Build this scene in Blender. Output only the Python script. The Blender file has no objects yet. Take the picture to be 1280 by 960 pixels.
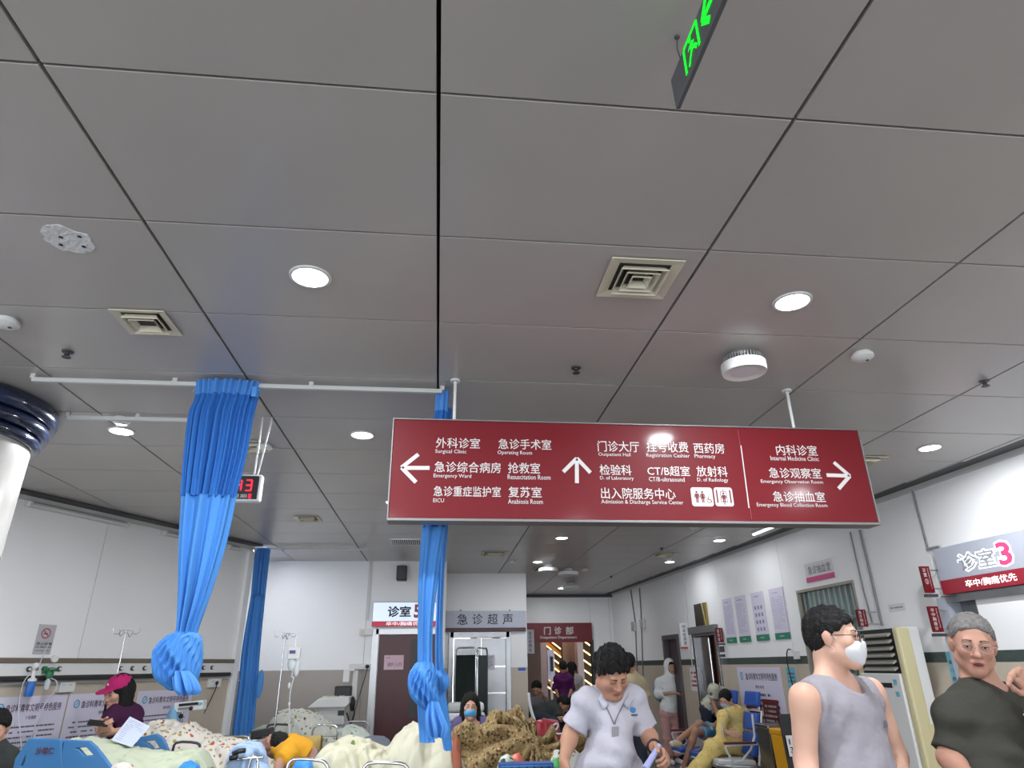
import bpy, math, random
import numpy as np
from mathutils import Vector, noise
random.seed(7)
C = bpy.context.scene.collection
sc = bpy.context.scene
# ---------------------------------------------------------------- camera
FPX, PIT, YAW, ROL, CH = 821.478, .405680, .109148, -.0129172, 1.55
def _cam():
    cy, sy, cp, sp = math.cos(YAW), math.sin(YAW), math.cos(PIT), math.sin(PIT)
    fw = np.array([sy*cp, cy*cp, sp]); r = np.array([cy, -sy, 0.]); u = np.cross(r, fw)
    cr, sr = math.cos(ROL), math.sin(ROL)
    return cr*r+sr*u, -sr*r+cr*u, fw
CR, CU, CF = _cam()
cd = bpy.data.cameras.new('camera'); cam = bpy.data.objects.new('camera', cd); C.objects.link(cam)
cd.sensor_width = 36; cd.lens = 36*FPX/1280; cd.clip_start = .05; cd.clip_end = 200
from mathutils import Matrix
cam.matrix_world = Matrix(((CR[0], CU[0], -CF[0], 0), (CR[1], CU[1], -CF[1], 0), (CR[2], CU[2], -CF[2], CH), (0, 0, 0, 1)))
sc.camera = cam
# ---------------------------------------------------------------- world and exposure
wd = bpy.data.worlds.new('world'); sc.world = wd; wd.use_nodes = True
wd.node_tree.nodes['Background'].inputs[0].default_value = (.86, .93, 1, 1)
wd.node_tree.nodes['Background'].inputs[1].default_value = 5.0
sc.view_settings.view_transform = 'Standard'; sc.view_settings.look = 'None'
sc.view_settings.gamma = 1; sc.view_settings.exposure = 0.12
CEIL = 3.05
LAMPW = 30.0          # watts of one downlight
LENS_E = 14.0
# ---------------------------------------------------------------- projection helpers (layout measured from the photograph)
def ray(px, py): return (px-640)/FPX*CR-(py-480)/FPX*CU+CF
def at(px, py, Y): d = ray(px, py); p = d*(Y/d[1]); return Vector((p[0], Y, p[2]+CH))
def atz(px, py, z=CEIL): d = ray(px, py); p = d*((z-CH)/d[2]); return Vector((p[0], p[1], z))
def V(*a): return Vector(a)
# ---------------------------------------------------------------- materials
def S(c):
    if isinstance(c, str):
        c = [int(c[i:i+2], 16)/255 for i in (0, 2, 4)]
        c = [x/12.92 if x <= .04045 else ((x+.055)/1.055)**2.4 for x in c]
    return (c[0], c[1], c[2], 1)
MATS = {}
def mat(name, col, rough=.6, metal=0, spec=.5, var=.0, vs=6, bump=0, bs=60, emit=None, es=0, coat=0, trans=0, alpha=1, tint=False, stretch=None, spots=None, sss=0, ior=0):
    if name in MATS or col is None: return MATS[name]
    m = bpy.data.materials.new(name); m.use_nodes = True; n = m.node_tree.nodes; l = m.node_tree.links
    b = n['Principled BSDF']; I = b.inputs
    I['Base Color'].default_value = S(col); I['Roughness'].default_value = rough; I['Metallic'].default_value = metal
    I['Specular IOR Level'].default_value = spec
    if ior: I['IOR'].default_value = ior
    if coat: I['Coat Weight'].default_value = coat; I['Coat Roughness'].default_value = .12
    if trans: I['Transmission Weight'].default_value = trans
    if alpha < 1: I['Alpha'].default_value = alpha
    if emit is not None: I['Emission Color'].default_value = S(emit); I['Emission Strength'].default_value = es
    if sss: I['Subsurface Weight'].default_value = sss; I['Subsurface Radius'].default_value = (.02, .008, .004); I['Subsurface Scale'].default_value = .5
    tc = n.new('ShaderNodeTexCoord'); co = tc.outputs['Object']
    if stretch:
        mp = n.new('ShaderNodeMapping'); mp.inputs['Scale'].default_value = stretch; l.new(co, mp.inputs[0]); co = mp.outputs[0]
    cur = None
    if tint:
        a = n.new('ShaderNodeAttribute'); a.attribute_name = 'tint'
        cur = a.outputs['Color']
    def basecol():
        rgb = n.new('ShaderNodeRGB'); rgb.outputs[0].default_value = S(col); return rgb.outputs[0]
    def mix(fac, A, B, mode='MIX'):
        x = n.new('ShaderNodeMix'); x.data_type = 'RGBA'; x.blend_type = mode
        if isinstance(fac, float): x.inputs[0].default_value = fac
        else: l.new(fac, x.inputs[0])
        for k, q in ((6, A), (7, B)):
            if isinstance(q, tuple): x.inputs[k].default_value = q
            else: l.new(q, x.inputs[k])
        return x.outputs[2]
    if spots:
        cur = cur or basecol()
        for (sc_, rad, thr, c) in spots:
            v = n.new('ShaderNodeTexVoronoi'); v.inputs['Scale'].default_value = sc_
            nz = n.new('ShaderNodeTexNoise'); nz.inputs['Scale'].default_value = sc_*2.2; l.new(co, nz.inputs['Vector'])
            ad = n.new('ShaderNodeVectorMath'); ad.operation = 'MULTIPLY_ADD'; l.new(nz.outputs['Color'], ad.inputs[0]); ad.inputs[1].default_value = (.5/sc_,)*3; l.new(co, ad.inputs[2])
            l.new(ad.outputs[0], v.inputs['Vector'])
            lt = n.new('ShaderNodeMath'); lt.operation = 'LESS_THAN'; l.new(v.outputs['Distance'], lt.inputs[0]); lt.inputs[1].default_value = rad
            sp = n.new('ShaderNodeSeparateColor'); l.new(v.outputs['Color'], sp.inputs[0])
            g = n.new('ShaderNodeMath'); g.operation = 'GREATER_THAN'; l.new(sp.outputs[0], g.inputs[0]); g.inputs[1].default_value = thr
            mu = n.new('ShaderNodeMath'); mu.operation = 'MULTIPLY'; l.new(lt.outputs[0], mu.inputs[0]); l.new(g.outputs[0], mu.inputs[1])
            cur = mix(mu.outputs[0], cur, S(c))
    if var:
        nz = n.new('ShaderNodeTexNoise'); nz.inputs['Scale'].default_value = vs; nz.inputs['Detail'].default_value = 5; l.new(co, nz.inputs['Vector'])
        mr = n.new('ShaderNodeMapRange'); mr.inputs[1].default_value = .3; mr.inputs[2].default_value = .7; mr.inputs[3].default_value = 1-var; mr.inputs[4].default_value = 1+var*.5
        l.new(nz.outputs[0], mr.inputs[0])
        cb = n.new('ShaderNodeCombineColor'); [l.new(mr.outputs[0], cb.inputs[i]) for i in range(3)]
        cur = mix(1.0, cur or basecol(), cb.outputs[0], 'MULTIPLY')
        mr2 = n.new('ShaderNodeMapRange'); mr2.inputs[3].default_value = max(.02, rough-.12*min(1, var*5)); mr2.inputs[4].default_value = min(1, rough+.1*min(1, var*5)); l.new(nz.outputs[0], mr2.inputs[0]); l.new(mr2.outputs[0], I['Roughness'])
    if cur is not None: l.new(cur, I['Base Color'])
    if bump:
        nz = n.new('ShaderNodeTexNoise'); nz.inputs['Scale'].default_value = bs; l.new(co, nz.inputs['Vector'])
        bp = n.new('ShaderNodeBump'); bp.inputs['Strength'].default_value = bump; bp.inputs['Distance'].default_value = .02; l.new(nz.outputs[0], bp.inputs['Height']); l.new(bp.outputs[0], I['Normal'])
    MATS[name] = m; return m
M_ceil = mat('ceiling_panel_paint', (.45, .425, .405), .34, 0, .5, var=.05, vs=1.3, coat=.12)
M_gap = mat('dark_joint', (.003, .003, .003), .9)
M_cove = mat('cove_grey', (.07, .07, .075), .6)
M_wall = mat('white_wall_panel', 'EEEEEE', .4, 0, .45, var=.03, vs=1.2)
M_beige = mat('beige_wall_panel', 'BFB3A2', .4, var=.06, vs=3)
M_dgrey = mat('taupe_wall_panel', 'A29A92', .4, var=.05, vs=3)
M_band = mat('green_stone_band', '3E4B46', .35, var=.3, vs=25)
M_seam = mat('wall_seam', (.25, .25, .26), .8)
M_white = mat('white_plastic', 'DCDCDA', .4)
M_cream = mat('cream_plastic', 'D6D0BC', .45, var=.04)
M_trim = mat('white_trim', 'C9C9C6', .4)
M_steel = mat('stainless_steel', (.30, .30, .305), .25, 1, var=.15, vs=4, bump=.15, bs=3)
M_chrome = mat('chrome', (.65, .65, .66), .2, 1)
M_alu = mat('aluminium', (.55, .55, .55), .4, .8)
M_black = mat('black_plastic', (.012, .012, .013), .45)
M_dark = mat('dark_grey', (.05, .05, .055), .5)
M_maroon = mat('maroon_acrylic', (.145, .005, .010), .5, 0, .2, coat=.2)
M_maroon2 = mat('maroon_paint', (.15, .012, .02), .5)
M_letter = mat('white_lettering', (.58, .55, .54), .5)
M_silver = mat('silver_sign', 'AEB2BE', .35, .1)
M_door = mat('maroon_door', (.075, .012, .016), .4, var=.1, vs=3, stretch=(6, 6, .6))
M_ink = mat('dark_ink', (.03, .03, .04), .6)
M_paper = mat('white_paper', 'DAD8DC', .6)
M_lilac = mat('lilac_poster', 'D2CDDE', .5)
M_blue = mat('blue_curtain', (.07, .25, .62), .75, 0, .2, var=.05, vs=3)
M_net = mat('blue_net', (.035, .15, .46), .85, 0, .1)
M_blue2 = mat('blue_curtain_band', (.085, .27, .65), .75, 0, .2)
M_red = mat('red_plastic', (.45, .015, .03), .4)
M_green = mat('green_strip', (.02, .2, .12), .5)
M_skin = mat('skin', 'C89A80', .5, 0, .35, tint=True, sss=.08)
M_hair = mat('black_hair', (.006, .0055, .0055), .6, 0, .25, bump=.5, bs=160)
M_floor = mat('floor_granite', (.13, .125, .12), .3, var=.15, vs=30)
M_bedblue = mat('bed_blue', (.05, .19, .42), .4)
# ---------------------------------------------------------------- mesh builder
OFF = {}
def finish(me, name, parent):
    o = bpy.data.objects.new(name, me); C.objects.link(o)
    if parent is not None: o.parent = parent; OFF[o.name] = OFF[parent.name]
    return o
class MB:
    def __init__(s): s.V = []; s.F = []; s.many = True
    def add(s, vs, fs):
        n = len(s.V); s.V += [tuple(v) for v in vs]; s.F += [tuple(i+n for i in f) for f in fs]; return s
    def obox(s, c, ax, h):
        c = Vector(c); A = [Vector(a)*k for a, k in zip(ax, h)]
        vs = [c+A[0]*i+A[1]*j+A[2]*k for i in (-1, 1) for j in (-1, 1) for k in (-1, 1)]
        return s.add(vs, [(0, 1, 3, 2), (4, 6, 7, 5), (0, 4, 5, 1), (2, 3, 7, 6), (0, 2, 6, 4), (1, 5, 7, 3)])
    def box(s, x0, x1, y0, y1, z0, z1):
        return s.obox(((x0+x1)/2, (y0+y1)/2, (z0+z1)/2), ((1, 0, 0), (0, 1, 0), (0, 0, 1)), (abs(x1-x0)/2, abs(y1-y0)/2, abs(z1-z0)/2))
    def fbox(s, fr, u0, u1, v0, v1, n0, n1):
        O, U, Vv, N = fr
        return s.obox(O+U*((u0+u1)/2)+Vv*((v0+v1)/2)+N*((n0+n1)/2), (U, Vv, N), (abs(u1-u0)/2, abs(v1-v0)/2, abs(n1-n0)/2))
    def cyl(s, a, b, ra, rb=None, n=12):
        rb = ra if rb is None else rb; a = Vector(a); b = Vector(b); d = (b-a).normalized()
        x = d.orthogonal().normalized(); y = d.cross(x)
        vs = [c+x*(r*math.cos(t))+y*(r*math.sin(t)) for c, r in ((a, ra), (b, rb)) for t in [2*math.pi*i/n for i in range(n)]]
        fs = [(i, (i+1) % n, n+(i+1) % n, n+i) for i in range(n)]+[tuple(range(n))[::-1], tuple(range(n, 2*n))]
        return s.add(vs, fs)
    def tube(s, pts, r, n=8, closed=False, smooth=0):
        P = [Vector(p) for p in pts]
        for _ in range(smooth):
            Q = [P[0]] if not closed else []
            for i in range(len(P)-(0 if closed else 1)):
                a, b = P[i], P[(i+1) % len(P)]; Q += [a.lerp(b, .25), a.lerp(b, .75)]
            if not closed: Q.append(P[-1])
            P = Q
        m = len(P); vs = []; ref = None
        for i in range(m):
            if closed: d = (P[(i+1) % m]-P[i-1])
            else: d = P[min(i+1, m-1)]-P[max(i-1, 0)]
            d = d.normalized() if d.length > 1e-9 else Vector((0, 0, 1))
            x = (ref-d*ref.dot(d)) if ref is not None else d.orthogonal()
            if x.length < 1e-4: x = d.orthogonal()
            x.normalize(); ref = x; y = d.cross(x)
            rr = r[min(i, len(r)-1)] if isinstance(r, (list, tuple)) else r
            vs += [P[i]+x*(rr*math.cos(t))+y*(rr*math.sin(t)) for t in [2*math.pi*k/n for k in range(n)]]
        fs = []
        for i in range(m if closed else m-1):
            j = (i+1) % m
            fs += [(i*n+k, i*n+(k+1) % n, j*n+(k+1) % n, j*n+k) for k in range(n)]
        if not closed: fs += [tuple(range(n))[::-1], tuple((m-1)*n+k for k in range(n))]
        return s.add(vs, fs)
    def ball(s, c, r, n=12, m=8, ax=None):
        r = (r, r, r) if not isinstance(r, (tuple, list)) else r; c = Vector(c)
        ax = ax or (V(1, 0, 0), V(0, 1, 0), V(0, 0, 1)); vs = [c-ax[2]*r[2]]
        for j in range(1, m):
            p = -math.pi/2+math.pi*j/m
            vs += [c+ax[0]*(r[0]*math.cos(p)*math.cos(2*math.pi*i/n))+ax[1]*(r[1]*math.cos(p)*math.sin(2*math.pi*i/n))+ax[2]*(r[2]*math.sin(p)) for i in range(n)]
        vs.append(c+ax[2]*r[2]); t = len(vs)-1
        fs = [(0, 1+(i+1) % n, 1+i) for i in range(n)]
        for j in range(m-2): fs += [(1+j*n+i, 1+j*n+(i+1) % n, 1+(j+1)*n+(i+1) % n, 1+(j+1)*n+i) for i in range(n)]
        b = 1+(m-2)*n; fs += [(b+i, b+(i+1) % n, t) for i in range(n)]
        return s.add(vs, fs)
    def lathe(s, c, prof, n=32, ax=None):
        c = Vector(c); X, Y, Z = ax or (V(1, 0, 0), V(0, 1, 0), V(0, 0, 1)); vs = []; m = len(prof)
        for r, z in prof: vs += [c+X*(r*math.cos(2*math.pi*i/n))+Y*(r*math.sin(2*math.pi*i/n))+Z*z for i in range(n)]
        fs = [(j*n+i, j*n+(i+1) % n, (j+1)*n+(i+1) % n, (j+1)*n+i) for j in range(m-1) for i in range(n)]
        fs += [tuple(range(n))[::-1], tuple((m-1)*n+i for i in range(n))]
        return s.add(vs, fs)
    def grid(s, fn, nu, nv, closeu=False):
        vs = [fn(i/(nu if closeu else nu-1), j/(nv-1)) for j in range(nv) for i in range(nu)]
        fs = [(j*nu+i, j*nu+(i+1) % nu, (j+1)*nu+(i+1) % nu, (j+1)*nu+i) for j in range(nv-1) for i in range(nu if closeu else nu-1)]
        return s.add(vs, fs)
    def prism(s, pts, off):
        n = len(pts); P = [Vector(p) for p in pts]; off = Vector(off)
        return s.add(P+[p+off for p in P], [tuple(range(n))[::-1], tuple(range(n, 2*n))]+[(i, (i+1) % n, n+(i+1) % n, n+i) for i in range(n)])
    def text(s, fr, t, u0, u1, v0, v1, off=.002, bold=.006, rot=0, shear=0, thick=0):
        vs, fs = text_geo(t, bold); O, U, Vv, N = fr
        if rot == -90: vs = [(y, 1-x) for x, y in vs]
        if rot == 90: vs = [(1-y, x) for x, y in vs]
        P = [O+U*(u0+(u1-u0)*(x+shear*y))+Vv*(v0+(v1-v0)*y)+N*off for x, y in vs]
        if (u1-u0)*(v1-v0) < 0: fs = [f[::-1] for f in fs]
        return s.add(P, fs)
    def vtext(s, fr, chars, u0, u1, vtop, vbot, **k):
        k['bold'] = .006
        h = (vtop-vbot)/len(chars)
        for i, ch in enumerate(chars): s.text(fr, ch, u0, u1, vtop-h*(i+.92), vtop-h*(i+.08), **k)
        return s
    def lines(s, fr, u0, u1, vtop, vbot, rows, off=.002, seed=0, dens=.8, fill=.45):
        R = random.Random(seed); h = (vtop-vbot)/rows; O, U, Vv, N = fr
        for r in range(rows):
            u = u0+(.05*(u1-u0) if R.random() < .3 else 0); end = u1-(u1-u0)*(R.random()*.5 if R.random() < .35 else R.random()*.05)
            while u < end:
                w = min(end-u, (u1-u0)*(.02+.05*R.random()))
                if R.random() < dens:
                    a, b = vtop-h*(r+.5+fill/2), vtop-h*(r+.5-fill/2)
                    s.add([O+U*u+Vv*a+N*off, O+U*(u+w)+Vv*a+N*off, O+U*(u+w)+Vv*b+N*off, O+U*u+Vv*b+N*off], [(0, 1, 2, 3)])
                u += w*1.12
        return s
    def build(s, name, m, parent=None, smooth=False, bevel=0, solid=0, sub=0, root=False):
        me = bpy.data.meshes.new(name); off = Vector((0, 0, 0))
        if parent is not None: off = OFF[parent.name]
        elif root:
            A = np.array(s.V); lo, hi = A.min(0), A.max(0); off = Vector(((lo[0]+hi[0])/2, (lo[1]+hi[1])/2, lo[2]))
        me.from_pydata([(v[0]-off[0], v[1]-off[1], v[2]-off[2]) for v in s.V], [], s.F); me.materials.append(m)
        if smooth:
            me.polygons.foreach_set('use_smooth', [True]*len(me.polygons))
            if smooth == 2: me.set_sharp_from_angle(angle=.7)
        me.update(); o = finish(me, name, parent)
        if parent is None: o.location = off; OFF[o.name] = off
        if name in ('text_lines', 'foot_lettering', 'title_lettering') or (name == 'lettering' and parent is not None and s.many): o['kind'] = 'stuff'
        if bevel: b = o.modifiers.new('bevel', 'BEVEL'); b.width = bevel; b.segments = 2; b.limit_method = 'ANGLE'
        if solid: b = o.modifiers.new('solid', 'SOLIDIFY'); b.thickness = solid; b.offset = 0
        if sub: b = o.modifiers.new('sub', 'SUBSURF'); b.levels = sub; b.render_levels = sub
        return o
TG = {}
def text_geo(t, bold):
    k = (t, bold)
    if k in TG: return TG[k]
    cu = bpy.data.curves.new('glyphs', 'FONT'); cu.body = t; cu.size = 1; cu.offset = bold; cu.resolution_u = 2; cu.fill_mode = 'FRONT'
    o = bpy.data.objects.new('glyphs', cu); me = bpy.data.meshes.new_from_object(o)
    vs = np.array([v.co[:2] for v in me.vertices]) if len(me.vertices) else np.zeros((1, 2)); fs = [tuple(p.vertices) for p in me.polygons]
    bpy.data.objects.remove(o); bpy.data.curves.remove(cu); bpy.data.meshes.remove(me)
    lo, hi = vs.min(0), vs.max(0); vs = (vs-lo)/np.maximum(hi-lo, 1e-6)
    TG[k] = ([tuple(v) for v in vs], fs); return TG[k]
def thing(name, label, cat, loc, group=None):
    o = bpy.data.objects.new(name, None); C.objects.link(o); o.location = loc; o.empty_display_size = .1
    OFF[o.name] = Vector(loc); return tag(o, label, cat, group)
def tag(o, label, cat, group=None, kind=None):
    o['label'] = label; o['category'] = cat
    if group: o['group'] = group
    if kind: o['kind'] = kind
    return o
def struct(o, label=None):
    o['kind'] = 'structure'
    if label: o['label'] = label
    return o
def frame_y(Y, sgn=-1):      # vertical plane facing the camera (normal -Y); u = x, v = z
    return (V(0, Y, 0), V(1, 0, 0), V(0, 0, 1), V(0, sgn, 0))
# ---------------------------------------------------------------- wall frames
RX0, RK = 4.66, -.045
_d = V(RK, 1, 0).normalized()
def rx(Y): return RX0+RK*Y
FR = (V(RX0, 0, 0), -_d, V(0, 0, 1), V(-_d.y, _d.x, 0))   # right wall: u runs towards the camera, u = -distance
def ru(Y): return -Y*math.sqrt(1+RK*RK)
def rpx(px, py):            # pixel on the right wall -> (u, z)
    d = ray(px, py); t = RX0/(d[0]-RK*d[1]); p = d*t; return ru(p[1]), p[2]+CH
LA, LB = V(-3.8, 6.27, 0), V(-2.72, 8.5, 0); LT = (LB-LA).normalized(); LN = V(LT.y, -LT.x, 0)
FL = (LA, LT, V(0, 0, 1), LN)
def lpx(px, py):
    d = ray(px, py); s = (LA.x*LN.x+LA.y*LN.y)/(d[0]*LN.x+d[1]*LN.y); p = V(*(d*s)); return (p.xy-LA.xy).dot(LT.xy), p.z+CH
def ypx(px, py, Y): p = at(px, py, Y); return p.x, p.z
def wall(name, fr, u0, u1, z1, bands, seams, holes=(), thick=.12, z0=0, side=None, gap=.006):
    """backing slab plus proud panels; bands = [(ztop, material)], seams = panel joints, holes = (ua, ub, za, zb)"""
    us = sorted({u0, u1, *[h[0] for h in holes], *[h[1] for h in holes]}); zs = sorted({z0, z1, *[h[2] for h in holes], *[h[3] for h in holes]})
    b = MB()
    inh = lambda u, z: any(h[0]-1e-4 < u < h[1]+1e-4 and h[2]-1e-4 < z < h[3]+1e-4 for h in holes)
    for i in range(len(us)-1):
        for j in range(len(zs)-1):
            if not inh((us[i]+us[i+1])/2, (zs[j]+zs[j+1])/2): b.fbox(fr, us[i], us[i+1], zs[j], zs[j+1], -thick, -.012)
    o = struct(b.build(name, M_seam))
    U = sorted({u0, u1, *[s for s in seams if u0 < s < u1]})
    prev = z0
    for zt, m in bands:
        for i in range(len(U)-1):
            a, c = U[i], U[i+1]; g0 = gap/2 if i else 0; g1 = gap/2 if i < len(U)-2 else 0
            uu = sorted({a, c, *[x for h in holes for x in h[:2] if a < x < c]}); zz = sorted({prev, zt, *[x for h in holes for x in h[2:] if prev < x < zt]})
            p = MB()
            for k in range(len(uu)-1):
                for q in range(len(zz)-1):
                    if not inh((uu[k]+uu[k+1])/2, (zz[q]+zz[q+1])/2):
                        p.fbox(fr, uu[k]+(g0 if k == 0 else 0), uu[k+1]-(g1 if k == len(uu)-2 else 0), zz[q]+(.002 if q == 0 else 0), zz[q+1], -.012, 0)
            if p.V: p.build('panel', m, o)
        prev = zt
    return o
# ---------------------------------------------------------------- ceiling
PX0, PDX, PY0, PDY = -2.173, 1.0637, 1.4037, .67925
cl = MB(); cl.box(-6.6, 4.9, -6.5, 15.8, CEIL+.03, CEIL+.12); ceiling = struct(cl.build('ceiling', M_gap))
gx, gy = .0062, .0042
shared = {}
for i in range(-4, 7):
    for j in range(-4, 21):
        x0, x1, y0, y1 = PX0+PDX*i+gx, PX0+PDX*(i+1)-gx, PY0+PDY*j+gy, PY0+PDY*(j+1)-gy
        lim = rx((y0+y1)/2)-.2
        if x0 > lim: continue
        clip = x1 > lim
        # nothing of the ceiling is seen behind the slanting left wall
        if (V(x1, y0, 0)-LA).dot(LN) < -.3 and y0 < 9: continue
        if y0 > 10.6 and x1 < .1: continue
        if y0 > 12 and x1 < 1.5: continue
        if clip: x1 = lim
        key = 'clip%d' % j if clip else 'full'
        if key not in shared:
            w, d = (x1-x0)/2, (y1-y0)/2; c = .0015
            vs = [(sx*w, sy*d, .03) for sx, sy in ((-1, -1), (1, -1), (1, 1), (-1, 1))]+[(sx*w, sy*d, c) for sx, sy in ((-1, -1), (1, -1), (1, 1), (-1, 1))]+[(sx*(w-c), sy*(d-c), 0) for sx, sy in ((-1, -1), (1, -1), (1, 1), (-1, 1))]
            fs = [(8, 11, 10, 9)]+[(a+k, a+(k+1) % 4, a+4+(k+1) % 4, a+4+k) for a in (0, 4) for k in range(4)]
            me = bpy.data.meshes.new('panel'); me.from_pydata(vs, [], [f[::-1] for f in fs]); me.materials.append(M_ceil)
            import bmesh
            bm = bmesh.new(); bm.from_mesh(me); bmesh.ops.recalc_face_normals(bm, faces=bm.faces[:])
            bot = min(bm.faces, key=lambda f: f.calc_center_median().z)
            if bot.normal.z > 0: bmesh.ops.reverse_faces(bm, faces=bm.faces[:])
            bm.to_mesh(me); bm.free(); shared[key] = me
        o = bpy.data.objects.new('panel', shared[key]); C.objects.link(o); o.parent = ceiling
        o.location = (Vector(((x0+x1)/2, (y0+y1)/2, CEIL))-OFF[ceiling.name])
# plain ceiling behind the camera
MB().box(-6.5, 4.8, -6.4, PY0+PDY*-4-.004, CEIL, CEIL+.03).build('panel', M_ceil, ceiling)
# dark coves along the walls
cv = MB()
cv.prism([V(rx(-6)-.2, -6, CEIL+.012), V(rx(15.6)-.2, 15.6, CEIL+.012), V(rx(15.6), 15.6, CEIL+.012), V(rx(-6), -6, CEIL+.012)], V(0, 0, .015)); struct(cv.build('trim_1', M_cove))
def lw(u, n=0): return LA+LT*u+LN*n
cv = MB(); a, b = lw(-5, 0), lw(3.1, 0); c, d = lw(3.1, .16), lw(-5, .16)
cv.prism([V(p.x, p.y, CEIL-.002) for p in (a, b, c, d)], V(0, 0, -.02)); struct(cv.build('trim_2', M_cove))
cv = MB().box(1.5, 4.0, 15.5, 15.6, CEIL-.06, CEIL-.001); struct(cv.build('trim_3', M_cove))
cv = MB().fbox(FR, ru(15.5), ru(-5), CEIL-.035, CEIL+.01, .0, .02); struct(cv.build('trim_4', M_trim))
cv = MB().fbox(FL, -5, 3.08, CEIL-.06, CEIL-.02, .0, .03); struct(cv.build('trim_5', M_trim))
# ---------------------------------------------------------------- floor
fl = MB().box(-7, 5.2, -6.5, 26, -.1, 0); floor = struct(fl.build('floor', M_floor))
for i in range(4):
    for j in range(9):
        x0 = 1.0+i*.8; y0 = 8.0+j*.8
        if x0+.8 < rx(y0): MB().box(x0+.003, x0+.797, y0+.003, y0+.797, .0, .004).build('tile', M_floor, floor)
# ---------------------------------------------------------------- walls
ZB0, ZB1 = 1.535, 1.62
wb = [(ZB0, M_beige), (ZB1, M_band), (CEIL, M_wall)]
h_s3 = (rpx(1191, 790)[0], rpx(1230, 790)[0], 0, 2.02); h_win = (ru(7.92), ru(6.8), 1.15, 2.35)
h_d2 = (ru(12.52), ru(11.78), 0, 2.02); h_d3 = (ru(11.15), ru(10.24), 0, 2.02)
wall_right = wall('wall_right', FR, ru(15.6), ru(-6), CEIL, wb, [rpx(893, 703)[0], rpx(972, 690)[0], rpx(1141, 611)[0], ru(3.6), ru(2), ru(14.3)], [h_s3, h_win, h_d2, h_d3])
wall_left = wall('wall_left', FL, -9, 3.1, CEIL, [(1.5, M_beige), (CEIL, M_wall)], [-1.4, .95, lpx(262, 700)[0]])
ret = MB(); ret.box(-2.62, -2.44, 9.06, 9.12, 0, CEIL); ret.box(-2.9, -2.8, 9.0, 10.5, 0, CEIL); struct(ret.build('wall_recess', M_wall))
YB, YU, YF = 10.45, 11.85, 15.6
FB, FU, FF = frame_y(YB), frame_y(YU), frame_y(YF)
d5l, d5r = ypx(470, 789, YB)[0], .02
wall_back = wall('wall_back', FB, -2.85, .1, CEIL, [(1.53, M_dgrey), (CEIL, M_wall)], [ypx(461, 730, YB)[0]], [(d5l, d5r, 0, 2.05)])
MB().box(.02, .1, YB+.12, YU, 0, CEIL).build('panel', M_wall, wall_back)
usl, usr = .2, 1.2
wall_us = wall('wall_ultrasound', FU, .1, 1.5, CEIL, [(1.53, M_beige), (CEIL, M_wall)], [], [(usl, usr, 0, 2.06)])
MB().box(1.38, 1.5, YU+.12, YF+.1, 0, CEIL).build('panel', M_wall, wall_us)
wall_far = wall('wall_far', FF, 1.5, 3.96, CEIL, wb, [ypx(737, 760, YF)[0], ypx(761, 760, YF)[0]], [(1.6, 3.42, 0, 2.04)])
b = MB(); b.box(-8.6, 5, -6.4, -6.3, 2.6, CEIL)      # unseen rear wall, opened between posts: gaps invented to admit daylight as fill
for x in (-8.5, -6.3, -4.1, -1.9, .3, 2.5, 4.8): b.box(x-.06, x+.06, -6.4, -6.3, 0, 2.6)
struct(b.build('wall_rear', M_wall))
pt = bpy.data.lights.new('added_opening_portal', 'AREA'); pt.shape = 'RECTANGLE'; pt.size = 13.4; pt.size_y = 2.6; pt.cycles.is_portal = True; po = bpy.data.objects.new('added_opening_portal', pt); C.objects.link(po); po.location = (-1.85, -6.36, 1.3); po.rotation_euler = (math.radians(-90), 0, math.pi)  # sampling portal for sky light through the invented rear opening
o = MB().box(-8.6, -8.4, -6.4, -1, 0, CEIL); struct(o.build('wall_side', M_wall))
# wall cap strips at the dado of the left wall
struct(MB().fbox(FL, -5, 3.08, 1.455, 1.475, 0, .03).build('trim_6', M_trim))
# ---------------------------------------------------------------- downlights
def downlight(p, label, r=.072, group='recessed ceiling downlights', seen=True, zc=CEIL):
    pw = (.22 if p[1] > 6.5 else 1.0) if abs(rx(p[1])-p[0]) < 1.3 else (1.35 if p[0] < -1.4 and p[1] < 7 else (.46 if p[1] > 7.5 else 1.))
    t = thing('ceiling_light', label, 'light', (p[0], p[1], zc), group if not seen else None)
    c = V(p[0], p[1], zc)
    MB().lathe(c, [(r, .0), (r+.014, -.002), (r+.012, -.008), (r, -.010), (r-.002, -.004)], 32).build('bezel', M_white, t, smooth=2)
    MB().lathe(c, [(r-.001, .0), (r-.001, -.009), (r*.8, -.013), (.002, -.015)], 32).build('diffuser', mat('lamp_lens', 'FFFFFF', .5, emit='F4F8FF', es=LENS_E), t, smooth=True)
    ld = bpy.data.lights.new('lamp', 'AREA'); ld.shape = 'DISK'; ld.size = r*2; ld.energy = LAMPW; ld.energy *= pw; ld.color = (.93, .96, 1)
    lo = bpy.data.objects.new('lamp', ld); C.objects.link(lo); lo.parent = t; lo.location = (0, 0, -.018)
    return t
DL = [((388, 345), 'round white downlight in the ceiling above the blue curtains, largest on the left'), ((990, 376), 'round downlight right of the square vent and above the ribbed lamp'),
      ((152, 538), 'oval-looking downlight beside the dark blue column capital'), ((453, 543), 'downlight just left of the maroon hanging sign'),
      ((1162, 559), 'downlight to the right of the maroon hanging sign near the right wall'), ((332, 686), 'small downlight above the third blue curtain'),
      ((492, 627), 'downlight half hidden by the lower left corner of the maroon sign'), ((702, 672), 'bright small downlight under the middle of the maroon sign'),
      ((672, 702), 'small far downlight beside the first far ribbed lamp'), ((702, 735), 'farthest tiny downlight near the outpatient doorway'),
      ((899, 675), 'small downlight below the sign close to the right wall'), ((837, 702), 'far small downlight beside the faint vent near the right wall')]
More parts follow.
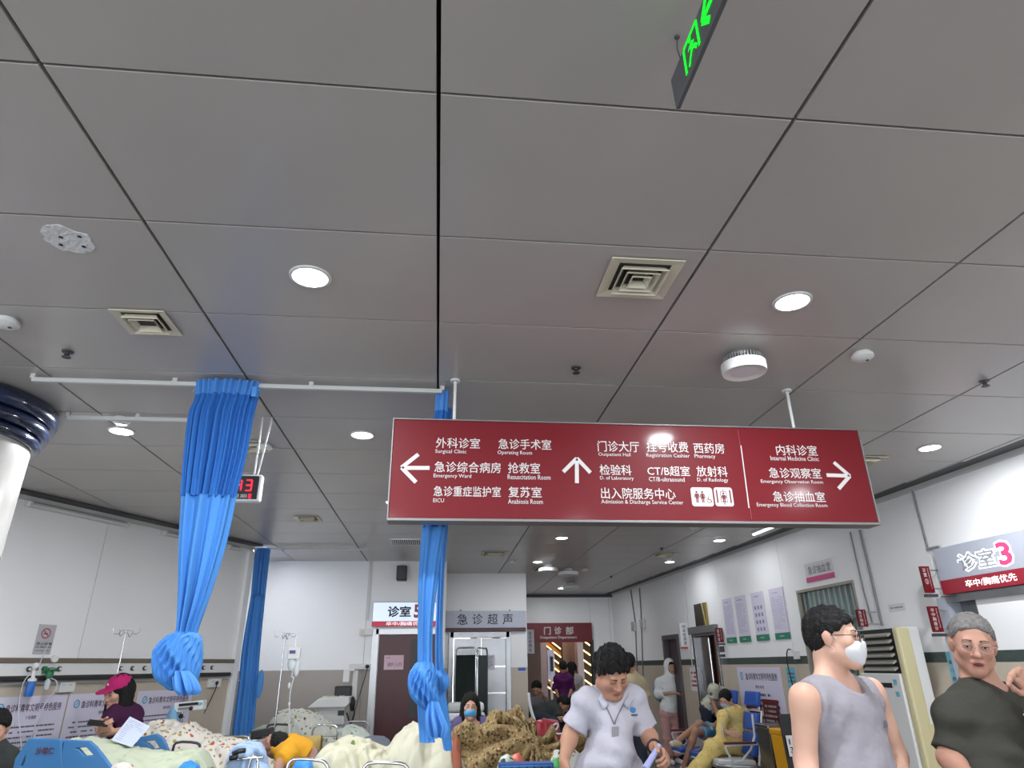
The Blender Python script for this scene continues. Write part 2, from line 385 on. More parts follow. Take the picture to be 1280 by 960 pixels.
for (px, py), lb in DL: downlight(atz(px, py), lb)
for p in [(-3.4, 3.2), (-.6, -.9), (1.6, -.9), (3.4, -1.0), (-2.8, -1), (-.6, -3.6), (1.6, -3.6), (3.4, -3.6), (3.4, .9), (-3.2, .9)]:
    downlight(p, 'recessed downlight in the ceiling behind the viewpoint', seen=False)
# ---------------------------------------------------------------- ceiling vents
def vent(corners, label, rings=4, name='ceiling_vent', m=M_cream):
    P = [atz(*c) for c in corners]; x0 = min(p.x for p in P); x1 = max(p.x for p in P); y0 = min(p.y for p in P); y1 = max(p.y for p in P)
    c = V((x0+x1)/2, (y0+y1)/2, CEIL); w = (x1-x0)/2; h = (y1-y0)/2
    t = thing(name, label, 'vent', c)
    def ring(w0, h0, w1, h1, za, zb, b):
        vs = [c+V(sx*w0, sy*h0, za) for sx, sy in ((-1, -1), (1, -1), (1, 1), (-1, 1))]+[c+V(sx*w1, sy*h1, zb) for sx, sy in ((-1, -1), (1, -1), (1, 1), (-1, 1))]
        vs += [v+V(0, 0, .006) for v in vs]
        fs = []
        for k in range(4):
            a, b2 = k, (k+1) % 4
            fs += [(a, a+4, b2+4, b2), (a+8, b2+8, b2+12, a+12), (a, b2, b2+8, a+8), (a+4, a+12, b2+12, b2+4)]
        b.add(vs, fs)
    b = MB(); ring(w, h, w*.72, h*.72, -.012, -.004, b); b.build('frame', m, t)
    MB().obox(c+V(0, 0, -.0008), ((1, 0, 0), (0, 1, 0), (0, 0, 1)), (w*.73, h*.73, .0006)).build('duct', M_black, t)
    for k in range(rings-1):
        f = .66-.19*k; b = MB(); ring(w*f, h*f, w*(f-.12), h*(f-.12), -.028, -.004, b); b.build('vane', m, t)
    return t
vent([(765, 320), (857, 324), (825, 371), (746, 367)], 'square cream ceiling diffuser with nested vanes above the maroon sign')
vent([(137, 386), (205, 387), (226, 416), (164, 415)], 'square ceiling diffuser left of the tall blue curtain, above the rail', 3)
vent([(372, 645), (398, 645), (403, 651), (373, 651)], 'small far ceiling diffuser between the clock and the sign', 3)
vent([(1072, 569), (1098, 570), (1085, 582), (1060, 582)], 'pale ceiling diffuser peeping out at the right end of the sign', 3)
vent([(604, 689), (636, 689), (628, 695), (600, 695)], 'faint far diffuser in the ceiling right of the blue curtains', 3)
vent([(668, 709), (703, 709), (699, 714), (662, 714)], 'far square vent right behind a ribbed round lamp', 3)
vent([(822, 690), (843, 690), (838, 695), (815, 695)], 'faint far ceiling diffuser near the right wall', 3)
vent([(312, 550), (326, 550), (322, 563), (308, 563)], 'small vent above the red digital clock', 3)
# black louvre grille
P = [atz(493, 671), atz(520, 671), atz(521, 683), atz(497, 683)]; c = (P[0]+P[2])/2
t = thing('ceiling_grille', 'dark slotted return air grille in the ceiling above the speaker', 'grille', c)
gw, gh = .19, .21
MB().obox(c+V(0, 0, -.003), ((1, 0, 0), (0, 1, 0), (0, 0, 1)), (gw, gh, .002)).build('backing', M_black, t)
b = MB()
for s_ in (-1, 1): b.obox(c+V(s_*gw, 0, -.006), ((1, 0, 0), (0, 1, 0), (0, 0, 1)), (.012, gh+.012, .006)); b.obox(c+V(0, s_*gh, -.006), ((1, 0, 0), (0, 1, 0), (0, 0, 1)), (gw, .012, .006))
b.build('frame', M_alu, t)
for k in range(13): MB().obox(c+V(-gw+.03+k*(2*gw-.06)/12, 0, -.008), (V(.8, 0, .6), (0, 1, 0), V(-.6, 0, .8)), (.006, gh, .002)).build('slat', M_alu, t)
# ---------------------------------------------------------------- ribbed round lamps, detectors, sprinklers
def ufo(px, py, r, label):
    p = atz(px, py); c = V(p.x, p.y, CEIL); t = thing('ribbed_ceiling_lamp', label, 'lamp', c)
    MB().lathe(c, [(r*.42, -.001), (r*.42, -.03)], 20).build('mount', M_white, t, smooth=2)
    for k in range(40):
        a = 2*math.pi*k/40; MB().obox(c+V(math.cos(a)*r*.6, math.sin(a)*r*.6, -.035), (V(math.cos(a), math.sin(a), 0), V(-math.sin(a), math.cos(a), 0), V(0, 0, 1)), (r*.28, .0022, .016)).build('fin', M_alu, t) if r > .1 and py < 500 else None
    MB().lathe(c, [(r*.9, -.05), (r, -.056), (r, -.098), (r*.96, -.108), (r*.9, -.104)], 40).build('housing', M_white, t, smooth=2)
    MB().lathe(c, [(r*.9, -.085), (r*.9, -.103), (.01, -.106)], 36).build('diffuser', M_paper, t, smooth=2)
ufo(927, 443, .114, 'unlit white round lamp with ribbed heat sink, largest, above the sign')
ufo(685, 706, .16, 'far unlit round ribbed lamp overlapping the small far vent')
ufo(710, 711, .17, 'far unlit round ribbed lamp to the right of the one at the vent')
ufo(714, 729, .17, 'farthest unlit round lamp before the outpatient wall')
def detector(px, py, label, r=.055):
    p = atz(px, py); t = thing('smoke_detector', label, 'detector', p)
    MB().lathe(p, [(r*.8, -.001), (r*.8, -.012), (r, -.014), (r, -.028), (r*.7, -.04), (.003, -.042)], 24).build('body', M_white, t, smooth=2)
    MB().obox(p+V(r*.4, 0, -.043), ((1, 0, 0), (0, 1, 0), (0, 0, 1)), (.006, .006, .002)).build('indicator', M_dark, t)
for a in [(1077, 441, 'small round white smoke detector on the ceiling near the right wall'), (9, 399, 'smoke detector at the left edge of the ceiling'), (731, 711, 'tiny far smoke detector on the ceiling beyond the ribbed lamps'),
          (640, 701, 'small far detector above the ultrasound sign'), (867, 657, 'small white ceiling device just under the sign'), (152, 522, 'small ceiling sensor just above the downlight near the column'),
          (331, 556, 'small white disc on the ceiling beside the clock rods')]: detector(*a)
def sprinkler(px, py, label):
    p = atz(px, py); t = thing('sprinkler_head', label, 'sprinkler', p)
    MB().lathe(p, [(.028, -.001), (.026, -.008), (.01, -.009), (.009, -.018), (.013, -.020), (.006, -.023)], 14).build('body', M_dark, t, smooth=2)
    MB().lathe(p, [(.006, -.032), (.022, -.033), (.020, -.036)], 14).build('deflector', M_dark, t)
    for s_ in (-1, 1): MB().cyl(p+V(s_*.011, 0, -.02), p+V(s_*.007, 0, -.034), .003, n=6).build('arm', M_dark, t)
for a in [(85, 439, 'black sprinkler head left of the tall curtain'), (720, 459, 'black sprinkler head above the middle of the maroon sign'), (1230, 476, 'black sprinkler head on the joint near the right edge'),
          (827, 685, 'tiny black sprinkler head next to the faint vent at right'), (764, 720, 'tiny far sprinkler head above the outpatient doorway'), (354, 685, 'tiny black sprinkler above the third curtain rail')]: sprinkler(*a)
# scraped white patch with four holes
p = atz(87, 300); t = thing('ceiling_patch', 'rough white filler patch with screw holes on the ceiling at left', 'patch', p)
R = random.Random(3); ring = [p+V(.085*math.cos(a)*(1+.18*R.uniform(-1, 1)), .085*math.sin(a)*(1+.18*R.uniform(-1, 1)), -.003) for a in [2*math.pi*k/22 for k in range(22)]]
MB().prism(ring, V(0, 0, .004)).build('filler', mat('plaster', 'E2E2E4', .8, var=.12, vs=25, bump=.5, bs=50), t)
for dx, dy in ((-.045, .03), (.05, -.03), (.035, .035), (-.02, -.02)): MB().cyl(p+V(dx, dy, -.0045), p+V(dx, dy, -.0030), .008, n=10).build('hole', M_black, t)
# ---------------------------------------------------------------- hanging directional sign
YS = 3.44
xl, xr_, zt, zb_ = -.271, 2.388, 2.786, 2.252
FS = frame_y(YS-.05)
t = thing('hanging_sign', 'long maroon directional sign hanging from the ceiling with white arrows and room names', 'sign', ((xl+xr_)/2, YS, zb_))
MB().box(xl, xr_, YS-.05, YS+.05, zb_, zt).build('face_panel', M_maroon, t, bevel=.003)
xm = ypx(932, 600, YS-.05)[0]
MB().box(xm-.0012, xm+.0012, YS-.0508, YS-.0495, zb_+.012, zt-.012).build('joint', mat('joint_red', (.3, .05, .06), .5), t)
b = MB(); b.box(xl-.004, xr_+.004, YS-.055, YS+.055, zb_-.014, zb_); b.box(xl-.004, xr_+.004, YS-.055, YS+.055, zt, zt+.008)
b.box(xl-.008, xl, YS-.055, YS+.055, zb_-.014, zt+.008); b.box(xr_, xr_+.008, YS-.055, YS+.055, zb_-.014, zt+.008); b.build('frame', M_alu, t, bevel=.002); bpy.data.objects[[o.name for o in t.children if o.name.startswith('frame')][0]].data.materials[0] = mat('sign_frame_grey', (.22, .21, .21), .45, .5)
for px, py in ((569, 476), (983, 488)):
    q = atz(px, py); b = MB(); b.cyl((q.x, YS, zt+.008), (q.x, YS, CEIL-.005), .009); b.build('hanging_rod', M_white, t, smooth=2)
    MB().cyl((q.x, YS, CEIL-.012), (q.x, YS, CEIL-.0005), .028, n=16).build('rosette', M_white, t)
def sg(b, s_, x0, x1, y0, y1, tilt=1, bold=.006):  # pixel box (top y0, bottom y1) on the sign
    YY = YS-.05; a = ypx((x0+x1)/2, y0, YY); c = ypx((x0+x1)/2, y1, YY)
    b = MB(); b.many = False; b.text(FS, s_, ypx(x0, (y0+y1)/2, YY)[0], ypx(x1, (y0+y1)/2, YY)[0], c[1], a[1], bold=bold); b.build('lettering', M_letter, t)
b = MB()
for a in [('外科诊室', 545, 600, 547.5, 560.5), ('急诊手术室', 623, 689, 549, 562), ('急诊综合病房', 543, 626, 577.5, 591), ('抢救室', 635, 675, 578.5, 592), ('急诊重症监护室', 542, 626, 608, 621), ('复苏室', 635.5, 677, 608.5, 622),
          ('门诊大厅', 747, 799, 551.5, 565), ('挂号收费', 808, 860, 552, 565.5), ('西药房', 867, 905, 554, 567), ('检验科', 749.5, 789, 581, 594), ('CT/B超室', 809, 862, 582.5, 595), ('放射科', 870.5, 909, 583, 596),
          ('出入院服务中心', 751, 844, 610, 624), ('内科诊室', 970, 1021, 556.5, 569.5), ('急诊观察室', 961, 1026, 585, 598), ('急诊抽血室', 966, 1031, 614.5, 627.5)]: sg(b, *a)
for a in [('Surgical Clinic', 544, 583, 562, 568), ('Operating Room', 622, 665, 563.5, 569.5), ('Emergency Ward', 542, 589, 592.5, 598.5), ('Resuscitation Room', 634.5, 688, 593.5, 599.5), ('EICU', 541.5, 555, 623, 628), ('Anabiosis Room', 635, 678.5, 624, 630),
          ('Outpatient Hall', 748, 788, 566, 571.5), ('Registration Cashier', 808, 862, 567, 573), ('Pharmacy', 868, 894, 568, 574), ('D. of Laboratory', 750, 792, 595.5, 601), ('CT/B-ultrasound', 811, 855.5, 596.5, 602), ('D. of Radiology', 871.5, 910, 597.5, 603.5),
          ('Admission & Discharge Service Center', 751.5, 854, 625, 631.5), ('Internal Medicine Clinic', 963, 1023, 570.5, 576), ('Emergency Observation Room', 951, 1028.5, 600, 605.5), ('Emergency Blood Collection Room', 946, 1034, 629, 635)]: sg(b, *a, bold=.005)
from mathutils.bvhtree import BVHTree
def onto(o, W, Q):
    me = o.data; off = OFF[o.name]; bv = BVHTree.FromPolygons([v.co+off for v in me.vertices], [tuple(p.vertices) for p in me.polygons])
    N, U, R_, F_ = Vector(W['neck']), Vector(Q['up']), Vector(Q['rt']), Vector(Q['fw'])
    def f(fu, fr, e=.004, ff=None):
        p = N-U*fu+R_*fr
        if ff is not None: return p+F_*ff
        h = bv.ray_cast(p+F_*.6, -F_)[0]; return (h if h is not None else p+F_*.15)+F_*e
    return f
def stroke(b, fr, pts, w, off):
    O, U, Vv, N = fr
    for (a, c) in zip(pts[:-1], pts[1:]):
        d = V(c[0]-a[0], c[1]-a[1], 0).normalized(); e = V(-d.y, d.x, 0)*w/2; P = [V(*a, 0)-e, V(*c, 0)-e, V(*c, 0)+e, V(*a, 0)+e]
        b.add([O+U*p.x+Vv*p.y+N*off for p in P], [(0, 1, 2, 3)])
YY = YS-.05
def spx(*pts): return [ypx(x, y, YY) for x, y in pts]
for shaft, head in ((((537, 585), (502, 585)), ((523, 568), (502, 584.5), (520, 603))), (((721, 604), (721, 572)), ((704, 590), (721, 573), (738, 591))), (((1033, 594), (1063, 595)), ((1042, 578), (1062, 595), (1048, 611)))):
    b = MB(); stroke(b, FS, spx(*shaft), .021, .002); stroke(b, FS, spx(*head), .021, .0024)
    b.build('arrow', M_letter, t)
b = MB(); stroke(b, FS, spx((926, 557), (936, 635)), .006, .002); b.build('divider_line', M_letter, t)
def rrect(fr, u0, u1, v0, v1, r, off, n=5):
    O, U, Vv, N = fr; P = []
    for cx, cy, a0 in ((u1-r, v1-r, 0), (u0+r, v1-r, 90), (u0+r, v0+r, 180), (u1-r, v0+r, 270)):
        for k in range(n+1): a = math.radians(a0+90*k/n); P.append(O+U*(cx+r*math.cos(a))+Vv*(cy+r*math.sin(a))+N*off)
    return P
for k, (x0, x1) in enumerate(((864, 891), (893, 916))):
    a = ypx(x0, 621, YY); c = ypx(x1, 621, YY); u0, u1 = a[0], c[0]; v0, v1 = a[1]-.052, a[1]+.052
    pl = MB().prism(rrect(FS, u0, u1, v0, v1, .015, .001), V(0, -.001, 0)).build('pictogram_plate', M_letter, t)
    b = MB(); w = u1-u0
    def fig(cx, h, skirt):
        O, U, Vv, N = FS; cy = v0+.02
        b.add([O+U*(cx+.006*math.cos(q))+Vv*(cy+h+.006*math.sin(q))+N*.003 for q in [math.pi*2*i/10 for i in range(10)]], [tuple(range(10))])
        if skirt: stroke(b, FS, [(cx, cy+h-.008), (cx, cy+h*.6)], .014, .003); b.add([O+U*(cx+x)+Vv*(cy+y)+N*.003 for x, y in ((-.013, h*.38), (.013, h*.38), (.006, h*.65), (-.006, h*.65))], [(0, 1, 2, 3)])
        else: stroke(b, FS, [(cx, cy+h-.008), (cx, cy+h*.38)], .017, .003)
        for s_ in (-1, 1): stroke(b, FS, [(cx+s_*.004, cy+h*.4), (cx+s_*.004, cy)], .0055, .003); stroke(b, FS, [(cx+s_*.009, cy+h-.01), (cx+s_*.013, cy+h*.5)], .004, .003)
    if k == 0:
        fig(u0+w*.26, .058, 0); fig(u0+w*.52, .058, 1)
        cx = u0+w*.8; stroke(b, FS, [(cx+.012*math.cos(q), v0+.032+.012*math.sin(q)) for q in [math.pi*(.7+1.3*i/8) for i in range(9)]], .003, .003); stroke(b, FS, [(cx-.003, v0+.055), (cx-.003, v0+.036), (cx+.01, v0+.036), (cx+.015, v0+.022)], .004, .003)
    else:
        for q in (.14, .86): stroke(b, FS, [(u0+w*q, v0+.018), (u0+w*q, v1-.014)], .008, .003)
        stroke(b, FS, [(u0+w*.34, v0+.024), (u0+w*.34, v1-.024), (u0+w*.66, v1-.024), (u0+w*.66, v0+.024), (u0+w*.34, v0+.024)], .003, .003)
        fig(u0+w*.5, .05, 0)
        for s_, v in ((1, v1-.018), (-1, v0+.016)): O, U, Vv, N = FS; b.add([O+U*(u0+w*.5+x)+Vv*(v+s_*y)+N*.003 for x, y in ((-.006, 0), (.006, 0), (0, .008))], [(0, 1, 2)])
    b.build('pictogram', M_maroon2, pl)
# ---------------------------------------------------------------- green exit sign (edge on, hanging parallel to the view)
EX = .57
t = thing('exit_sign', 'slim grey exit sign with glowing green running man hanging near the top edge', 'sign', (EX, 1.0, 2.87))
b = MB(); P = [V(EX, 1.235, 2.976), V(EX, 1.228, 2.868), V(EX, .90, 2.868), V(EX, .90, 2.976)]; b.prism(P, V(.012, 0, 0)); b.build('body', mat('exit_grey', (.09, .09, .1), .4), t, bevel=.002)
FE = (V(EX, 1.23, 2.868), V(0, -1, 0), V(0, 0, 1), V(-1, 0, 0)); b = MB()
Gm = mat('green_glow', (.0, .6, .02), .5, emit=(.0, .78, .02), es=1.0)
ex = lambda *p: [(.095+(u-.05)*1.25, .018+(v-.02)*1.18) for u, v in p]
stroke(b, FE, ex((.05, .02), (.05, .088), (.118, .088), (.118, .02)), .012, .0015)
stroke(b, FE, ex((.066, .022), (.078, .04), (.088, .05), (.098, .045), (.108, .03)), .012, .0017); stroke(b, FE, ex((.088, .05), (.084, .068)), .017, .0018); stroke(b, FE, ex((.07, .06), (.085, .066), (.1, .056)), .007, .0019)
hx, hy = ex((.083, .078))[0]; b.add([FE[0]+FE[1]*(hx+.008*math.cos(q))+FE[2]*(hy+.008*math.sin(q))+FE[3]*.002 for q in [math.pi*2*i/10 for i in range(10)]], [tuple(range(10))])
stroke(b, FE, [(.31, .058), (.215, .058)], .018, .0015); stroke(b, FE, [(.245, .096), (.208, .058), (.245, .02)], .018, .0017)
b.build('pictogram', Gm, t)
b = MB(); b.ball(V(EX, 1.16, CEIL-.004), (.007, .007, .006)); b.tube([V(EX, 1.16, CEIL-.004), V(EX-.002, 1.165, 3.01), V(EX+.006, 1.17, 2.976)], .0016, 6); b.build('hanging_wire', M_dark, t); MB().cyl((EX+.006, .95, 2.976), (EX+.006, .95, CEIL), .0022, n=6).build('hanging_wire', M_dark, t)
# ---------------------------------------------------------------- round column
ccx, ccy = -2.965, 3.95
t = thing('round_column', 'round pale marble column with a dark blue ringed capital at the left edge', 'column', (ccx, ccy, 0))
Mm = mat('pale_marble', 'AFACA8', .25, var=.3, vs=2.5, coat=.2); Mn = mat('navy_marble', (.012, .02, .055), .15, var=.5, vs=8, coat=.6)
MB().lathe((ccx, ccy, 0), [(.49, 0), (.49, 2.83)], 64).build('shaft', Mm, t, smooth=2)
pf = []
for z0, r0, h in ((2.79, .515, .07), (2.86, .545, .08), (2.94, .575, .10)):
    for k in range(9): a = -math.pi/2+math.pi*k/8; pf.append((r0+.028*math.cos(a)-.01, z0+h/2+h/2*math.sin(a)))
MB().lathe((ccx, ccy, 0), pf+[(.56, CEIL-.003)], 64).build('capital', Mn, t, smooth=2)
b = MB(); a0, a1 = -1.35, -.62
b.grid(lambda u, v: V(ccx+.496*math.cos(a0+(a1-a0)*u), ccy+.496*math.sin(a0+(a1-a0)*u), 1.55+.75*v), 12, 2); pn = b.build('notice_sheet', M_lilac, t, solid=.003)
b = MB()
for zz in (2.2, 2.02): b.grid(lambda u, v: V(ccx+.499*math.cos(a0+(a1-a0)*u), ccy+.499*math.sin(a0+(a1-a0)*u), zz+.05*v), 12, 2)
b.build('printed_band', mat('pink_print', 'C77FA8', .5), pn, solid=.002)
# ---------------------------------------------------------------- curtain rails
def rail(pa, pb, label, name='curtain_rail', z=CEIL-.035):
    t = thing(name, label, 'rail', (pa+pb)/2); a = V(pa.x, pa.y, z); c = V(pb.x, pb.y, z)
    d = (c-a).normalized(); e = V(-d.y, d.x, 0)
    MB().obox((a+c)/2, (d, e, V(0, 0, 1)), ((c-a).length/2, .012, .012)).build('track', M_trim, t, bevel=.003)
    n = max(2, int((c-a).length/.7)); 
    for k in range(n+1): q = a.lerp(c, k/n); MB().obox(q+V(0, 0, (CEIL-z)/2+.003), (d, e, V(0, 0, 1)), (.012, .008, (CEIL-z)/2-.004)).build('bracket', M_trim, t)
    return a, c
ra, rb = rail(V(-2.24, 3.53, 0), V(-.02, 3.53, 0), 'white curtain rail carrying the two nearest knotted curtains')
rail(V(-2.35, 4.13, 0), V(-1.52, 4.13, 0), 'white curtain rail behind the nearest one, starting at the column')
rail(V(-2.45, 9.13, 0), V(-1.0, 9.13, 0), 'far white curtain rail holding the third blue curtain')
# hooks / rings
def hooks(x0, x1, Y, n, t):
    for k in range(n):
        x = x0+(x1-x0)*k/(n-1); MB().tube([V(x, Y, CEIL-.045), V(x+.006, Y, CEIL-.06), V(x-.004, Y, CEIL-.072), V(x, Y, CEIL-.085)], .0018, 5).build('hook', M_white, t)
# ---------------------------------------------------------------- curtains
def loft(secs, nv, nt, k, seed=0, kf=1.0):
    """secs: (px left, px right, py, Y, depth, ripple, twist); returns fn(u,v)"""
    rows = []
    for (a, b_, y, Y, dp, rp, tw) in secs:
        p, q = at(a, y, Y), at(b_, y, Y); rows.append([(p.x+q.x)/2, Y, (p.z+q.z)/2, (q.x-p.x)/2, dp, rp, tw])
    A = np.array(rows); n = len(A); T = np.linspace(0, n-1, nv); B = np.zeros((nv, A.shape[1]))
    for c in range(A.shape[1]):       # catmull-rom through the sections
        P = np.concatenate([[2*A[0, c]-A[1, c]], A[:, c], [2*A[-1, c]-A[-2, c]]])
        for r, tt in enumerate(T):
            i = min(int(tt), n-2); f = tt-i; p0, p1, p2, p3 = P[i:i+4]
            B[r, c] = .5*(2*p1+(p2-p0)*f+(2*p0-5*p1+4*p2-p3)*f*f+(3*p1-p0-3*p2+p3)*f**3)
    R = random.Random(seed); ph = [R.uniform(0, 6.28) for _ in range(8)]
    def ring(r):
        cx, cy, cz, hw, hd, rp, tw = B[r]; out = []
        for i in range(nt):
            th = 2*math.pi*i/nt
            w = math.sin(k*th+ph[0]+tw)+.55*math.sin(k*.62*th+ph[1]+tw*1.7+r*.03)*1+.35*math.sin(k*1.7*th+ph[2]-tw)
            w = w*.5; w = math.copysign(abs(w)**.75, w) if tw < .05 else (1-2*abs(w)) if rp > .0085 and tw > .9 else w; s_ = rp*w
            x = cx+(hw-abs(rp)*.4+s_*.35)*math.cos(th); y = cy+(hd+s_)*math.sin(th)
            out.append(V(x, y, cz+.3*s_*math.sin(2*th+ph[3])*(1 if tw else 0)))
        return out
    return [ring(r) for r in range(nv)]
def rings_mesh(rs, r0, r1, cap=True):
    b = MB(); nt = len(rs[0]); n = r1-r0
    for r in range(r0, r1): b.V += [tuple(v) for v in rs[r]]
    for r in range(n-1): b.F += [(r*nt+i, r*nt+(i+1) % nt, (r+1)*nt+(i+1) % nt, (r+1)*nt+i) for i in range(nt)]
    if cap: b.F += [tuple(range(nt)), tuple((n-1)*nt+i for i in range(nt))[::-1]]
    return b
def folds(t, secs, nv, k, parts, nt=240, seed=0):
    rs = loft(secs, nv, nt, k, seed)
    for nm, f0, f1, m in parts:
        a, c = int(f0*(nv-1)), int(f1*(nv-1))+1; rings_mesh(rs, a, c).build(nm, m, t, smooth=True)
YC = 3.53
t = thing('privacy_curtain', 'big blue curtain tied in a knot hanging left of the digital clock', 'curtain', (at(250, 868, YC).x, YC, at(250, 868, YC).z))
folds(t, [(243, 329, 478, YC, .05, .022, 0), (242, 323, 500, YC, .055, .024, 0), (234, 318, 520, YC, .05, .03, 0), (228, 309, 570, YC, .05, .032, 0), (224, 296, 622, YC, .05, .034, .1)], 60, 26,
      [('header_tape', 0, .22, M_blue2), ('net_panel', .22, 1, M_net)], seed=2)
folds(t, [(224, 297, 620, YC, .052, .030, .1), (221, 284, 680, YC, .06, .034, .1), (221, 266, 740, YC, .06, .036, .2), (220, 249, 785, YC, .055, .035, .4), (218, 246, 800, YC, .05, .03, .8)], 70, 11, [('drape', 0, 1, M_blue)], seed=4)
folds(t, [(222, 243, 789, YC, .04, .010, 0), (209, 251, 796, YC-.02, .08, .022, 1.0), (195, 252, 812, YC-.03, .12, .026, 3.0), (192, 251, 830, YC-.03, .125, .028, 5.0), (195, 247, 848, YC-.03, .11, .026, 7.0), (210, 240, 862, YC-.02, .06, .02, 8)], 60, 10, [('knot', 0, 1, M_blue)], nt=160, seed=5)
folds(t, [(216, 236, 838, YC-.12, .03, .01, 0), (214, 246, 850, YC-.13, .04, .03, 0), (216, 251, 862, YC-.13, .045, .04, 0), (222, 249, 869, YC-.12, .03, .03, 0)], 26, 8, [('tail', 0, 1, M_blue2)], nt=120, seed=6)
b = MB(); a, c = at(318, 482, YC-.07), at(318, 497, YC-.07); b.obox((a+c)/2, ((1, 0, 0), (0, 1, 0), (0, 0, 1)), (.014, .006, .03)); b.build('tie_tab', M_blue2, t, bevel=.004)
hooks(at(245, 475, YC).x, at(325, 475, YC).x, YC, 14, t)
# curtain in the middle, front half
YC2 = 3.72
t = thing('privacy_curtain', 'middle blue curtain passing behind the maroon sign, tied low with a pleated tail', 'curtain', (at(540, 930, YC2).x, YC2, at(540, 930, YC2).z))
folds(t, [(544, 562, 489, YC2-.15, .03, .012, 0), (541, 560, 528, YC2-.1, .035, .014, 0), (530, 562, 600, YC2, .04, .016, 0), (527, 558, 660, YC2, .045, .018, 0)], 50, 9, [('header_tape', 0, .25, M_blue2), ('net_panel', .25, 1, M_net)], nt=140, seed=8)
folds(t, [(527, 560, 652, YC2, .045, .014, 0), (522, 549, 720, YC2, .045, .016, 0), (521, 543, 780, YC2, .045, .018, .2), (521, 542, 832, YC2, .04, .014, .3)], 50, 7, [('drape', 0, 1, M_blue)], nt=140, seed=9)
folds(t, [(523, 541, 826, YC2, .035, .008, 0), (513, 545, 838, YC2-.02, .08, .022, 1), (509, 546, 855, YC2-.03, .1, .026, 3), (513, 549, 873, YC2-.03, .09, .024, 5), (526, 551, 886, YC2-.02, .05, .018, 6.5)], 50, 9, [('knot', 0, 1, M_blue)], nt=150, seed=10)
folds(t, [(534, 548, 876, YC2-.1, .02, .006, 0), (530, 556, 895, YC2-.12, .04, .03, 0), (530, 562, 910, YC2-.12, .045, .04, 0), (535, 558, 922, YC2-.12, .03, .03, 0)], 26, 8, [('tail', 0, 1, M_blue2)], nt=120, seed=11)
folds(t, [(521, 540, 880, YC2+.02, .03, .012, 0), (522, 542, 900, YC2+.02, .03, .012, 0), (524, 545, 928, YC2+.02, .03, .014, 0)], 24, 5, [('lower_drape', 0, 1, M_blue)], nt=90, seed=12)
t = thing('privacy_curtain', 'narrow blue curtain just right of the middle one with a smaller knot', 'curtain', (at(566, 935, 3.95).x, 3.95, at(566, 935, 3.95).z))
folds(t, [(547, 567, 490, 3.9, .02, .01, 0), (546, 564, 540, 3.9, .02, .01, 0), (548, 562, 640, 3.95, .02, .012, 0), (546, 556, 720, 3.95, .03, .014, 0), (543, 554, 800, 3.95, .03, .014, 0), (543, 556, 845, 3.95, .03, .012, 0)], 60, 5, [('net_panel', 0, .4, M_net), ('drape', .4, 1, M_blue)], nt=100, seed=13)
folds(t, [(544, 556, 836, 3.95, .02, .005, 0), (542, 561, 845, 3.93, .05, .01, 1), (543, 562, 856, 3.93, .05, .01, 2), (545, 557, 866, 3.94, .03, .008, 3)], 30, 8, [('knot', 0, 1, M_blue)], nt=100, seed=14)
folds(t, [(542, 556, 858, 3.97, .02, .01, 0), (546, 562, 895, 3.97, .025, .012, 0), (554, 566, 938, 3.97, .025, .014, 0)], 30, 5, [('lower_drape', 0, 1, M_blue)], nt=90, seed=15)
YC3 = 9.13
t = thing('privacy_curtain', 'far straight blue curtain hanging at the corner of the left wall', 'curtain', (at(306, 918, YC3).x, YC3, at(306, 918, YC3).z))
folds(t, [(320, 339, 686, YC3, .05, .02, 0), (317, 337, 700, YC3, .06, .03, 0), (313, 332, 745, YC3, .06, .03, 0)], 30, 14, [('header_tape', 0, .3, M_blue2), ('net_panel', .3, 1, M_blue2)], nt=160, seed=16)
folds(t, [(313, 332, 745, YC3, .06, .03, 0), (302, 326, 810, YC3, .07, .04, 0), (298, 323, 850, YC3, .07, .04, 0), (289, 318, 920, YC3, .08, .04, 0)], 50, 9, [('drape', 0, 1, M_blue)], nt=160, seed=17)
hooks(at(320, 684, YC3).x, at(338, 684, YC3).x, YC3, 6, t)
MB().ball(at(325, 855, YC3-.15), (.04, .03, .16), 12, 10).build('tie_strap', M_blue2, t, smooth=True)
# ---------------------------------------------------------------- digital clock
YK = 4.14
t = thing('digital_clock', 'black digital wall clock with red digits hanging on two white rods', 'clock', (-1.13, YK, 2.33))
p0, p1 = at(290, 594, YK), at(325, 628, YK); x0, x1, z0, z1 = p0.x-.18, p1.x, p1.z, p0.z
MB().box(x0, x1, YK-.03, YK+.03, z0, z1).build('case', M_white, t, bevel=.012)
MB().box(x0+.012, x1-.014, YK-.036, YK-.028, z0+.012, z1-.012).build('screen', M_black, t, bevel=.004)
FK = frame_y(YK-.037); Mr = mat('red_led', (.5, 0, .01), .5, emit=(.9, .015, .03), es=2.2)
def seg(b, u, v, w, h, on, th=.009):
    P = {'a': ((0, 1), (1, 1)), 'b': ((1, 1), (1, .5)), 'c': ((1, .5), (1, 0)), 'd': ((0, 0), (1, 0)), 'e': ((0, .5), (0, 0)), 'f': ((0, 1), (0, .5)), 'g': ((0, .5), (1, .5))}
    for s_ in on: (a, c_), (d, e) = P[s_]; stroke(b, FK, [(u+a*w, v+c_*h), (u+d*w, v+e*h)], th, .002)
b = MB(); u4 = at(302, 607, YK).x; u3 = at(310, 607, YK).x; v = at(310, 615, YK).z; hh = .065
seg(b, u4-.022, v, .032, hh, 'fgbc'); seg(b, u3, v, .032, hh, 'abgcd'); v2 = at(316, 624, YK).z; seg(b, u3+.024, v2-.002, .012, .024, 'abcdef', .005); b.build('red_digits', Mr, t)
b = MB(); b.text(FK, '星期', u4-.03, u3+.012, v2-.002, v2+.022, .002); b.build('lettering', M_letter, t)
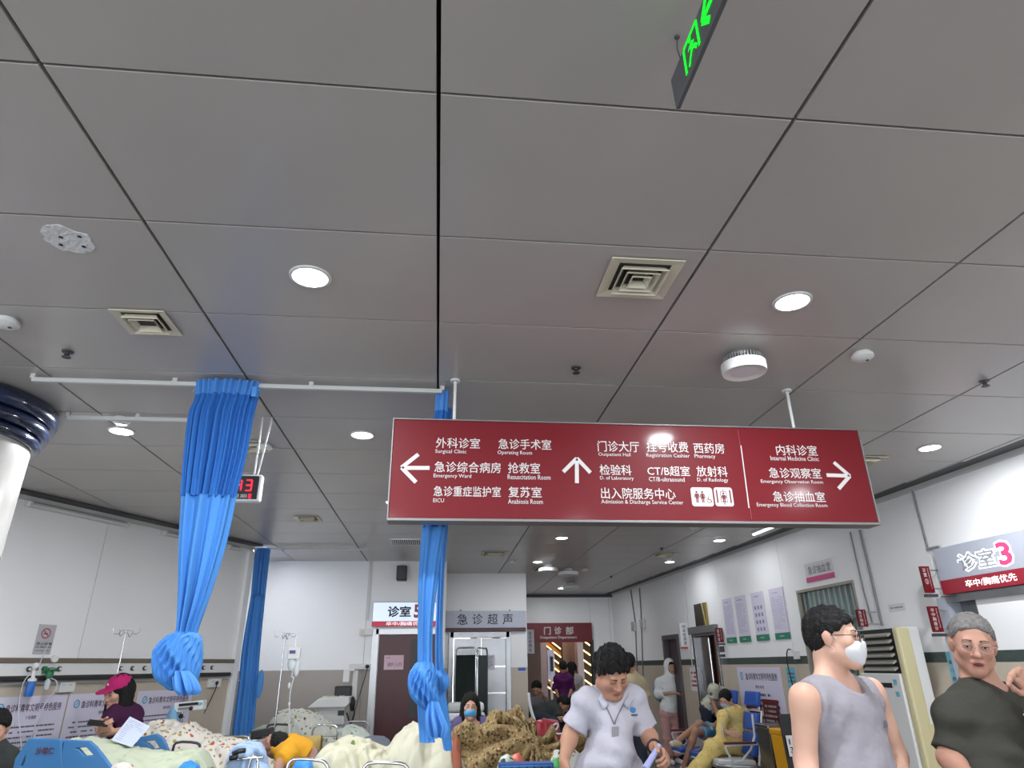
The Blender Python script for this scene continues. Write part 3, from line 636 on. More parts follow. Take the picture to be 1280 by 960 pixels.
for px in (318, 322): q = at(px, 594, YK); MB().cyl((q.x, YK, z1-.005), (q.x+.01*(px-318), YK, CEIL-.001), .006, n=8).build('hanging_rod', M_white, t)
# ---------------------------------------------------------------- left wall fixtures
def tube_lamp(pa, pb, label):
    (ua, za), (ub, zb) = lpx(*pa), lpx(*pb); z = CEIL-.1; t = thing('fluorescent_lamp', label, 'lamp', lw((ua+ub)/2, .05)+V(0, 0, z))
    MB().fbox(FL, ua, ub, z-.015, z+.03, .0, .05).build('housing', M_trim, t, bevel=.004)
    MB().cyl(lw(ua+.03, .065)+V(0, 0, z), lw(ub-.03, .065)+V(0, 0, z), .014, n=12).build('tube', M_white, t, smooth=2)
    for u in (ua+.012, ub-.012): MB().fbox(FL, u-.012, u+.012, z-.02, z+.025, .03, .085).build('lamp_holder', M_white, t)
tube_lamp((30, 630), (156, 652), 'unlit tube lamp high on the left wall beside the column')
tube_lamp((201, 662), (236, 668), 'unlit tube lamp high on the left wall partly behind the curtain')
tube_lamp((282, 680), (296, 684), 'short white fitting at the top end of the left wall')
t = thing('medical_rail', 'long white bedhead gas and power trunking with bronze strips on the left wall', 'trunking', lw(.9)+V(0, 0, 1.48))
ue = lpx(287, 830)[0]
MB().fbox(FL, -3.5, ue, 1.50, 1.66, 0, .07).build('body', M_white, t, bevel=.006)
MB().fbox(FL, -3.5, ue-.01, 1.625, 1.668, .02, .082).build('upper_strip', mat('bronze', (.22, .18, .14), .35, .5), t, bevel=.006)
MB().fbox(FL, -3.5, ue-.04, 1.482, 1.525, .02, .085).build('lower_strip', mat('dark_bronze', (.04, .037, .035), .35, .3), t, bevel=.012)
for px in (28, 47, 66, 143, 158, 173, 247, 258):
    u = lpx(px, 838)[0]; c = lw(u, .072)+V(0, 0, 1.577); ax = (LT, V(0, 0, 1), LN)
    oo = MB().lathe(c, [(.022, 0), (.022, .012), (.014, .016)], 16, ax).build('gas_outlet', M_dark, t, smooth=2); MB().lathe(c+LN*.014, [(.012, 0), (.012, .01)], 12, ax).build('valve', M_white, oo)
# no smoking plate
(u0, z0), (u1, z1) = lpx(42, 820), lpx(65, 785)
Ua, Ub = lpx(48, 790)[0], lpx(66, 790)[0]
t = thing('no_smoking_sign', 'transparent plate with a red no smoking symbol on the left wall', 'sign', lw((Ua+Ub)/2)+V(0, 0, 1.7))
MB().fbox(FL, Ua-.01, Ub+.02, 1.70, 1.95, .002, .008).build('plate', mat('plate_grey', 'B4B4B9', .3), t, bevel=.002)
FLs = (FL[0]+LN*.009, FL[1], FL[2], FL[3]); uc = (Ua+Ub)/2; b = MB()
stroke(b, FLs, [(uc+.04*math.cos(q), 1.875+.04*math.sin(q)) for q in [2*math.pi*i/24 for i in range(25)]], .009, .001); stroke(b, FLs, [(uc-.028, 1.903), (uc+.028, 1.847)], .007, .0015); b.build('red_symbol', M_red, t)
b = MB(); stroke(b, FLs, [(uc-.022, 1.872), (uc+.02, 1.872)], .009, .0008); b.text(FLs, '禁止吸烟', Ua, Ub+.01, 1.775, 1.80); b.text(FLs, 'NO SMOKING', Ua, Ub+.01, 1.752, 1.766); stroke(b, FLs, [(Ua, 1.73), (Ub, 1.73)], .004, .001); b.build('lettering', M_ink, t)
# oxygen flow meter, suction regulator
def bottle(px, colr, label, cat, body):
    u = lpx(px, 838)[0]; base = lw(u, .13)
    t = thing(body, label, cat, base+V(0, 0, 1.4))
    MB().cyl(lw(u, .086)+V(0, 0, 1.577), lw(u, .16)+V(0, 0, 1.577), .013, n=10).build('connector', M_chrome, t, smooth=2)
    return t, base
t, q = bottle(30, 0, 'blue suction canister with clear tubing plugged into the left wall trunking', 'medical device', 'suction_bottle')
MB().lathe(q+V(0, 0, 1.36), [(.03, 0), (.034, .01), (.034, .1), (.028, .12), (.012, .125)], 20).build('jar', mat('blue_plastic', (.02, .14, .5), .3), t, smooth=2)
MB().lathe(q+V(0, 0, 1.48), [(.034, 0), (.034, .02), (.015, .03), (.015, .09)], 20).build('lid', M_white, t, smooth=2)
MB().ball(q+V(0, 0, 1.6), (.025, .025, .03)).build('gauge', M_white, t, smooth=True)
MB().tube([q+V(0, 0, 1.55), q+V(-.06, -.02, 1.5), q+V(-.05, -.02, 1.3), q+V(.02, -.03, 1.1), q+V(.08, 0, .9)], .0045, 6, smooth=2).build('tubing', mat('clear_tube', 'C9CCD2', .3), t, smooth=True)
MB().tube([q+V(.02, 0, 1.56), q+V(.03, .02, 1.7), q+V(.05, .02, 1.78)], .004, 6, smooth=2).build('tubing', mat('clear_tube', 'C9CCD2', .3), t, smooth=True)
t, q = bottle(50, 0, 'green oxygen flow meter with dial plugged into the left wall trunking', 'medical device', 'oxygen_flow_meter')
Mg = mat('green_plastic', (.015, .16, .06), .4)
MB().lathe(q+V(0, 0, 1.50), [(.012, 0), (.03, .01), (.03, .05), (.012, .07)], 16).build('regulator', Mg, t, smooth=2)
b = MB(); b.cyl(q+V(-.05, 0, 1.57), q+V(.05, 0, 1.57), .014, n=10); b.cyl(q+V(-.05, 0, 1.54), q+V(-.05, 0, 1.6), .018, n=10); b.build('handwheel', Mg, t)
MB().lathe(q+V(.02, -.03, 1.66), [(.03, 0), (.03, .02)], 20, (LT, V(0, 0, 1), LN)).build('dial', M_white, t, smooth=2)
MB().lathe(q+V(.0, 0, 1.41), [(.018, 0), (.022, .02), (.022, .07), (.01, .09)], 16).build('humidifier_jar', mat('clear_jar', 'C9D4D6', .1), t, smooth=2)
MB().tube([q+V(.02, 0, 1.5), q+V(.09, -.02, 1.48), q+V(.1, -.02, 1.4), q+V(.02, -.02, 1.3), q+V(-.02, -.02, 1.0)], .0045, 6, smooth=2).build('tubing', mat('clear_tube', 'C9CCD2', .3), t, smooth=True)
# sockets on the left wall
def socket_l(px0, px1, py, label, plug=False):
    u0, z = lpx(px0, py); u1, _ = lpx(px1, py); t = thing('wall_socket', label, 'socket', lw((u0+u1)/2)+V(0, 0, z-.05))
    MB().fbox(FL, u0, u1, z-.045, z+.045, .0, .04).build('plate', M_white, t, bevel=.004)
    for f in (.28, .72):
        b = MB(); uu = u0+(u1-u0)*f
        for s_ in (-1, 1): b.fbox(FL, uu-.011+s_*.009, uu-.008+s_*.009, z+.01, z+.022, .0395, .0415)
        b.build('slot', M_black, t)
    if plug:
        a = lw((u0+u1)/2, .06)+V(0, 0, z); MB().ball(a, (.018, .02, .022)).build('plug', M_black, t, smooth=True)
        MB().tube([a, a+V(0, 0, -.06), a+V(-.08, -.03, -.3), a+V(-.16, -.05, -.55), a+V(-.2, -.05, -.9), a+V(-.22, -.06, -1.25)], .006, 6, smooth=2).build('power_cord', M_black, t, smooth=True)
socket_l(71, 90, 859, 'white double wall socket under the trunking left of the cap woman')
socket_l(259, 273, 854, 'white wall socket with black plug and cord beside the knotted curtain', True)
# posters on the left wall
TITLE = '急诊科青年文明号特色服务'
def emblem(b, fr, u, v, r, off=.001):
    stroke(b, fr, [(u+r*.8*math.cos(q), v+r*math.sin(q)) for q in [2*math.pi*i/18 for i in range(19)]], r*.35, off); stroke(b, fr, [(u-r*.3, v-r*.4), (u+r*.3, v+r*.5)], r*.3, off)
def poster_l(pxa, pxb, ztop, zbot, label, sub, pic=False, seed=1):
    u0, u1 = lpx(pxa, 880)[0], lpx(pxb, 880)[0]; t = thing('wall_poster', label, 'poster', lw((u0+u1)/2)+V(0, 0, zbot)); w = u1-u0
    MB().fbox(FL, u0, u1, zbot, ztop, .001, .004).build('sheet', M_lilac, t)
    fr = (FL[0]+LN*.0045, *FL[1:]); b = MB(); emblem(b, fr, u0+w*.13, ztop-.085, .032); b.build('emblem', mat('teal_emblem', (.05, .33, .5), .5), t)
    b = MB(); b.text(fr, TITLE, u0+w*.2, u1-w*.06, ztop-.125, ztop-.06, .001, bold=.012, shear=.0); b.text(fr, sub, u0+w*.48, u0+w*.62, ztop-.185, ztop-.155, .001); b.build('title_lettering', mat('purple_ink', (.05, .012, .06), .6), t)
    b = MB(); b.lines(fr, u0+w*.08, u1-w*.08, ztop-.22, ztop-.42, 5, .001, seed, fill=.32, dens=.93); b.lines(fr, u0+w*.08, u1-w*(.5 if pic else .1), ztop-.45, zbot+.06, 6, .001, seed+1, fill=.32, dens=.93); b.build('text_lines', mat('grey_ink', (.12, .1, .14), .6), t)
    if pic:
        b = MB(); b.fbox(FL, u0+w*.55, u1-w*.06, zbot+.05, ztop-.42, .004, .0055); pc = b.build('picture', M_paper, t)
        MB().fbox(FL, u0+w*.68, u0+w*.8, zbot+.05, ztop-.5, .0055, .0065).build('picture_figure', M_cream, pc)
poster_l(-12, 82, 1.36, .55, 'lilac service poster with a small picture, leftmost on the left wall', '便民措施', True, 3)
poster_l(84, 165, 1.36, .55, 'lilac service poster on the left wall behind the woman in the cap', '服务承诺', False, 8)
poster_l(170, 238, 1.36, .55, 'lilac service poster on the left wall below the big curtain knot', '服务理念', False, 12)
# pier trunking at the end of the left wall
struct(MB().fbox(FL, ue+.01, 3.1, 1.54, 1.62, .0, .004).build('trim_7', M_band)); struct(MB().fbox(FL, 3.0, 3.09, 0, 2.96, .0, .05).build('trim_8', M_wall, bevel=.004))
struct(MB().fbox(FL, ue, ue+.18, 1.42, 1.44, .0, .04).build('trim_9', M_trim))
# ---------------------------------------------------------------- back wall: clinic 5
def box_sign(name, label, fr, u0, u1, v0, v1, th, m_face, loc):
    t = thing(name, label, 'sign', loc); MB().fbox(fr, u0, u1, v0, v1, 0.003, th).build('body', m_face, t, bevel=.003); return t
u0, u1, v0, v1 = ypx(467, 754, YB)[0], .0, ypx(480, 783.5, YB)[1], ypx(480, 753, YB)[1]
t = box_sign('lightbox_sign', 'lit white sign of clinic 5 above the maroon door', FB, u0, u1, v0, v1, .08, M_silver, V((u0+u1)/2, YB-.04, v0))
vm = ypx(480, 777, YB)[1]
MB().fbox(FB, u0+.01, u1-.01, vm, v1-.01, .08, .083).build('lit_face', mat('sign_glow', (.6, .7, .8), .5, emit=(.72, .82, 1), es=.62), t)
MB().fbox(FB, u0, u1, v0, vm, .08, .084).build('red_strip', mat('red_strip', (.5, .02, .06), .4, emit=(.6, .02, .07), es=.25), t)
b = MB(); b.text(FB, '诊室', ypx(485, 765, YB)[0], ypx(514, 765, YB)[0], ypx(495, 772, YB)[1], ypx(495, 758, YB)[1], .086, bold=.03); b.build('lettering', M_ink, t)
b = MB(); b.text(FB, '5', ypx(517.5, 765, YB)[0], ypx(526, 765, YB)[0], ypx(520, 773, YB)[1], ypx(520, 756, YB)[1], .086, bold=.04); b.build('red_numeral', M_red, t)
b = MB(); b.text(FB, '卒中/胸痛优先', ypx(483, 780, YB)[0], ypx(531, 780, YB)[0], ypx(495, 782.5, YB)[1], ypx(495, 777.6, YB)[1], .086, bold=.004); b.build('white_lettering', mat('white_glow', (.8, .8, .8), .5, emit=(1, .95, 1), es=.8), t)
dr = thing('door_1', 'maroon door of clinic 5 with a grey strip and pink notice', 'door', (d5l, YB, 0)); dr['kind'] = 'structure'
MB().box(d5l+.05, d5r-.03, YB+.03, YB+.08, .005, 2.0).build('leaf', M_door, dr)
MB().box(ypx(512, 850, YB)[0], ypx(521, 850, YB)[0], YB+.022, YB+.03, .9, 1.93).build('view_strip', M_dark, dr)
b = MB(); b.box(d5l-.05, d5l+.045, YB-.015, YB+.1, 0, 2.08); b.box(d5l, d5r, YB-.015, YB+.1, 2.0, 2.08); b.build('frame', M_alu, dr, bevel=.003)
p0, p1 = ypx(480.5, 819, YB), ypx(504, 837, YB)
nt = thing('door_notice', 'pink paper notice taped on the maroon door', 'notice', (p0[0], YB, p1[1])); MB().box(p0[0], p1[0], YB+.016, YB+.022, p1[1], p0[1]).build('sheet', mat('pink_paper', 'D9B9C4', .6), nt)
b = MB(); fr = frame_y(YB+.015); b.text(fr, '谢绝入内', p0[0]+.05, p1[0]-.03, p1[1]+.04, p1[1]+.1, .001); b.lines(fr, p0[0]+.02, p0[0]+.1, p0[1]-.02, p0[1]-.05, 1, .001, 4); b.build('lettering', mat('grey_ink', (.12, .1, .14), .6), nt)
# speaker
c0, c1 = ypx(497, 709, YB), ypx(508.5, 727, YB)
t = thing('wall_speaker', 'small black loudspeaker high on the wall above the clinic 5 sign', 'speaker', (c0[0], YB-.1, c1[1]))
MB().box(c0[0], c1[0], YB-.2, YB-.04, c1[1], c0[1]).build('cabinet', M_black, t, bevel=.01); MB().box(c0[0]+.015, c1[0]-.015, YB-.206, YB-.2, c1[1]+.015, c0[1]-.015).build('grille', M_dark, t)
MB().tube([V((c0[0]+c1[0])/2, YB-.002, c0[1]+.03), V((c0[0]+c1[0])/2, YB-.07, c0[1]+.03), V((c0[0]+c1[0])/2, YB-.1, c0[1]-.01)], .008, 6).build('bracket', M_white, t)
# conduit and switch boxes
u = ypx(461, 740, YB)[0]
t = thing('wall_conduit', 'vertical white cable trunking on the wall left of the clinic 5 sign', 'conduit', (u, YB, 1.9)); MB().box(u-.02, u+.02, YB-.02, YB-.0005, 2.2, CEIL-.005).build('trunking', M_trim, t)
def ybox(name, label, cat, Y, a, c, d=.05, m=M_white):
    p0, p1 = ypx(*a, Y), ypx(*c, Y); t = thing(name, label, cat, ((p0[0]+p1[0])/2, Y, p1[1])); MB().box(p0[0], p1[0], Y-d, Y-.0005, p1[1], p0[1]).build('housing', m, t, bevel=.004); return t, p0, p1
t, p0, p1 = ybox('switch_box', 'white switch box at the left of the clinic 5 sign', 'switch', YB, (450, 786), (466, 794))
MB().box(p0[0]+.02, p0[0]+.08, YB-.056, YB-.05, p1[1]+.02, p0[1]-.02).build('rocker', M_cream, t)
t, p0, p1 = ybox('wall_socket', 'long white socket strip with black plug behind the ultrasound trolley', 'socket', YB, (437, 830), (463, 836.5))
a = V(p1[0]-.04, YB-.07, (p0[1]+p1[1])/2); MB().ball(a, (.03, .03, .025)).build('plug', M_black, t, smooth=True)
MB().tube([a, a+V(0, 0, -.05), a+V(-.1, -.02, -.45), a+V(-.2, -.03, -.85), a+V(-.25, -.03, -1.2)], .006, 6, smooth=2).build('power_cord', M_dark, t, smooth=True)
# ---------------------------------------------------------------- ultrasound room front
u0, u1, v0, v1 = .12, ypx(656.5, 770, YU)[0], ypx(600, 789.5, YU)[1], ypx(600, 764, YU)[1]; vm = ypx(600, 785, YU)[1]
t = box_sign('room_sign', 'silver sign over the steel door with four black characters and maroon base', FU, u0, u1, vm, v1, .05, M_silver, V(.8, YU-.03, v0))
MB().fbox(FU, u0, u1, v0, vm, .003, .07).build('maroon_strip', mat('maroon_dark', (.07, .02, .025), .4), t, bevel=.003)
b = MB()
for i, ch in enumerate('急诊超声'): x = ypx(571.5+i*18.8, 774, YU)[0]; b.text(FU, ch, x, x+.175, ypx(600, 781, YU)[1], ypx(600, 767.5, YU)[1], .052, bold=.006)
b.build('lettering', M_ink, t)
for px in (576, 637): x, z = ypx(px, 763, YU); MB().ball((x, YU-.02, z), .012).build('fixing', M_dark, t)
dr = thing('door_2', 'stainless steel clad double door under the silver sign', 'door', (.7, YU, 0)); dr['kind'] = 'structure'
b = MB(); b.box(usl-.02, usl+.06, YU-.02, YU+.14, 0, 2.09); b.box(usr-.06, usr+.02, YU-.02, YU+.14, 0, 2.09); b.box(usl, usr, YU-.02, YU+.14, 2.0, 2.09); b.build('frame', M_steel, dr, bevel=.004)
MB().box(.27, .72, YU+.05, YU+.09, .01, 1.99).build('leaf', M_steel, dr); MB().box(.73, 1.14, YU+.05, YU+.09, .01, 1.99).build('leaf', M_steel, dr)
for z in (1.55, 1.15): MB().box(.74, 1.13, YU+.035, YU+.05, z-.012, z+.012).build('rib', M_chrome, dr)
p0 = ypx(608, 828, YU); nt = thing('door_notice', 'small pale blue paper notice on the steel door', 'notice', (p0[0], YU, 1.5)); MB().box(p0[0], p0[0]+.14, YU+.03, YU+.034, 1.5, 1.73).build('sheet', M_lilac, nt); MB().lines(frame_y(YU+.03), p0[0]+.02, p0[0]+.12, 1.71, 1.53, 6, .001, 5).build('text_lines', mat('grey_ink', (.12, .1, .14), .6), nt)
# notice on the beige dado
ps = ypx(647, 837, YU); nt = thing('wall_notice', 'small blue and white label on the cream wall right of the steel door', 'notice', (ps[0], YU, ps[1])); MB().box(ps[0], ps[0]+.14, YU-.006, YU-.001, ps[1]-.03, ps[1]+.04).build('plate', M_paper, nt); MB().box(ps[0]+.005, ps[0]+.135, YU-.008, YU-.006, ps[1]-.02, ps[1]+.03).build('blue_print', mat('blue_print', (.05, .1, .4), .5), nt)
# side blade sign
def blade(name, label, Y, a, c, m, chars, eng=None, num=None, d=.03, mt=None, base=None, cat='sign', left_u=.12):
    p0, p1 = ypx(*a, Y), ypx(*c, Y); t = thing(name, label, cat, ((p0[0]+p1[0])/2, Y, p1[1])); fr = frame_y(Y-d/2)
    MB().box(p0[0], p1[0], Y-d/2, Y+d/2, p1[1], p0[1]).build('body', m, t, bevel=.002)
    w = p1[0]-p0[0]; h = p0[1]-p1[1]; b = MB()
    n = len(chars)+(1 if num else 0)
    b.vtext(fr, chars, p0[0]+w*left_u, p0[0]+w*(left_u+.36), p0[1]-h*.06, p0[1]-h*.06-h*.88*(min(1, len(chars)/(5 if num else len(chars)))), off=.002, bold=.02)
    if num: b.text(fr, num, p0[0]+w*left_u, p0[0]+w*(left_u+.4), p0[1]-h*.68, p0[1]-h*.48, .002)
    if eng: b.text(fr, eng, p0[0]+w*.66, p0[0]+w*.78, p0[1]-h*.85, p0[1]-h*.08, .002, rot=-90, bold=.02)
    b.build('lettering', mt or M_letter, t)
    if base: MB().box(p0[0]-.01, p1[0]+.015, Y-d/2-.004, Y+d/2+.004, p1[1]-.035, p1[1]-.012).build('base_bar', base, t)
    xw = rx(Y) if p1[0] > 2.5 else 1.5
    if 1:
        for z in (p0[1]-h*.15, p1[1]+h*.15): MB().cyl((p1[0] if xw > 2 else p0[0], Y, z), (xw-.002 if xw > 2 else xw, Y, z), .006, n=6).build('bracket', M_alu, t)
    return t
blade('projecting_sign', 'narrow white projecting sign with dark vertical characters by the outpatient doorway', 13.6, (658, 787), (668, 817), M_paper, '急诊收费处', mt=M_ink, left_u=.3)
# ---------------------------------------------------------------- outpatient doorway
u0, u1, v0, v1 = 1.52, ypx(739, 790, YF)[0], ypx(700, 803, YF)[1], ypx(700, 779, YF)[1]
t = box_sign('doorway_sign', 'maroon outpatient department sign over the far doorway', FF, u0, u1, v0, v1, .1, M_maroon2, V(2.5, YF-.05, v0))
b = MB()
for px0, px1, ch in ((679, 687.5, '门'), (692, 701, '诊'), (706, 716, '部')): b.text(FF, ch, ypx(px0, 788, YF)[0], ypx(px1, 788, YF)[0], ypx(700, 793.5, YF)[1], ypx(700, 783.5, YF)[1], .102, bold=.02)
b.text(FF, 'Outpatient Department', ypx(674, 796, YF)[0], ypx(720, 796, YF)[0], ypx(700, 799.5, YF)[1], ypx(700, 795, YF)[1], .102, bold=.02); b.build('lettering', M_letter, t)
b = MB(); b.box(3.42, 3.47, YF-.03, YF+.13, 0, 2.06); b.box(1.55, 3.47, YF-.03, YF+.13, 2.04, 2.075); struct(b.build('trim_10', M_dark))
# room beyond
YE = 22.0
Mb = mat('brown_cladding', (.17, .105, .08), .5, var=.1, vs=2)
b = MB(); b.box(1.0, 5.6, YE, YE+.1, 0, 3.4); struct(b.build('wall_beyond', mat('dark_wall', (.05, .04, .035), .6)))
b = MB(); b.box(1.2, 1.3, YF+.2, YE, 0, 3.4); b.box(5.5, 5.6, YF+.1, YE, 0, 3.4); struct(b.build('wall_beyond_sides', Mb))
b = MB(); b.box(1.0, 5.6, YF+.13, YE, 3.3, 3.4); struct(b.build('ceiling_beyond', M_cove))
def slab(Y, xa, xb, m, z1=3.3, nm='trim_11', d=.3):
    x0, x1 = ypx(xa, 830, Y)[0], ypx(xb, 830, Y)[0]; struct(MB().box(x0, x1, Y, Y+d, 0, z1).build(nm, m))
slab(19.0, 704, 727, Mb, nm='trim_11'); slab(17.0, 655, 676, Mb, nm='trim_12'); slab(18.6, 676, 684, mat('pinkish_column', (.32, .24, .24), .4), nm='trim_13'); slab(18.4, 722.5, 730, mat('pinkish_column', (.32, .24, .24), .4), nm='trim_14')
t = thing('decorative_light_screen', 'slanting rows of warm yellow light strips in the hall beyond the doorway', 'light strips', (3.0, 21.6, 1))
Mw = mat('warm_strip', (.8, .5, .15), .5, emit=(1, .62, .22), es=5)
for i in range(11):
    a = at(674, 750+i*10, 21.5); c = at(712, 780+i*10, 21.5); MB().cyl(a, c, .016, n=6).build('light_strip', Mw, t)
for i in range(5):
    a = at(728, 800+i*12, 21.5); c = at(745, 812+i*12, 21.5); MB().cyl(a, c, .018, n=6).build('light_strip', Mw, t)
for i in range(4):
    a = at(674, 775+i*22, 21.7); c = at(712, 805+i*22, 21.7); MB().cyl(a, c, .07, n=6).build('bronze_bar', mat('bronze_bar', (.3, .16, .06), .3, .8), t)
lp = bpy.data.lights.new('hall_lamp', 'AREA'); lp.size = 1.2; lp.energy = 60; lp.color = (1, .8, .6); lo = bpy.data.objects.new('hall_lamp', lp); C.objects.link(lo); lo.location = (3.4, 18.6, 3.25)
t = thing('info_stand', 'white panel stand seen through the outpatient doorway', 'stand', (ypx(690, 830, 18)[0], 18, 0)); a = ypx(684, 812, 18); c = ypx(694, 850, 18)
MB().box(a[0], c[0], 18, 18.08, c[1], a[1]).build('panel', M_lilac, t); MB().box(a[0]+.05, c[0]-.05, 17.9, 18.1, 0, .05).build('foot', M_dark, t); MB().box((a[0]+c[0])/2-.03, (a[0]+c[0])/2+.03, 18.02, 18.06, .05, c[1]).build('post', M_alu, t)
MB().box(a[0]+.08, a[0]+.14, 17.97, 18, c[1]+.2, c[1]+.55).build('reader', M_black, t)
# ---------------------------------------------------------------- right wall items
def rp(px, py): u, z = rpx(px, py); return FR[0]+FR[1]*u+V(0, 0, z)
# conduits
def conduit(pts, label, r=.008, box=None, m=M_dark):
    P = [rp(*p)+FR[3]*.012 for p in pts]; t = thing('wall_conduit', label, 'conduit', P[-1]); MB().tube(P, r, 6).build('pipe', m, t)
    if box:
        u, z = rpx(*box); MB().fbox(FR, u-.09, u+.09, z-.09, z+.09, .0, .06).build('junction_box', M_alu, t)
Mc = mat('grey_conduit', (.2, .2, .21), .5)
conduit([(789, 737), (795, 780), (799, 890)], 'left grey cable conduit running down the far right wall', .012, (794, 783), Mc)
conduit([(800, 735), (802, 765), (806, 890)], 'second grey conduit with a meter box on the far right wall', .012, (805, 780), Mc)
conduit([(853, 712), (858, 745), (862, 790), (868, 850)], 'thin white conduit beside the far white projecting sign', .008, None, M_trim)
conduit([(1064, 665), (1080, 735), (1092, 780)], 'thin grey conduit above the air conditioner, left of two', .008, None, Mc)
conduit([(1076, 662), (1090, 720), (1104, 782)], 'thicker grey conduit above the air conditioner, right of two', .014, None, Mc)
conduit([(1142, 612), (1152, 650), (1161, 684)], 'grey conduit coming down to the stub pipe near the clinic 3 sign', .01, None, Mc)
conduit([(1160, 687), (1177, 683)], 'short horizontal stub pipe left of the clinic 3 sign', .014, None, M_alu)
# ceiling batten lamp near right wall
a, c = atz(942, 668, CEIL-.07), atz(970, 657, CEIL-.07); t = thing('fluorescent_lamp', 'lit white batten lamp by the right wall under the sign end', 'lamp', (a+c)/2)
e = (c-a).normalized(); MB().obox((a+c)/2+V(0, 0, .025), (e, V(-e.y, e.x, 0), V(0, 0, 1)), ((c-a).length/2, .03, .02)).build('housing', M_white, t); MB().cyl(a, c, .016).build('tube', mat('lamp_lens2', 'FFFFFF', .5, emit='F4F8FF', es=3), t)
# doors in the right wall
def r_door(hole, name, label, m_leaf, m_frame, swing=0, fw=.07):
    u0, u1, z0, z1 = hole; dr = thing(name, label, 'door', FR[0]+FR[1]*((u0+u1)/2)); dr['kind'] = 'structure'
    b = MB(); b.fbox(FR, u0-.0, u0+fw, 0, z1, -.14, .03); b.fbox(FR, u1-fw, u1, 0, z1, -.14, .03); b.fbox(FR, u0, u1, z1-fw, z1+.01, -.14, .035); b.build('frame', m_frame, dr, bevel=.004)
    return dr
Mdf = mat('grey_door_frame', (.10, .09, .095), .4, .3)
dr = r_door(h_d2, 'door_3', 'dark grey framed doorway behind the hooded woman', None, Mdf)
MB().fbox(FR, h_d2[0]+.05, h_d2[1]-.3, .01, 1.94, -.1, -.06).build('leaf', mat('plum_door', (.05, .03, .035), .4), dr); MB().fbox(FR, h_d2[1]-.3, h_d2[1]-.06, .01, 1.94, -.14, -.12).build('inner_panel', mat('grey_inner', (.13, .11, .12), .5), dr)
dr = r_door(h_d3, 'door_4', 'stainless doorway with a door standing open on a red brown room', None, M_steel)
MB().fbox(FR, h_d3[0]+.06, h_d3[0]+.5, .01, 1.94, -.06, -.03).build('leaf', M_steel, dr)
MB().fbox(FR, h_d3[0]+.5, h_d3[1]-.06, .01, 1.94, -.14, -.10).build('inner_leaf', mat('red_brown_door', (.17, .05, .025), .45, var=.1), dr)
MB().cyl(FR[0]+FR[1]*(h_d3[0]+.52)+V(0, 0, .05)-FR[3]*.02, FR[0]+FR[1]*(h_d3[0]+.52)+V(0, 0, 1.92)-FR[3]*.02, .012, n=8).build('edge_rail', M_chrome, dr)
o = MB().fbox(FR, h_d3[0]-.03, h_d3[1]+.05, 1.99, 2.10, .0, .08); t = tag(o.build('door_track_cover', mat('grey_steel', (.2, .2, .21), .4, .6), root=True, bevel=.006), 'grey steel track cover over the open door', 'track cover')
# backing rooms so the openings are not void
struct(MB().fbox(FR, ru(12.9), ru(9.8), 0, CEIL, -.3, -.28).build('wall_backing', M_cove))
# gold dark glass pane
(ua, za), (ub, zb) = rpx(869, 756), rpx(887, 783); t = thing('gold_plaque', 'dark plaque with a gold folded edge above the open door', 'plaque', FR[0]+FR[1]*((ua+ub)/2)+V(0, 0, zb))
MB().fbox(FR, ua, ub-.12, zb, za, .003, .03).build('dark_panel', mat('dark_gold', (.03, .022, .01), .25, .5), t); MB().fbox(FR, ub-.12, ub, zb, za, .003, .035).build('gold_edge', mat('gold', (.35, .26, .08), .25, .9), t)
b = MB(); b.prism([FR[0]+FR[1]*uu+V(0, 0, zz)+FR[3]*.037 for uu, zz in ((ub-.14, za), (ub-.09, za), (ub-.01, zb+.02), (ub-.05, zb))], FR[3]*.004); b.build('gold_fold', mat('pale_gold', (.6, .52, .25), .3, .7), t)
# blade signs
blade('projecting_sign', 'white projecting sign with vertical characters between the two far doors', 11.45, (848.5, 779), (862, 808), M_paper, '标本检测室', mt=M_ink, base=M_red, left_u=.3)
blade('projecting_sign', 'small red projecting sign left of the four hanging charts', 10.05, (894, 785), (904.5, 803), M_maroon, '留观室', 'Observation Room', base=M_dark)
blade('projecting_sign', 'maroon projecting sign right of the masked man, above the air conditioner', 6.55, (1069.5, 762), (1085, 783.5), M_maroon, '急诊抽血', 'Emergency Blood')
blade('projecting_sign', 'upper maroon projecting sign with a circled number near clinic 3', 5.6, (1149, 708), (1168, 741), M_maroon, '诊室', 'Consulting Room 3', '③', base=M_dark)
blade('projecting_sign', 'lower maroon projecting sign with five characters near clinic 3', 5.6, (1159, 758), (1179, 790), M_maroon, '卒中胸痛诊', 'Stroke and Chest Pain', base=M_dark)
# door number plates below red sign
for k, (pa, pb, lb) in enumerate([((900, 808), (906, 815), 'small dark door plate under the red projecting sign'), ((901, 818), (907, 821), 'lower small dark door plate beside the open door')]):
    (ua, za), (ub, zb) = rpx(*pa), rpx(*pb); tag(MB().fbox(FR, ua, ub, zb, za, .001, .012).build('door_plate', M_dark, root=True), lb, 'plate')
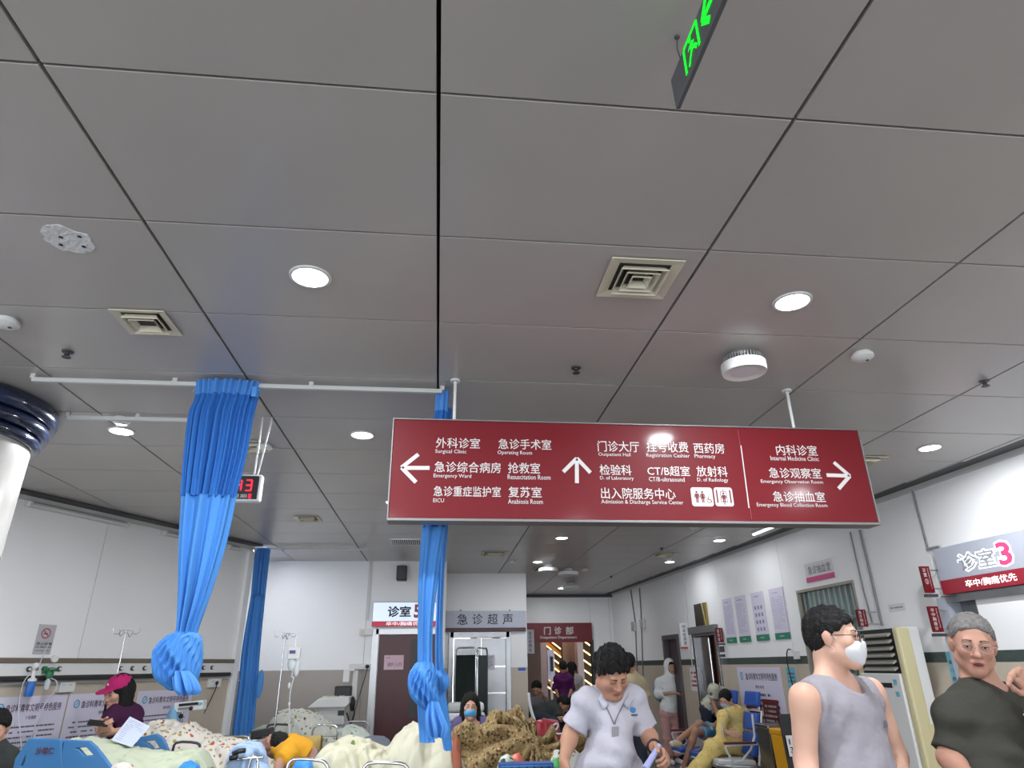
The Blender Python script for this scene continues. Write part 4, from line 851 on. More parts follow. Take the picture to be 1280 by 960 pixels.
# four hanging charts
for k, (xa, xb, yt, yb, sd) in enumerate(((902.5, 917, 748, 804, 1), (918, 934.5, 744, 802, 2), (939, 957.5, 740, 802, 3), (962, 983, 734, 800, 4))):
    ua, za = rpx(xa+.5, yt+2); ub, _ = rpx(xb-.5, yt); zt_, zb2 = 2.43, 1.82
    ua = rpx(xa+4, (yt+yb)/2)[0]; ub = rpx(xb+1, (yt+yb)/2)[0]
    t = thing('wall_chart', ('leftmost of the four pale hanging charts with green foot strips', 'second from the left of the four pale charts with green feet', 'pale chart with rows of small pictures and a green foot', 'rightmost and nearest of the four pale charts with green feet')[k], 'chart', FR[0]+FR[1]*((ua+ub)/2)+V(0, 0, zb2))
    MB().fbox(FR, ua, ub, zb2+.075, zt_, .004, .012).build('sheet', M_lilac, t); MB().fbox(FR, ua, ub, zb2, zb2+.075, .004, .016).build('green_foot', M_green, t)
    fr = (FR[0]+FR[3]*.0125, *FR[1:]); w = ub-ua; b = MB()
    b.lines(fr, ua+w*.2, ub-w*.3, zt_-.04, zt_-.07, 1, .001, sd)
    if k == 2:
        for r_ in range(4):
            for q in range(3):
                uu = ua+w*(.18+.25*q); vv = zt_-.22-.09*r_; b.add([fr[0]+FR[1]*(uu+x)+V(0, 0, vv+y)+FR[3]*.001 for x, y in ((0, 0), (w*.14, 0), (w*.14, .045), (0, .045))], [(0, 1, 2, 3)])
    else: b.lines(fr, ua+w*.08, ub-w*.08, zt_-.1, zb2+.12, 22, .001, sd+9, fill=.22)
    b.build('text_lines', mat('pale_ink', (.25, .23, .36), .6), t)
    MB().lines((FR[0]+FR[3]*.0165, *FR[1:]), ua+w*.35, ub-w*.35, zb2+.05, zb2+.025, 1, .001, 2, dens=1).build('foot_lettering', M_letter, t)
# window with curtain
M_wf_ = mat('bar_white', 'F0F0F0', .4)
wn = thing('window_1', 'tall barred window with pale green curtain behind the masked man', 'window', FR[0]+FR[1]*((h_win[0]+h_win[1])/2)+V(0, 0, h_win[2])); wn['kind'] = 'structure'
u0, u1, z0, z1 = h_win
b = MB(); b.fbox(FR, u0, u0+.03, z0, z1, -.13, .004); b.fbox(FR, u1-.03, u1, z0, z1, -.13, .004); b.fbox(FR, u0+.03, u1-.03, z1-.03, z1, -.13, .004); b.fbox(FR, u0+.03, u1-.03, z0, z0+.03, -.13, .004); b.build('window_frame', mat('beige_frame', '9C968A', .5), wn)
b = MB(); b.grid(lambda a, v: FR[0]+FR[1]*(u0+(u1-u0)*a)+V(0, 0, z0+(z1-z0)*v)-FR[3]*(.105+.018*math.sin(a*90)), 160, 2); b.build('curtain', mat('green_curtain', 'A9CCC2', .7), wn, smooth=True, solid=.004)
for k in range(11): u = u0+(u1-u0)*(k+.5)/11; MB().cyl(FR[0]+FR[1]*u+V(0, 0, z0)-FR[3]*.07, FR[0]+FR[1]*u+V(0, 0, z1)-FR[3]*.065, .012, n=8).build('bar', M_wf_, wn)
MB().cyl(FR[0]+FR[1]*u0+V(0, 0, 2.0)-FR[3]*.07, FR[0]+FR[1]*u1+V(0, 0, 2.0)-FR[3]*.07, .012, n=8).build('cross_bar', M_alu, wn)
MB().fbox(FR, u0, u1, z0, z1, -.035, -.03).build('glass_pane', mat('window_glass', (.9, .95, .95), .03, trans=1), wn)
struct(MB().fbox(FR, u0-.4, u1+.4, z0-.3, z1+.2, -.24, -.22).build('wall_window_backing', M_cove))
# sign above window
(ua, _), (ub, _) = rpx(1008, 715), rpx(1044, 712); za, zb = 2.62, 2.41; t = thing('room_sign', 'white sign with grey characters and pink base above the barred window', 'sign', FR[0]+FR[1]*((ua+ub)/2)+V(0, 0, zb))
MB().fbox(FR, ua, ub, zb, za, .002, .015).build('plate', M_paper, t); MB().fbox(FR, ua, ub, zb, zb+.055, .015, .019).build('pink_strip', mat('pink_strip', (.6, .05, .2), .4), t)
b = MB(); b.text((FR[0]+FR[3]*.0155, *FR[1:]), '急诊抽血室', ua+.06, ub-.05, zb+.08, za-.035, .001); b.build('lettering', mat('grey_letters', (.12, .12, .14), .5), t)
# socket and cord near the window, dado poster, blue tag
u, z = rpx(997, 819); t = thing('wall_socket', 'white socket with hanging black cord beside the barred window', 'socket', FR[0]+FR[1]*u+V(0, 0, z)); MB().fbox(FR, u-.05, u+.05, z-.045, z+.045, 0, .03).build('plate', M_white, t, bevel=.003)
P = [rp(992, 812), rp(988, 811), rp(987, 820), rp(989, 835), rp(993, 850), rp(996, 862)]; MB().tube([p+FR[3]*.04 for p in P], .007, 6, smooth=2).build('power_cord', M_black, t, smooth=True)
def r_poster(pa, pb, zt_, zb2, name, label, m, mtext, cat='poster', rows=8, title=None, seed=2, off=.0):
    ua, ub = rpx(pa[0], pa[1])[0], rpx(pb[0], pb[1])[0]; t = thing(name, label, cat, FR[0]+FR[1]*((ua+ub)/2)+V(0, 0, zb2)); w = ub-ua
    MB().fbox(FR, ua, ub, zb2, zt_, off+.001, off+.005).build('sheet', m, t); fr = (FR[0]+FR[3]*(off+.0055), *FR[1:]); top = zt_-.05
    if title:
        b = MB(); b.text(fr, title, ua+w*.2, ub-w*.08, zt_-.16, zt_-.07, .001, bold=.01); b.text(fr, '服务承诺', ua+w*.4, ua+w*.6, zt_-.26, zt_-.22, .001); b.build('title_lettering', M_ink, t); b = MB(); emblem(b, fr, ua+w*.1, zt_-.11, .045); b.build('emblem', mat('teal_emblem', (.05, .33, .5), .5), t); top = zt_-.3
    MB().lines(fr, ua+w*.1, ub-w*.1, top, zb2+.05, rows, .001, seed).build('text_lines', mtext, t); return t
r_poster((922, 840), (976, 840), 1.5, .75, 'wall_poster', 'lilac service poster on the right wall above the blue chairs', M_lilac, mat('grey_ink', (.12, .1, .14), .6), rows=6, title=TITLE, seed=31)
r_poster((984, 845), (995, 845), 1.5, 1.27, 'wall_notice', 'light blue hand-shaped notice near the hanging cord', mat('sky_paper', '6FB3C6', .5), mat('grey_ink', (.12, .1, .14), .6), rows=3, cat='notice')
r_poster((1186, 830), (1203, 830), 1.62, 1.26, 'wall_notice', 'light blue notice behind the older man', mat('sky_paper', '6FB3C6', .5), mat('grey_ink', (.12, .1, .14), .6), rows=4, cat='notice', off=.003)
r_poster((957, 890), (976, 890), 1.12, .35, 'leaning_board', 'maroon text board behind the chairs, right one', M_maroon2, M_letter, rows=12, cat='board', off=.02)
r_poster((936, 890), (954, 890), 1.12, .35, 'leaning_board', 'maroon text board mostly hidden by the blue chair', M_maroon2, M_letter, rows=12, cat='board', off=.02)
r_poster((980, 900), (991, 900), .98, .5, 'wall_notice', 'white notice with black heading beside the masked man', M_paper, mat('green_ink', (.1, .3, .2), .6), rows=6, cat='notice', off=.003)
r_poster((1114, 773), (1134, 770), 2.06, 1.99, 'wall_notice', 'faint small label on the wall above the air conditioner', M_paper, mat('pale_ink', (.25, .23, .36), .6), rows=1, cat='notice')
r_poster((862, 836), (874, 836), 1.5, 1.15, 'wall_notice', 'white notice with red heading right of the hooded woman', M_paper, M_red, rows=4, cat='notice')
t = r_poster((753, 850), (762, 850), 1.85, 1.5, 'wall_notice', 'red fire cabinet notice on the far wall behind the man in beige', M_red, M_letter, rows=3, cat='notice')
for k, (a, c, lb) in enumerate([((770, 802), (782, 812), 'red and white fire sign behind the head of the man in white'), ((786, 815), (795, 838), 'far maroon board on the wall behind the man in beige')]):
    p0, p1 = ypx(*a, YF), ypx(*c, YF); t = thing('wall_board', lb, 'board', (p0[0], YF, p1[1])); MB().box(p0[0], p1[0], YF-.02, YF-.002, p1[1], p0[1]).build('sheet', M_maroon2 if k else M_paper, t); MB().lines(frame_y(YF-.021), p0[0]+.03, p1[0]-.03, p0[1]-.03, p1[1]+.03, 6, .001, 7).build('text_lines', M_letter if k else M_red, t)
# clinic 3
ua, ub = rpx(1180, 715)[0], ru(3.9); t = thing('lightbox_sign', 'large silver sign of clinic 3 with glowing white characters and pink numeral', 'sign', FR[0]+FR[1]*ua+V(0, 0, 2.08))
MB().fbox(FR, ua, ub, 2.19, 2.46, .002, .06).build('body', M_silver, t, bevel=.003); MB().fbox(FR, ua, ub, 2.075, 2.19, .002, .064).build('red_strip', mat('dull_red_strip', (.3, .015, .03), .4), t, bevel=.002)
fr = (FR[0]+FR[3]*.0605, *FR[1:]); Gw = mat('white_glow2', (.8, .8, .8), .5, emit=(1, 1, 1), es=1.3)
def r2(px, py, n=.06):
    d = ray(px, py); N = FR[3]; O = FR[0]+N*n; tt = (O.x*N.x+O.y*N.y)/(d[0]*N.x+d[1]*N.y); p = V(*(d*tt)); return (p-O).dot(FR[1]), p.z+CH
a1, a2, a3, a4 = r2(1198, 706)[0], r2(1246, 697)[0], r2(1246, 695)[0], r2(1267, 692)[0]
b = MB(); b.text(fr, '诊室', a1, a2, 2.225, 2.385, .001, bold=.055); b.text(fr, '3', a3+.0, a4, 2.215, 2.42, .001, bold=.09); b.build('halo_lettering', Gw, t)
b = MB(); b.text(fr, '诊室', a1+.012, a2-.012, 2.236, 2.374, .004, bold=.012); b.build('lettering', mat('grey_face', (.30, .31, .35), .5), t)
b = MB(); b.text(fr, '3', a3+.012, a4-.012, 2.228, 2.405, .004, bold=.03); b.build('pink_numeral', mat('pink_numeral', (.7, .05, .16), .4, emit=(.7, .05, .16), es=.4), t)
fr2 = (FR[0]+FR[3]*.0645, *FR[1:]); b = MB(); b.text(fr2, '卒中/胸痛优先', r2(1207, 728)[0], r2(1270, 716)[0], 2.105, 2.165, .001, bold=.008); b.build('white_lettering', Gw, t)
u0, u1, z0, z1 = h_s3
t = thing('door_5', 'steel-lined opening of clinic 3 behind the older man', 'door', FR[0]+FR[1]*((u0+u1)/2)); t['kind'] = 'structure'
MB().fbox(FR, u0-.06, u0+.05, 0, z1+.04, -.16, .03).build('frame', M_silver, t); MB().fbox(FR, u0, ru(3.9), z1-.01, z1+.05, -.12, .03).build('lintel', M_steel, t)
MB().fbox(FR, u0+.05, u1, .01, z1-.01, -.13, -.1).build('leaf', mat('grey_leaf', (.18, .19, .2), .4), t)
# ---------------------------------------------------------------- floor standing air conditioner
YA0, YA1 = 5.95, 6.55; xw = rx(6.2)-.04; XA = at(1118, 790, YA0).x
t = thing('air_conditioner', 'tall white and yellowed floor standing air conditioner against the right wall', 'air conditioner', ((XA+xw)/2, 6.25, 0)); zt_ = 1.84
MB().box(XA+.06, xw, YA0, YA1+.12, .06, zt_).build('cabinet', M_white, t, bevel=.012)
MB().box(XA+.02, XA+.15, YA0-.005, YA0+.07, .06, zt_-.004).build('corner_strip', mat('yellowed_plastic', 'CFC49A', .5), t, bevel=.02)
MB().box(XA+.02, XA+.1, YA1+.05, YA1+.12, .06, zt_-.004).build('corner_strip', mat('yellowed_plastic', 'CFC49A', .5), t, bevel=.02)
MB().box(XA+.0, XA+.08, YA0+.07, YA1+.05, .5, 1.45).build('front_panel', M_white, t, bevel=.008); MB().box(XA+.0, XA+.08, YA0+.07, YA1+.05, .06, .49).build('lower_panel', M_white, t, bevel=.008)
MB().box(XA+.04, XA+.07, YA0+.07, YA1+.05, 1.45, zt_-.01).build('outlet_recess', M_black, t)
for k in range(6): z = 1.49+.058*k; MB().obox(V(XA+.03, (YA0+YA1)/2+.06, z), (V(.85, 0, .5), V(0, 1, 0), V(-.5, 0, .85)), (.03, .24, .007)).build('louvre', mat('louvre_grey', 'A9A79C', .5), t)
MB().box(XA-.004, XA, YA0+.2, YA0+.4, 1.33, 1.37).build('display', M_black, t)
for z, y in ((1.39, .46), (1.38, .12), (1.28, .12)): MB().box(XA-.003, XA, YA0+y, YA0+y+.05, z-.02, z+.02).build('sticker', mat('sky_paper', '6FB3C6', .5), t)
for k in range(8): MB().box(XA-.002, XA+.003, YA0+.1, YA1-.0, .12+.04*k, .13+.04*k).build('intake_slot', M_dark, t)
MB().box(XA-.0+.12, XA+.16, YA0-.008, YA0-.002, .7, 1.05).build('label_sheet', mat('yellowed_plastic', 'CFC49A', .5), t)
MB().box(XA+.02, xw, YA0+.02, YA1+.1, 0, .06).build('plinth', M_dark, t)
# ================================================================ implicit surfaces for figures and cloth
class Sdf:
    def __init__(s): s.p = []
    def cap(s, a, b, ra, rb=None, k=.03, op='+', flat=False, sq=None):
        s.p.append(('cap', np.array(a, float), np.array(b, float), ra, ra if rb is None else rb, k, op, flat, sq)); return s
    def ell(s, c, r, R=None, k=.03, op='+'):
        s.p.append(('ell', np.array(c, float), np.array(r, float), None if R is None else np.array(R, float), None, k, op, False, None)); return s
    def half(s, n, d, k=.004): s.p.append(('half', np.array(n, float), d, None, None, k, '&', False, None)); return s
    def mesh(s, lo, hi, res, disp=None, zres=None):
        lo = np.array(lo, float); hi = np.array(hi, float)
        ax = [np.arange(lo[i], hi[i]+res, res, dtype=np.float32) for i in range(3)]
        F = np.full([len(a) for a in ax], .5, np.float32)
        for (t, A, B, C_, D, k, op, flat, sq) in s.p:
            if t == 'half':
                g = (A[0]*ax[0])[:, None, None]+(A[1]*ax[1])[None, :, None]+(A[2]*ax[2])[None, None, :]-B
                F = smax(F, g.astype(np.float32), k); continue
            if t == 'cap': r = max(C_, D)*(max(sq[1]) if sq else 1); bl = np.minimum(A, B)-r; bh = np.maximum(A, B)+r
            else: r = B.max(); bl = A-r; bh = A+r
            m = k+res*2+.012; sl = []
            for i in range(3):
                i0 = np.searchsorted(ax[i], bl[i]-m); i1 = np.searchsorted(ax[i], bh[i]+m); sl.append(slice(i0, i1))
            if any(q.stop-q.start < 1 for q in sl): continue
            X = ax[0][sl[0]][:, None, None]; Y = ax[1][sl[1]][None, :, None]; Z = ax[2][sl[2]][None, None, :]
            if t == 'cap':
                if sq is not None:   # squash: axis, factors -> widen along a horizontal direction
                    w, (f1, f2) = np.array(sq[0], float), sq[1]; w = w/np.linalg.norm(w)
                else: w = None
                d = B-A; L2 = float(d@d); px, py, pz = X-A[0], Y-A[1], Z-A[2]
                tt = (px*d[0]+py*d[1]+pz*d[2])/L2; tc = np.clip(tt, 0, 1)
                qx, qy, qz = px-tc*d[0], py-tc*d[1], pz-tc*d[2]
                if w is not None:
                    e = qx*w[0]+qy*w[1]+qz*w[2]; qx = qx-e*w[0]*(1-1/f1); qy = qy-e*w[1]*(1-1/f1); qz = qz-e*w[2]*(1-1/f1)
                g = np.sqrt(qx*qx+qy*qy+qz*qz)-(C_+(D-C_)*tc)
                if flat: g = np.maximum(g, np.maximum(-tt, tt-1)*math.sqrt(L2)-.002)
            else:
                px, py, pz = X-A[0], Y-A[1], Z-A[2]
                if C_ is not None: px, py, pz = (px*C_[0][0]+py*C_[0][1]+pz*C_[0][2], px*C_[1][0]+py*C_[1][1]+pz*C_[1][2], px*C_[2][0]+py*C_[2][1]+pz*C_[2][2])
                k0 = np.sqrt((px/B[0])**2+(py/B[1])**2+(pz/B[2])**2); k1 = np.sqrt((px/B[0]**2)**2+(py/B[1]**2)**2+(pz/B[2]**2)**2)+1e-6
                g = k0*(k0-1)/k1
            f = F[sl[0], sl[1], sl[2]]; g = g.astype(np.float32)
            F[sl[0], sl[1], sl[2]] = smin(f, g, k) if op == '+' else (smax(f, -g, k) if op == '-' else smax(f, g, k))
        if disp is not None: F = F+disp(ax[0][:, None, None], ax[1][None, :, None], ax[2][None, None, :]).astype(np.float32)
        return snet(F, ax)
def smin(a, b, k): h = np.maximum(k-np.abs(a-b), 0)/k; return np.minimum(a, b)-h*h*k*.25
def smax(a, b, k): return -smin(-a, -b, k)
def snet(F, ax):
    S_ = F < 0; c = S_.astype(np.int8)
    n = sum(c[i:c.shape[0]-1+i, j:c.shape[1]-1+j, k:c.shape[2]-1+k] for i in (0, 1) for j in (0, 1) for k in (0, 1))
    M = (n > 0) & (n < 8); I = np.argwhere(M)
    if len(I) == 0: return np.zeros((0, 3)), np.zeros((0, 4), int)
    idx = np.full(M.shape, -1, np.int64); idx[M] = np.arange(len(I))
    cor = [(i, j, k) for i in (0, 1) for j in (0, 1) for k in (0, 1)]
    vals = {q: F[I[:, 0]+q[0], I[:, 1]+q[1], I[:, 2]+q[2]] for q in cor}
    P = np.zeros((len(I), 3)); W = np.zeros(len(I))
    for a in cor:
        for d in range(3):
            if a[d]: continue
            b = list(a); b[d] = 1; b = tuple(b); va, vb = vals[a], vals[b]; x = (va < 0) != (vb < 0)
            t = np.where(x, va/np.where(va == vb, 1, va-vb), 0)
            for q in range(3): P[:, q] += np.where(x, a[q]+(t if q == d else 0), 0)
            W += x
    P /= np.maximum(W, 1)[:, None]
    out = np.stack([ax[q][I[:, q]]+P[:, q]*(ax[q][1]-ax[q][0]) for q in range(3)], 1)
    Q = []
    for d in range(3):
        e, f = (d+1) % 3, (d+2) % 3; sl0 = [slice(1, -1)]*3; sl0[d] = slice(0, -1); sl1 = list(sl0); sl1[d] = slice(1, None)
        A, B = S_[tuple(sl0)], S_[tuple(sl1)]; x = np.argwhere(A != B)
        if not len(x): continue
        fl = A[x[:, 0], x[:, 1], x[:, 2]]; base = x.copy(); base[:, e] += 1; base[:, f] += 1
        def cell(de, df): c_ = base.copy(); c_[:, e] += de; c_[:, f] += df; return idx[c_[:, 0], c_[:, 1], c_[:, 2]]
        q = np.stack([cell(-1, -1), cell(0, -1), cell(0, 0), cell(-1, 0)], 1); q[~fl] = q[~fl][:, ::-1]; Q.append(q)
    Q = np.concatenate(Q); return out, Q[(Q >= 0).all(1)]
def put(name, parts, m, parent, tint=None):
    """parts: list of (verts, quads) -> one mesh child (or root) in world coordinates"""
    V_ = []; Q_ = []; n = 0
    for v, q in parts:
        if len(v): V_.append(v); Q_.append(q+n); n += len(v)
    v = np.concatenate(V_); q = np.concatenate(Q_); off = np.array(OFF[parent.name]) if parent is not None else np.array([v[:, 0].mean(), v[:, 1].mean(), v[:, 2].min()])
    me = bpy.data.meshes.new(name); me.vertices.add(len(v)); me.vertices.foreach_set('co', (v-off).astype(np.float32).ravel())
    me.loops.add(len(q)*4); me.loops.foreach_set('vertex_index', q.astype(np.int32).ravel())
    me.polygons.add(len(q)); me.polygons.foreach_set('loop_start', np.arange(0, len(q)*4, 4, dtype=np.int32)); me.polygons.foreach_set('loop_total', np.full(len(q), 4, np.int32))
    me.polygons.foreach_set('use_smooth', np.ones(len(q), bool)); me.update(calc_edges=True); me.materials.append(m)
    if tint is not None:
        a = me.color_attributes.new('tint', 'FLOAT_COLOR', 'POINT'); a.data.foreach_set('color', np.concatenate([tint(v), np.ones((len(v), 1))], 1).astype(np.float32).ravel())
    o = finish(me, name, parent)
    if parent is None: o.location = off; OFF[o.name] = Vector(off)
    return o
def npv(p): return np.array(tuple(p), float)
def rot_head(yaw, pitch, roll):
    """columns: right, forward, up. yaw 0 faces the camera side (-y), positive turns to +x; pitch positive looks down"""
    F = np.array([math.sin(yaw), -math.cos(yaw), 0]); U = np.array([0, 0, 1.]); X = np.cross(U, F)
    X = -X   # local x so that x,forward,up is right handed: x = forward x up
    X = np.cross(F, U)
    F2 = F*math.cos(pitch)-U*math.sin(pitch); U2 = U*math.cos(pitch)+F*math.sin(pitch)
    X3 = X*math.cos(roll)+U2*math.sin(roll); U3 = U2*math.cos(roll)-X*math.sin(roll)
    return np.stack([X3, F2, U3], 1)
SK = {'fair': ('C69A84', 'B0706A'), 'tan': ('AC8069', '94594E'), 'ruddy': ('AD8270', '96574F'), 'light': ('C99F8B', 'B3766E')}
def hand(s, w, d, side, pal, curl=.5, sc_=1., thumb=1, spread=.12, k=.008):
    """fingers of different lengths, bent towards pal; side points to the thumb"""
    d, side, pal = [npv(q)/np.linalg.norm(npv(q)) for q in (d, side, pal)]; w = npv(w)
    for i, (o_, L, r) in enumerate(((.03, .9, .0088), (.010, 1.0, .0092), (-.010, .94, .0088), (-.028, .76, .0078))):
        kn = w+d*.085*sc_*(1-.04*abs(i-1.3))+side*o_*sc_
        s.cap(w+d*.012*sc_+side*o_*.55*sc_, kn, .0155*sc_, .0125*sc_, k=.012)
        a = 0; p = kn; base = d+side*(o_*spread*10)*.3; base /= np.linalg.norm(base)
        for L1, f in ((.040, .8), (.026, 1.0), (.021, .8)):
            a += curl*f; q = p+(base*math.cos(a)+pal*math.sin(a))*L1*L*sc_; s.cap(p, q, r*sc_, r*.93*sc_, k=.004); p = q
    p = w+d*.022*sc_+side*.03*sc_; s.cap(w+d*.01*sc_, p, .018*sc_, .015*sc_, k=.012)
    for L1, (a1, a2, a3) in ((.036, (.75, .6, .25*thumb)), (.03, (.9, .35, .4*thumb)), (.024, (1, .1, .45*thumb))):
        v = d*a1+side*a2+pal*a3; v /= np.linalg.norm(v); q = p+v*L1*sc_; s.cap(p, q, .0105*sc_, .0095*sc_, k=.006); p = q
def person(label, Y, J, group=None, g=1., hs=1., look=(0, 0, 0), skin='fair', top=None, low=None, hair=None, res=.009, hres=.005, mask=None, glasses=None, hands=None, seated=False, belly=1., face=True, beard=False, fullarm=None, chunky=1., eyes=True, mouth_open=0):
    """J: joint -> (px, py, dY) or Vector in world"""
    W = {}
    for k_, v in J.items(): W[k_] = npv(at(v[0], v[1], Y+v[2])) if len(v) == 3 and not isinstance(v, (Vector, np.ndarray)) else npv(v)
    for s_ in 'LR':
        if 'hip'+s_ not in W:
            e = (W['shR']-W['shL']); e[2] = 0; e /= np.linalg.norm(e); W['hip'+s_] = W['pel']+e*(.085*g**.5*(1 if s_ == 'R' else -1))-np.array([0, 0, .03])
        if 'kn'+s_ not in W: h = W['hip'+s_]; W['kn'+s_] = np.array([h[0], h[1]-.02, h[2]*.52])
        if 'an'+s_ not in W: h = W['kn'+s_]; W['an'+s_] = np.array([h[0], h[1]+.03, .09])
    rt = W['shR']-W['shL']; w = np.linalg.norm(rt)/2; rt /= 2*w; up = W['neck']-W['pel']; Lt = np.linalg.norm(up); up /= Lt
    fw = np.cross(rt, up); fw /= np.linalg.norm(fw); rt2 = np.cross(up, fw); RR = np.stack([rt2, fw, up])      # rows = local axes
    foot = min(W['anL'][2], W['anR'][2]); base = Vector((W['pel'][0], W['pel'][1], max(0, foot-.09)))
    t = thing('person', label, 'person', base, group)
    H = W['head']; HR = rot_head(*look); hl = lambda x, y, z: H+HR@(np.array([x, y, z])*hs)
    RT = HR.T
    def torso(s, o=0., k=.05, full=True):
        cc = lambda f: W['neck']+(W['pel']-W['neck'])*f
        s.ell(cc(.34)+fw*.005, (w*.86+o, .112*g+o, Lt*.36+o), RR, k)
        s.ell(cc(.72)+fw*(.02*belly), (w*.74*(.6+.4*belly)+o, .115*g*belly+o, Lt*.32+o), RR, k)
        s.ell(cc(1.0), (max(w*.80, .135*g)*belly**.6+o, .12*g+o, .12+(o+.06 if o > 0 else 0)), RR, k)
        for q in ('shL', 'shR'):
            s.cap(cc(.08), W[q], .046*g**.5+o, .044*g**.5+o, k); s.cap(cc(.3)-fw*.01, W[q]-up*.04, .055*g+o, .045*g+o, k)
    B_ = Sdf(); torso(B_, -.008)
    B_.cap(W['neck']-up*.04, hl(0, -.026, -.055), .055*g**.5*hs, .047*hs*g**.5, .02)
    for s_ in 'LR': B_.cap(hl(0, -.035, -.07), W['neck']*.55+W['sh'+s_]*.45, .035, .03, .05)
    for s_ in 'LR':
        B_.cap(W['sh'+s_], W['el'+s_], .049*g, .038*g, .03); m_ = W['el'+s_]+(W['wr'+s_]-W['el'+s_])*.3
        B_.cap(W['el'+s_], m_, .037*g, .039*g, .02); B_.cap(m_, W['wr'+s_], .038*g, .026*g**.5, .02)
        B_.cap(W['hip'+s_], W['kn'+s_], .076*g**.5, .055*g**.5, .05); m_ = W['kn'+s_]+(W['an'+s_]-W['kn'+s_])*.3
        B_.cap(W['kn'+s_], m_, .054*g, .054*g, .03); B_.cap(m_, W['an'+s_], .053*g, .035, .03)
    # head
    def head_prims(B_):
        E = lambda x, y, z, r, k=.02, op='+': B_.ell(hl(x, y, z), np.array(r)*hs, RT, k*hs, op)
        CP = lambda a, b, ra, rb, k=.015, op='+': B_.cap(hl(*a), hl(*b), ra*hs, rb*hs, k*hs, op)
        c = chunky
        E(0, -.012, .035, (.075, .094, .084)); E(0, .03, -.030, (.060*c, .062, .075), .03)
        for q in (-1, 1):
            CP((q*.050*c, .005, -.055), (0, .068, -.094), .022*c, .022, .025); E(q*.036, .062, -.018, (.024*c, .024, .024), .02)
            E(q*.075, -.004, -.004, (.009, .020, .033), .008); E(q*.080, -.010, .004, (.008, .018, .022), .006)
        if c > 1.1: CP((-.03, .05, -.108), (.03, .05, -.108), .024, .024, .03)
        CP((-.034, .080, .024), (.034, .080, .024), .010, .010, .02)
        for q in (-1, 1): E(q*.031, .095, .004, (.019, .013, .011), .012, '-')
        for q in (-1, 1): E(q*.031, .078, .004, (.0145, .0125, .012), .004)
        CP((0, .090, .014), (0, .106, -.024), .0085, .0125, .012); E(0, .108, -.028, (.013, .012, .010), .008)
        for q in (-1, 1): E(q*.013, .096, -.031, (.009, .010, .008), .006)
        E(0, .086, -.058, (.026, .012, .0085), .006); E(0, .085, -.0715, (.022, .012, .0085), .006)
        if mouth_open: E(0, .100, -.064, (.017, .012, .0045*mouth_open), .003, '-')
        else: CP((-.022, .0985, -.0645), (.022, .0985, -.0645), .0016, .0016, .004, '-')
        E(0, .078, -.095, (.017, .014, .014), .015)
    head_prims(B_)
    # feet
    for s_ in 'LR':
        a = W['an'+s_]; ff = np.array(W.get('ft'+s_, None) if W.get('ft'+s_) is not None else [fw[0], fw[1], 0]); 
        if 'ft'+s_ not in W: ff = ff/max(1e-6, np.linalg.norm(ff)); W['ft'+s_] = a+ff*.16-np.array([0, 0, .055])
        B_.cap(a-np.array([0, 0, .04]), W['ft'+s_], .036, .028, .03)
    hp = {}
    for s_ in 'LR':
        hd = (hands or {}).get(s_)
        d_ = W['wr'+s_]-W['el'+s_]; d_ /= np.linalg.norm(d_)
        if hd is None: hd = dict(d=d_, side=fw if abs(fw@d_) < .8 else up, pal=rt*(1 if s_ == 'L' else -1), curl=.35)
        if hd == 0: continue
        hand(B_, W['wr'+s_], hd.get('d', d_), hd['side'], hd['pal'], hd.get('curl', .4), hs*hd.get('s', 1), hd.get('th', 1)); hp[s_] = W['wr'+s_]+npv(hd.get('d', d_))*.08
    A = np.array([W[q] for q in W if q not in ('head',)]+[H]); lo, hi = A.min(0)-.2, A.max(0)+.2; lo[2] = max(lo[2], .003)
    parts = [B_.mesh(lo, [hi[0], hi[1], min(hi[2], hi[2])], res)] if True else []
    # cut the coarse head and hands out, replace with fine ones sharing the same field
    v, q = parts[0]
    hc = hl(0, .02, -.01); keep = np.ones(len(v), bool)
    hr = .150*hs
    ins = np.abs(v-hc).max(1) < hr-res*1.8; keep &= ~ins
    fine = [(hc, hr)]+[(c, .115*hs) for c in hp.values()]
    for c in hp.values(): keep &= ~(np.abs(v-c).max(1) < .115*hs-res*1.8)
    q = q[keep[q].all(1)]; parts = [(v, q)]
    for i, (c, r) in enumerate(fine):
        rr_ = hres if i == 0 else min(hres, .0055); lo2 = c-r; lo2[2] = max(lo2[2], .003); parts.append(B_.mesh(lo2, c+r, rr_))
    base_c = np.array(S(SK[skin][0])[:3]); lip = np.array(S(SK[skin][1])[:3]); dk = base_c*.82
    def tint(v):
        L = (v-H)@HR/hs; c = np.tile(base_c, (len(v), 1)); f = np.array([.9, .9, .9])
        ml = np.exp(-((L[:, 0]/.022)**2)**2-((L[:, 2]+.065)/.011)**4)*(L[:, 1] > .07); c = c*(1-ml[:, None])+lip*ml[:, None]
        ck = np.exp(-(((np.abs(L[:, 0])-.042)/.022)**2+((L[:, 2]+.028)/.02)**2))*.35*(L[:, 1] > .03); c = c*(1-ck[:, None])+lip*ck[:, None]
        rd = ((np.abs(L[:, 0]) > .07)*(L[:, 1] < .03)*(np.abs(L[:, 2]) < .05))*.25; c = c*(1-rd[:, None])+lip*rd[:, None]
        return np.clip(c, 0, 1)
    body = put('body', parts, M_skin, t, tint)
    if mouth_open: MB().ball(hl(0, .094, -.0645), (.018*hs, .006*hs, .0042*hs*mouth_open), 12, 8, [Vector(HR[:, i]) for i in range(3)]).build('mouth', mat('mouth_dark', (.09, .02, .018), .5), body, smooth=True)
    lab = label
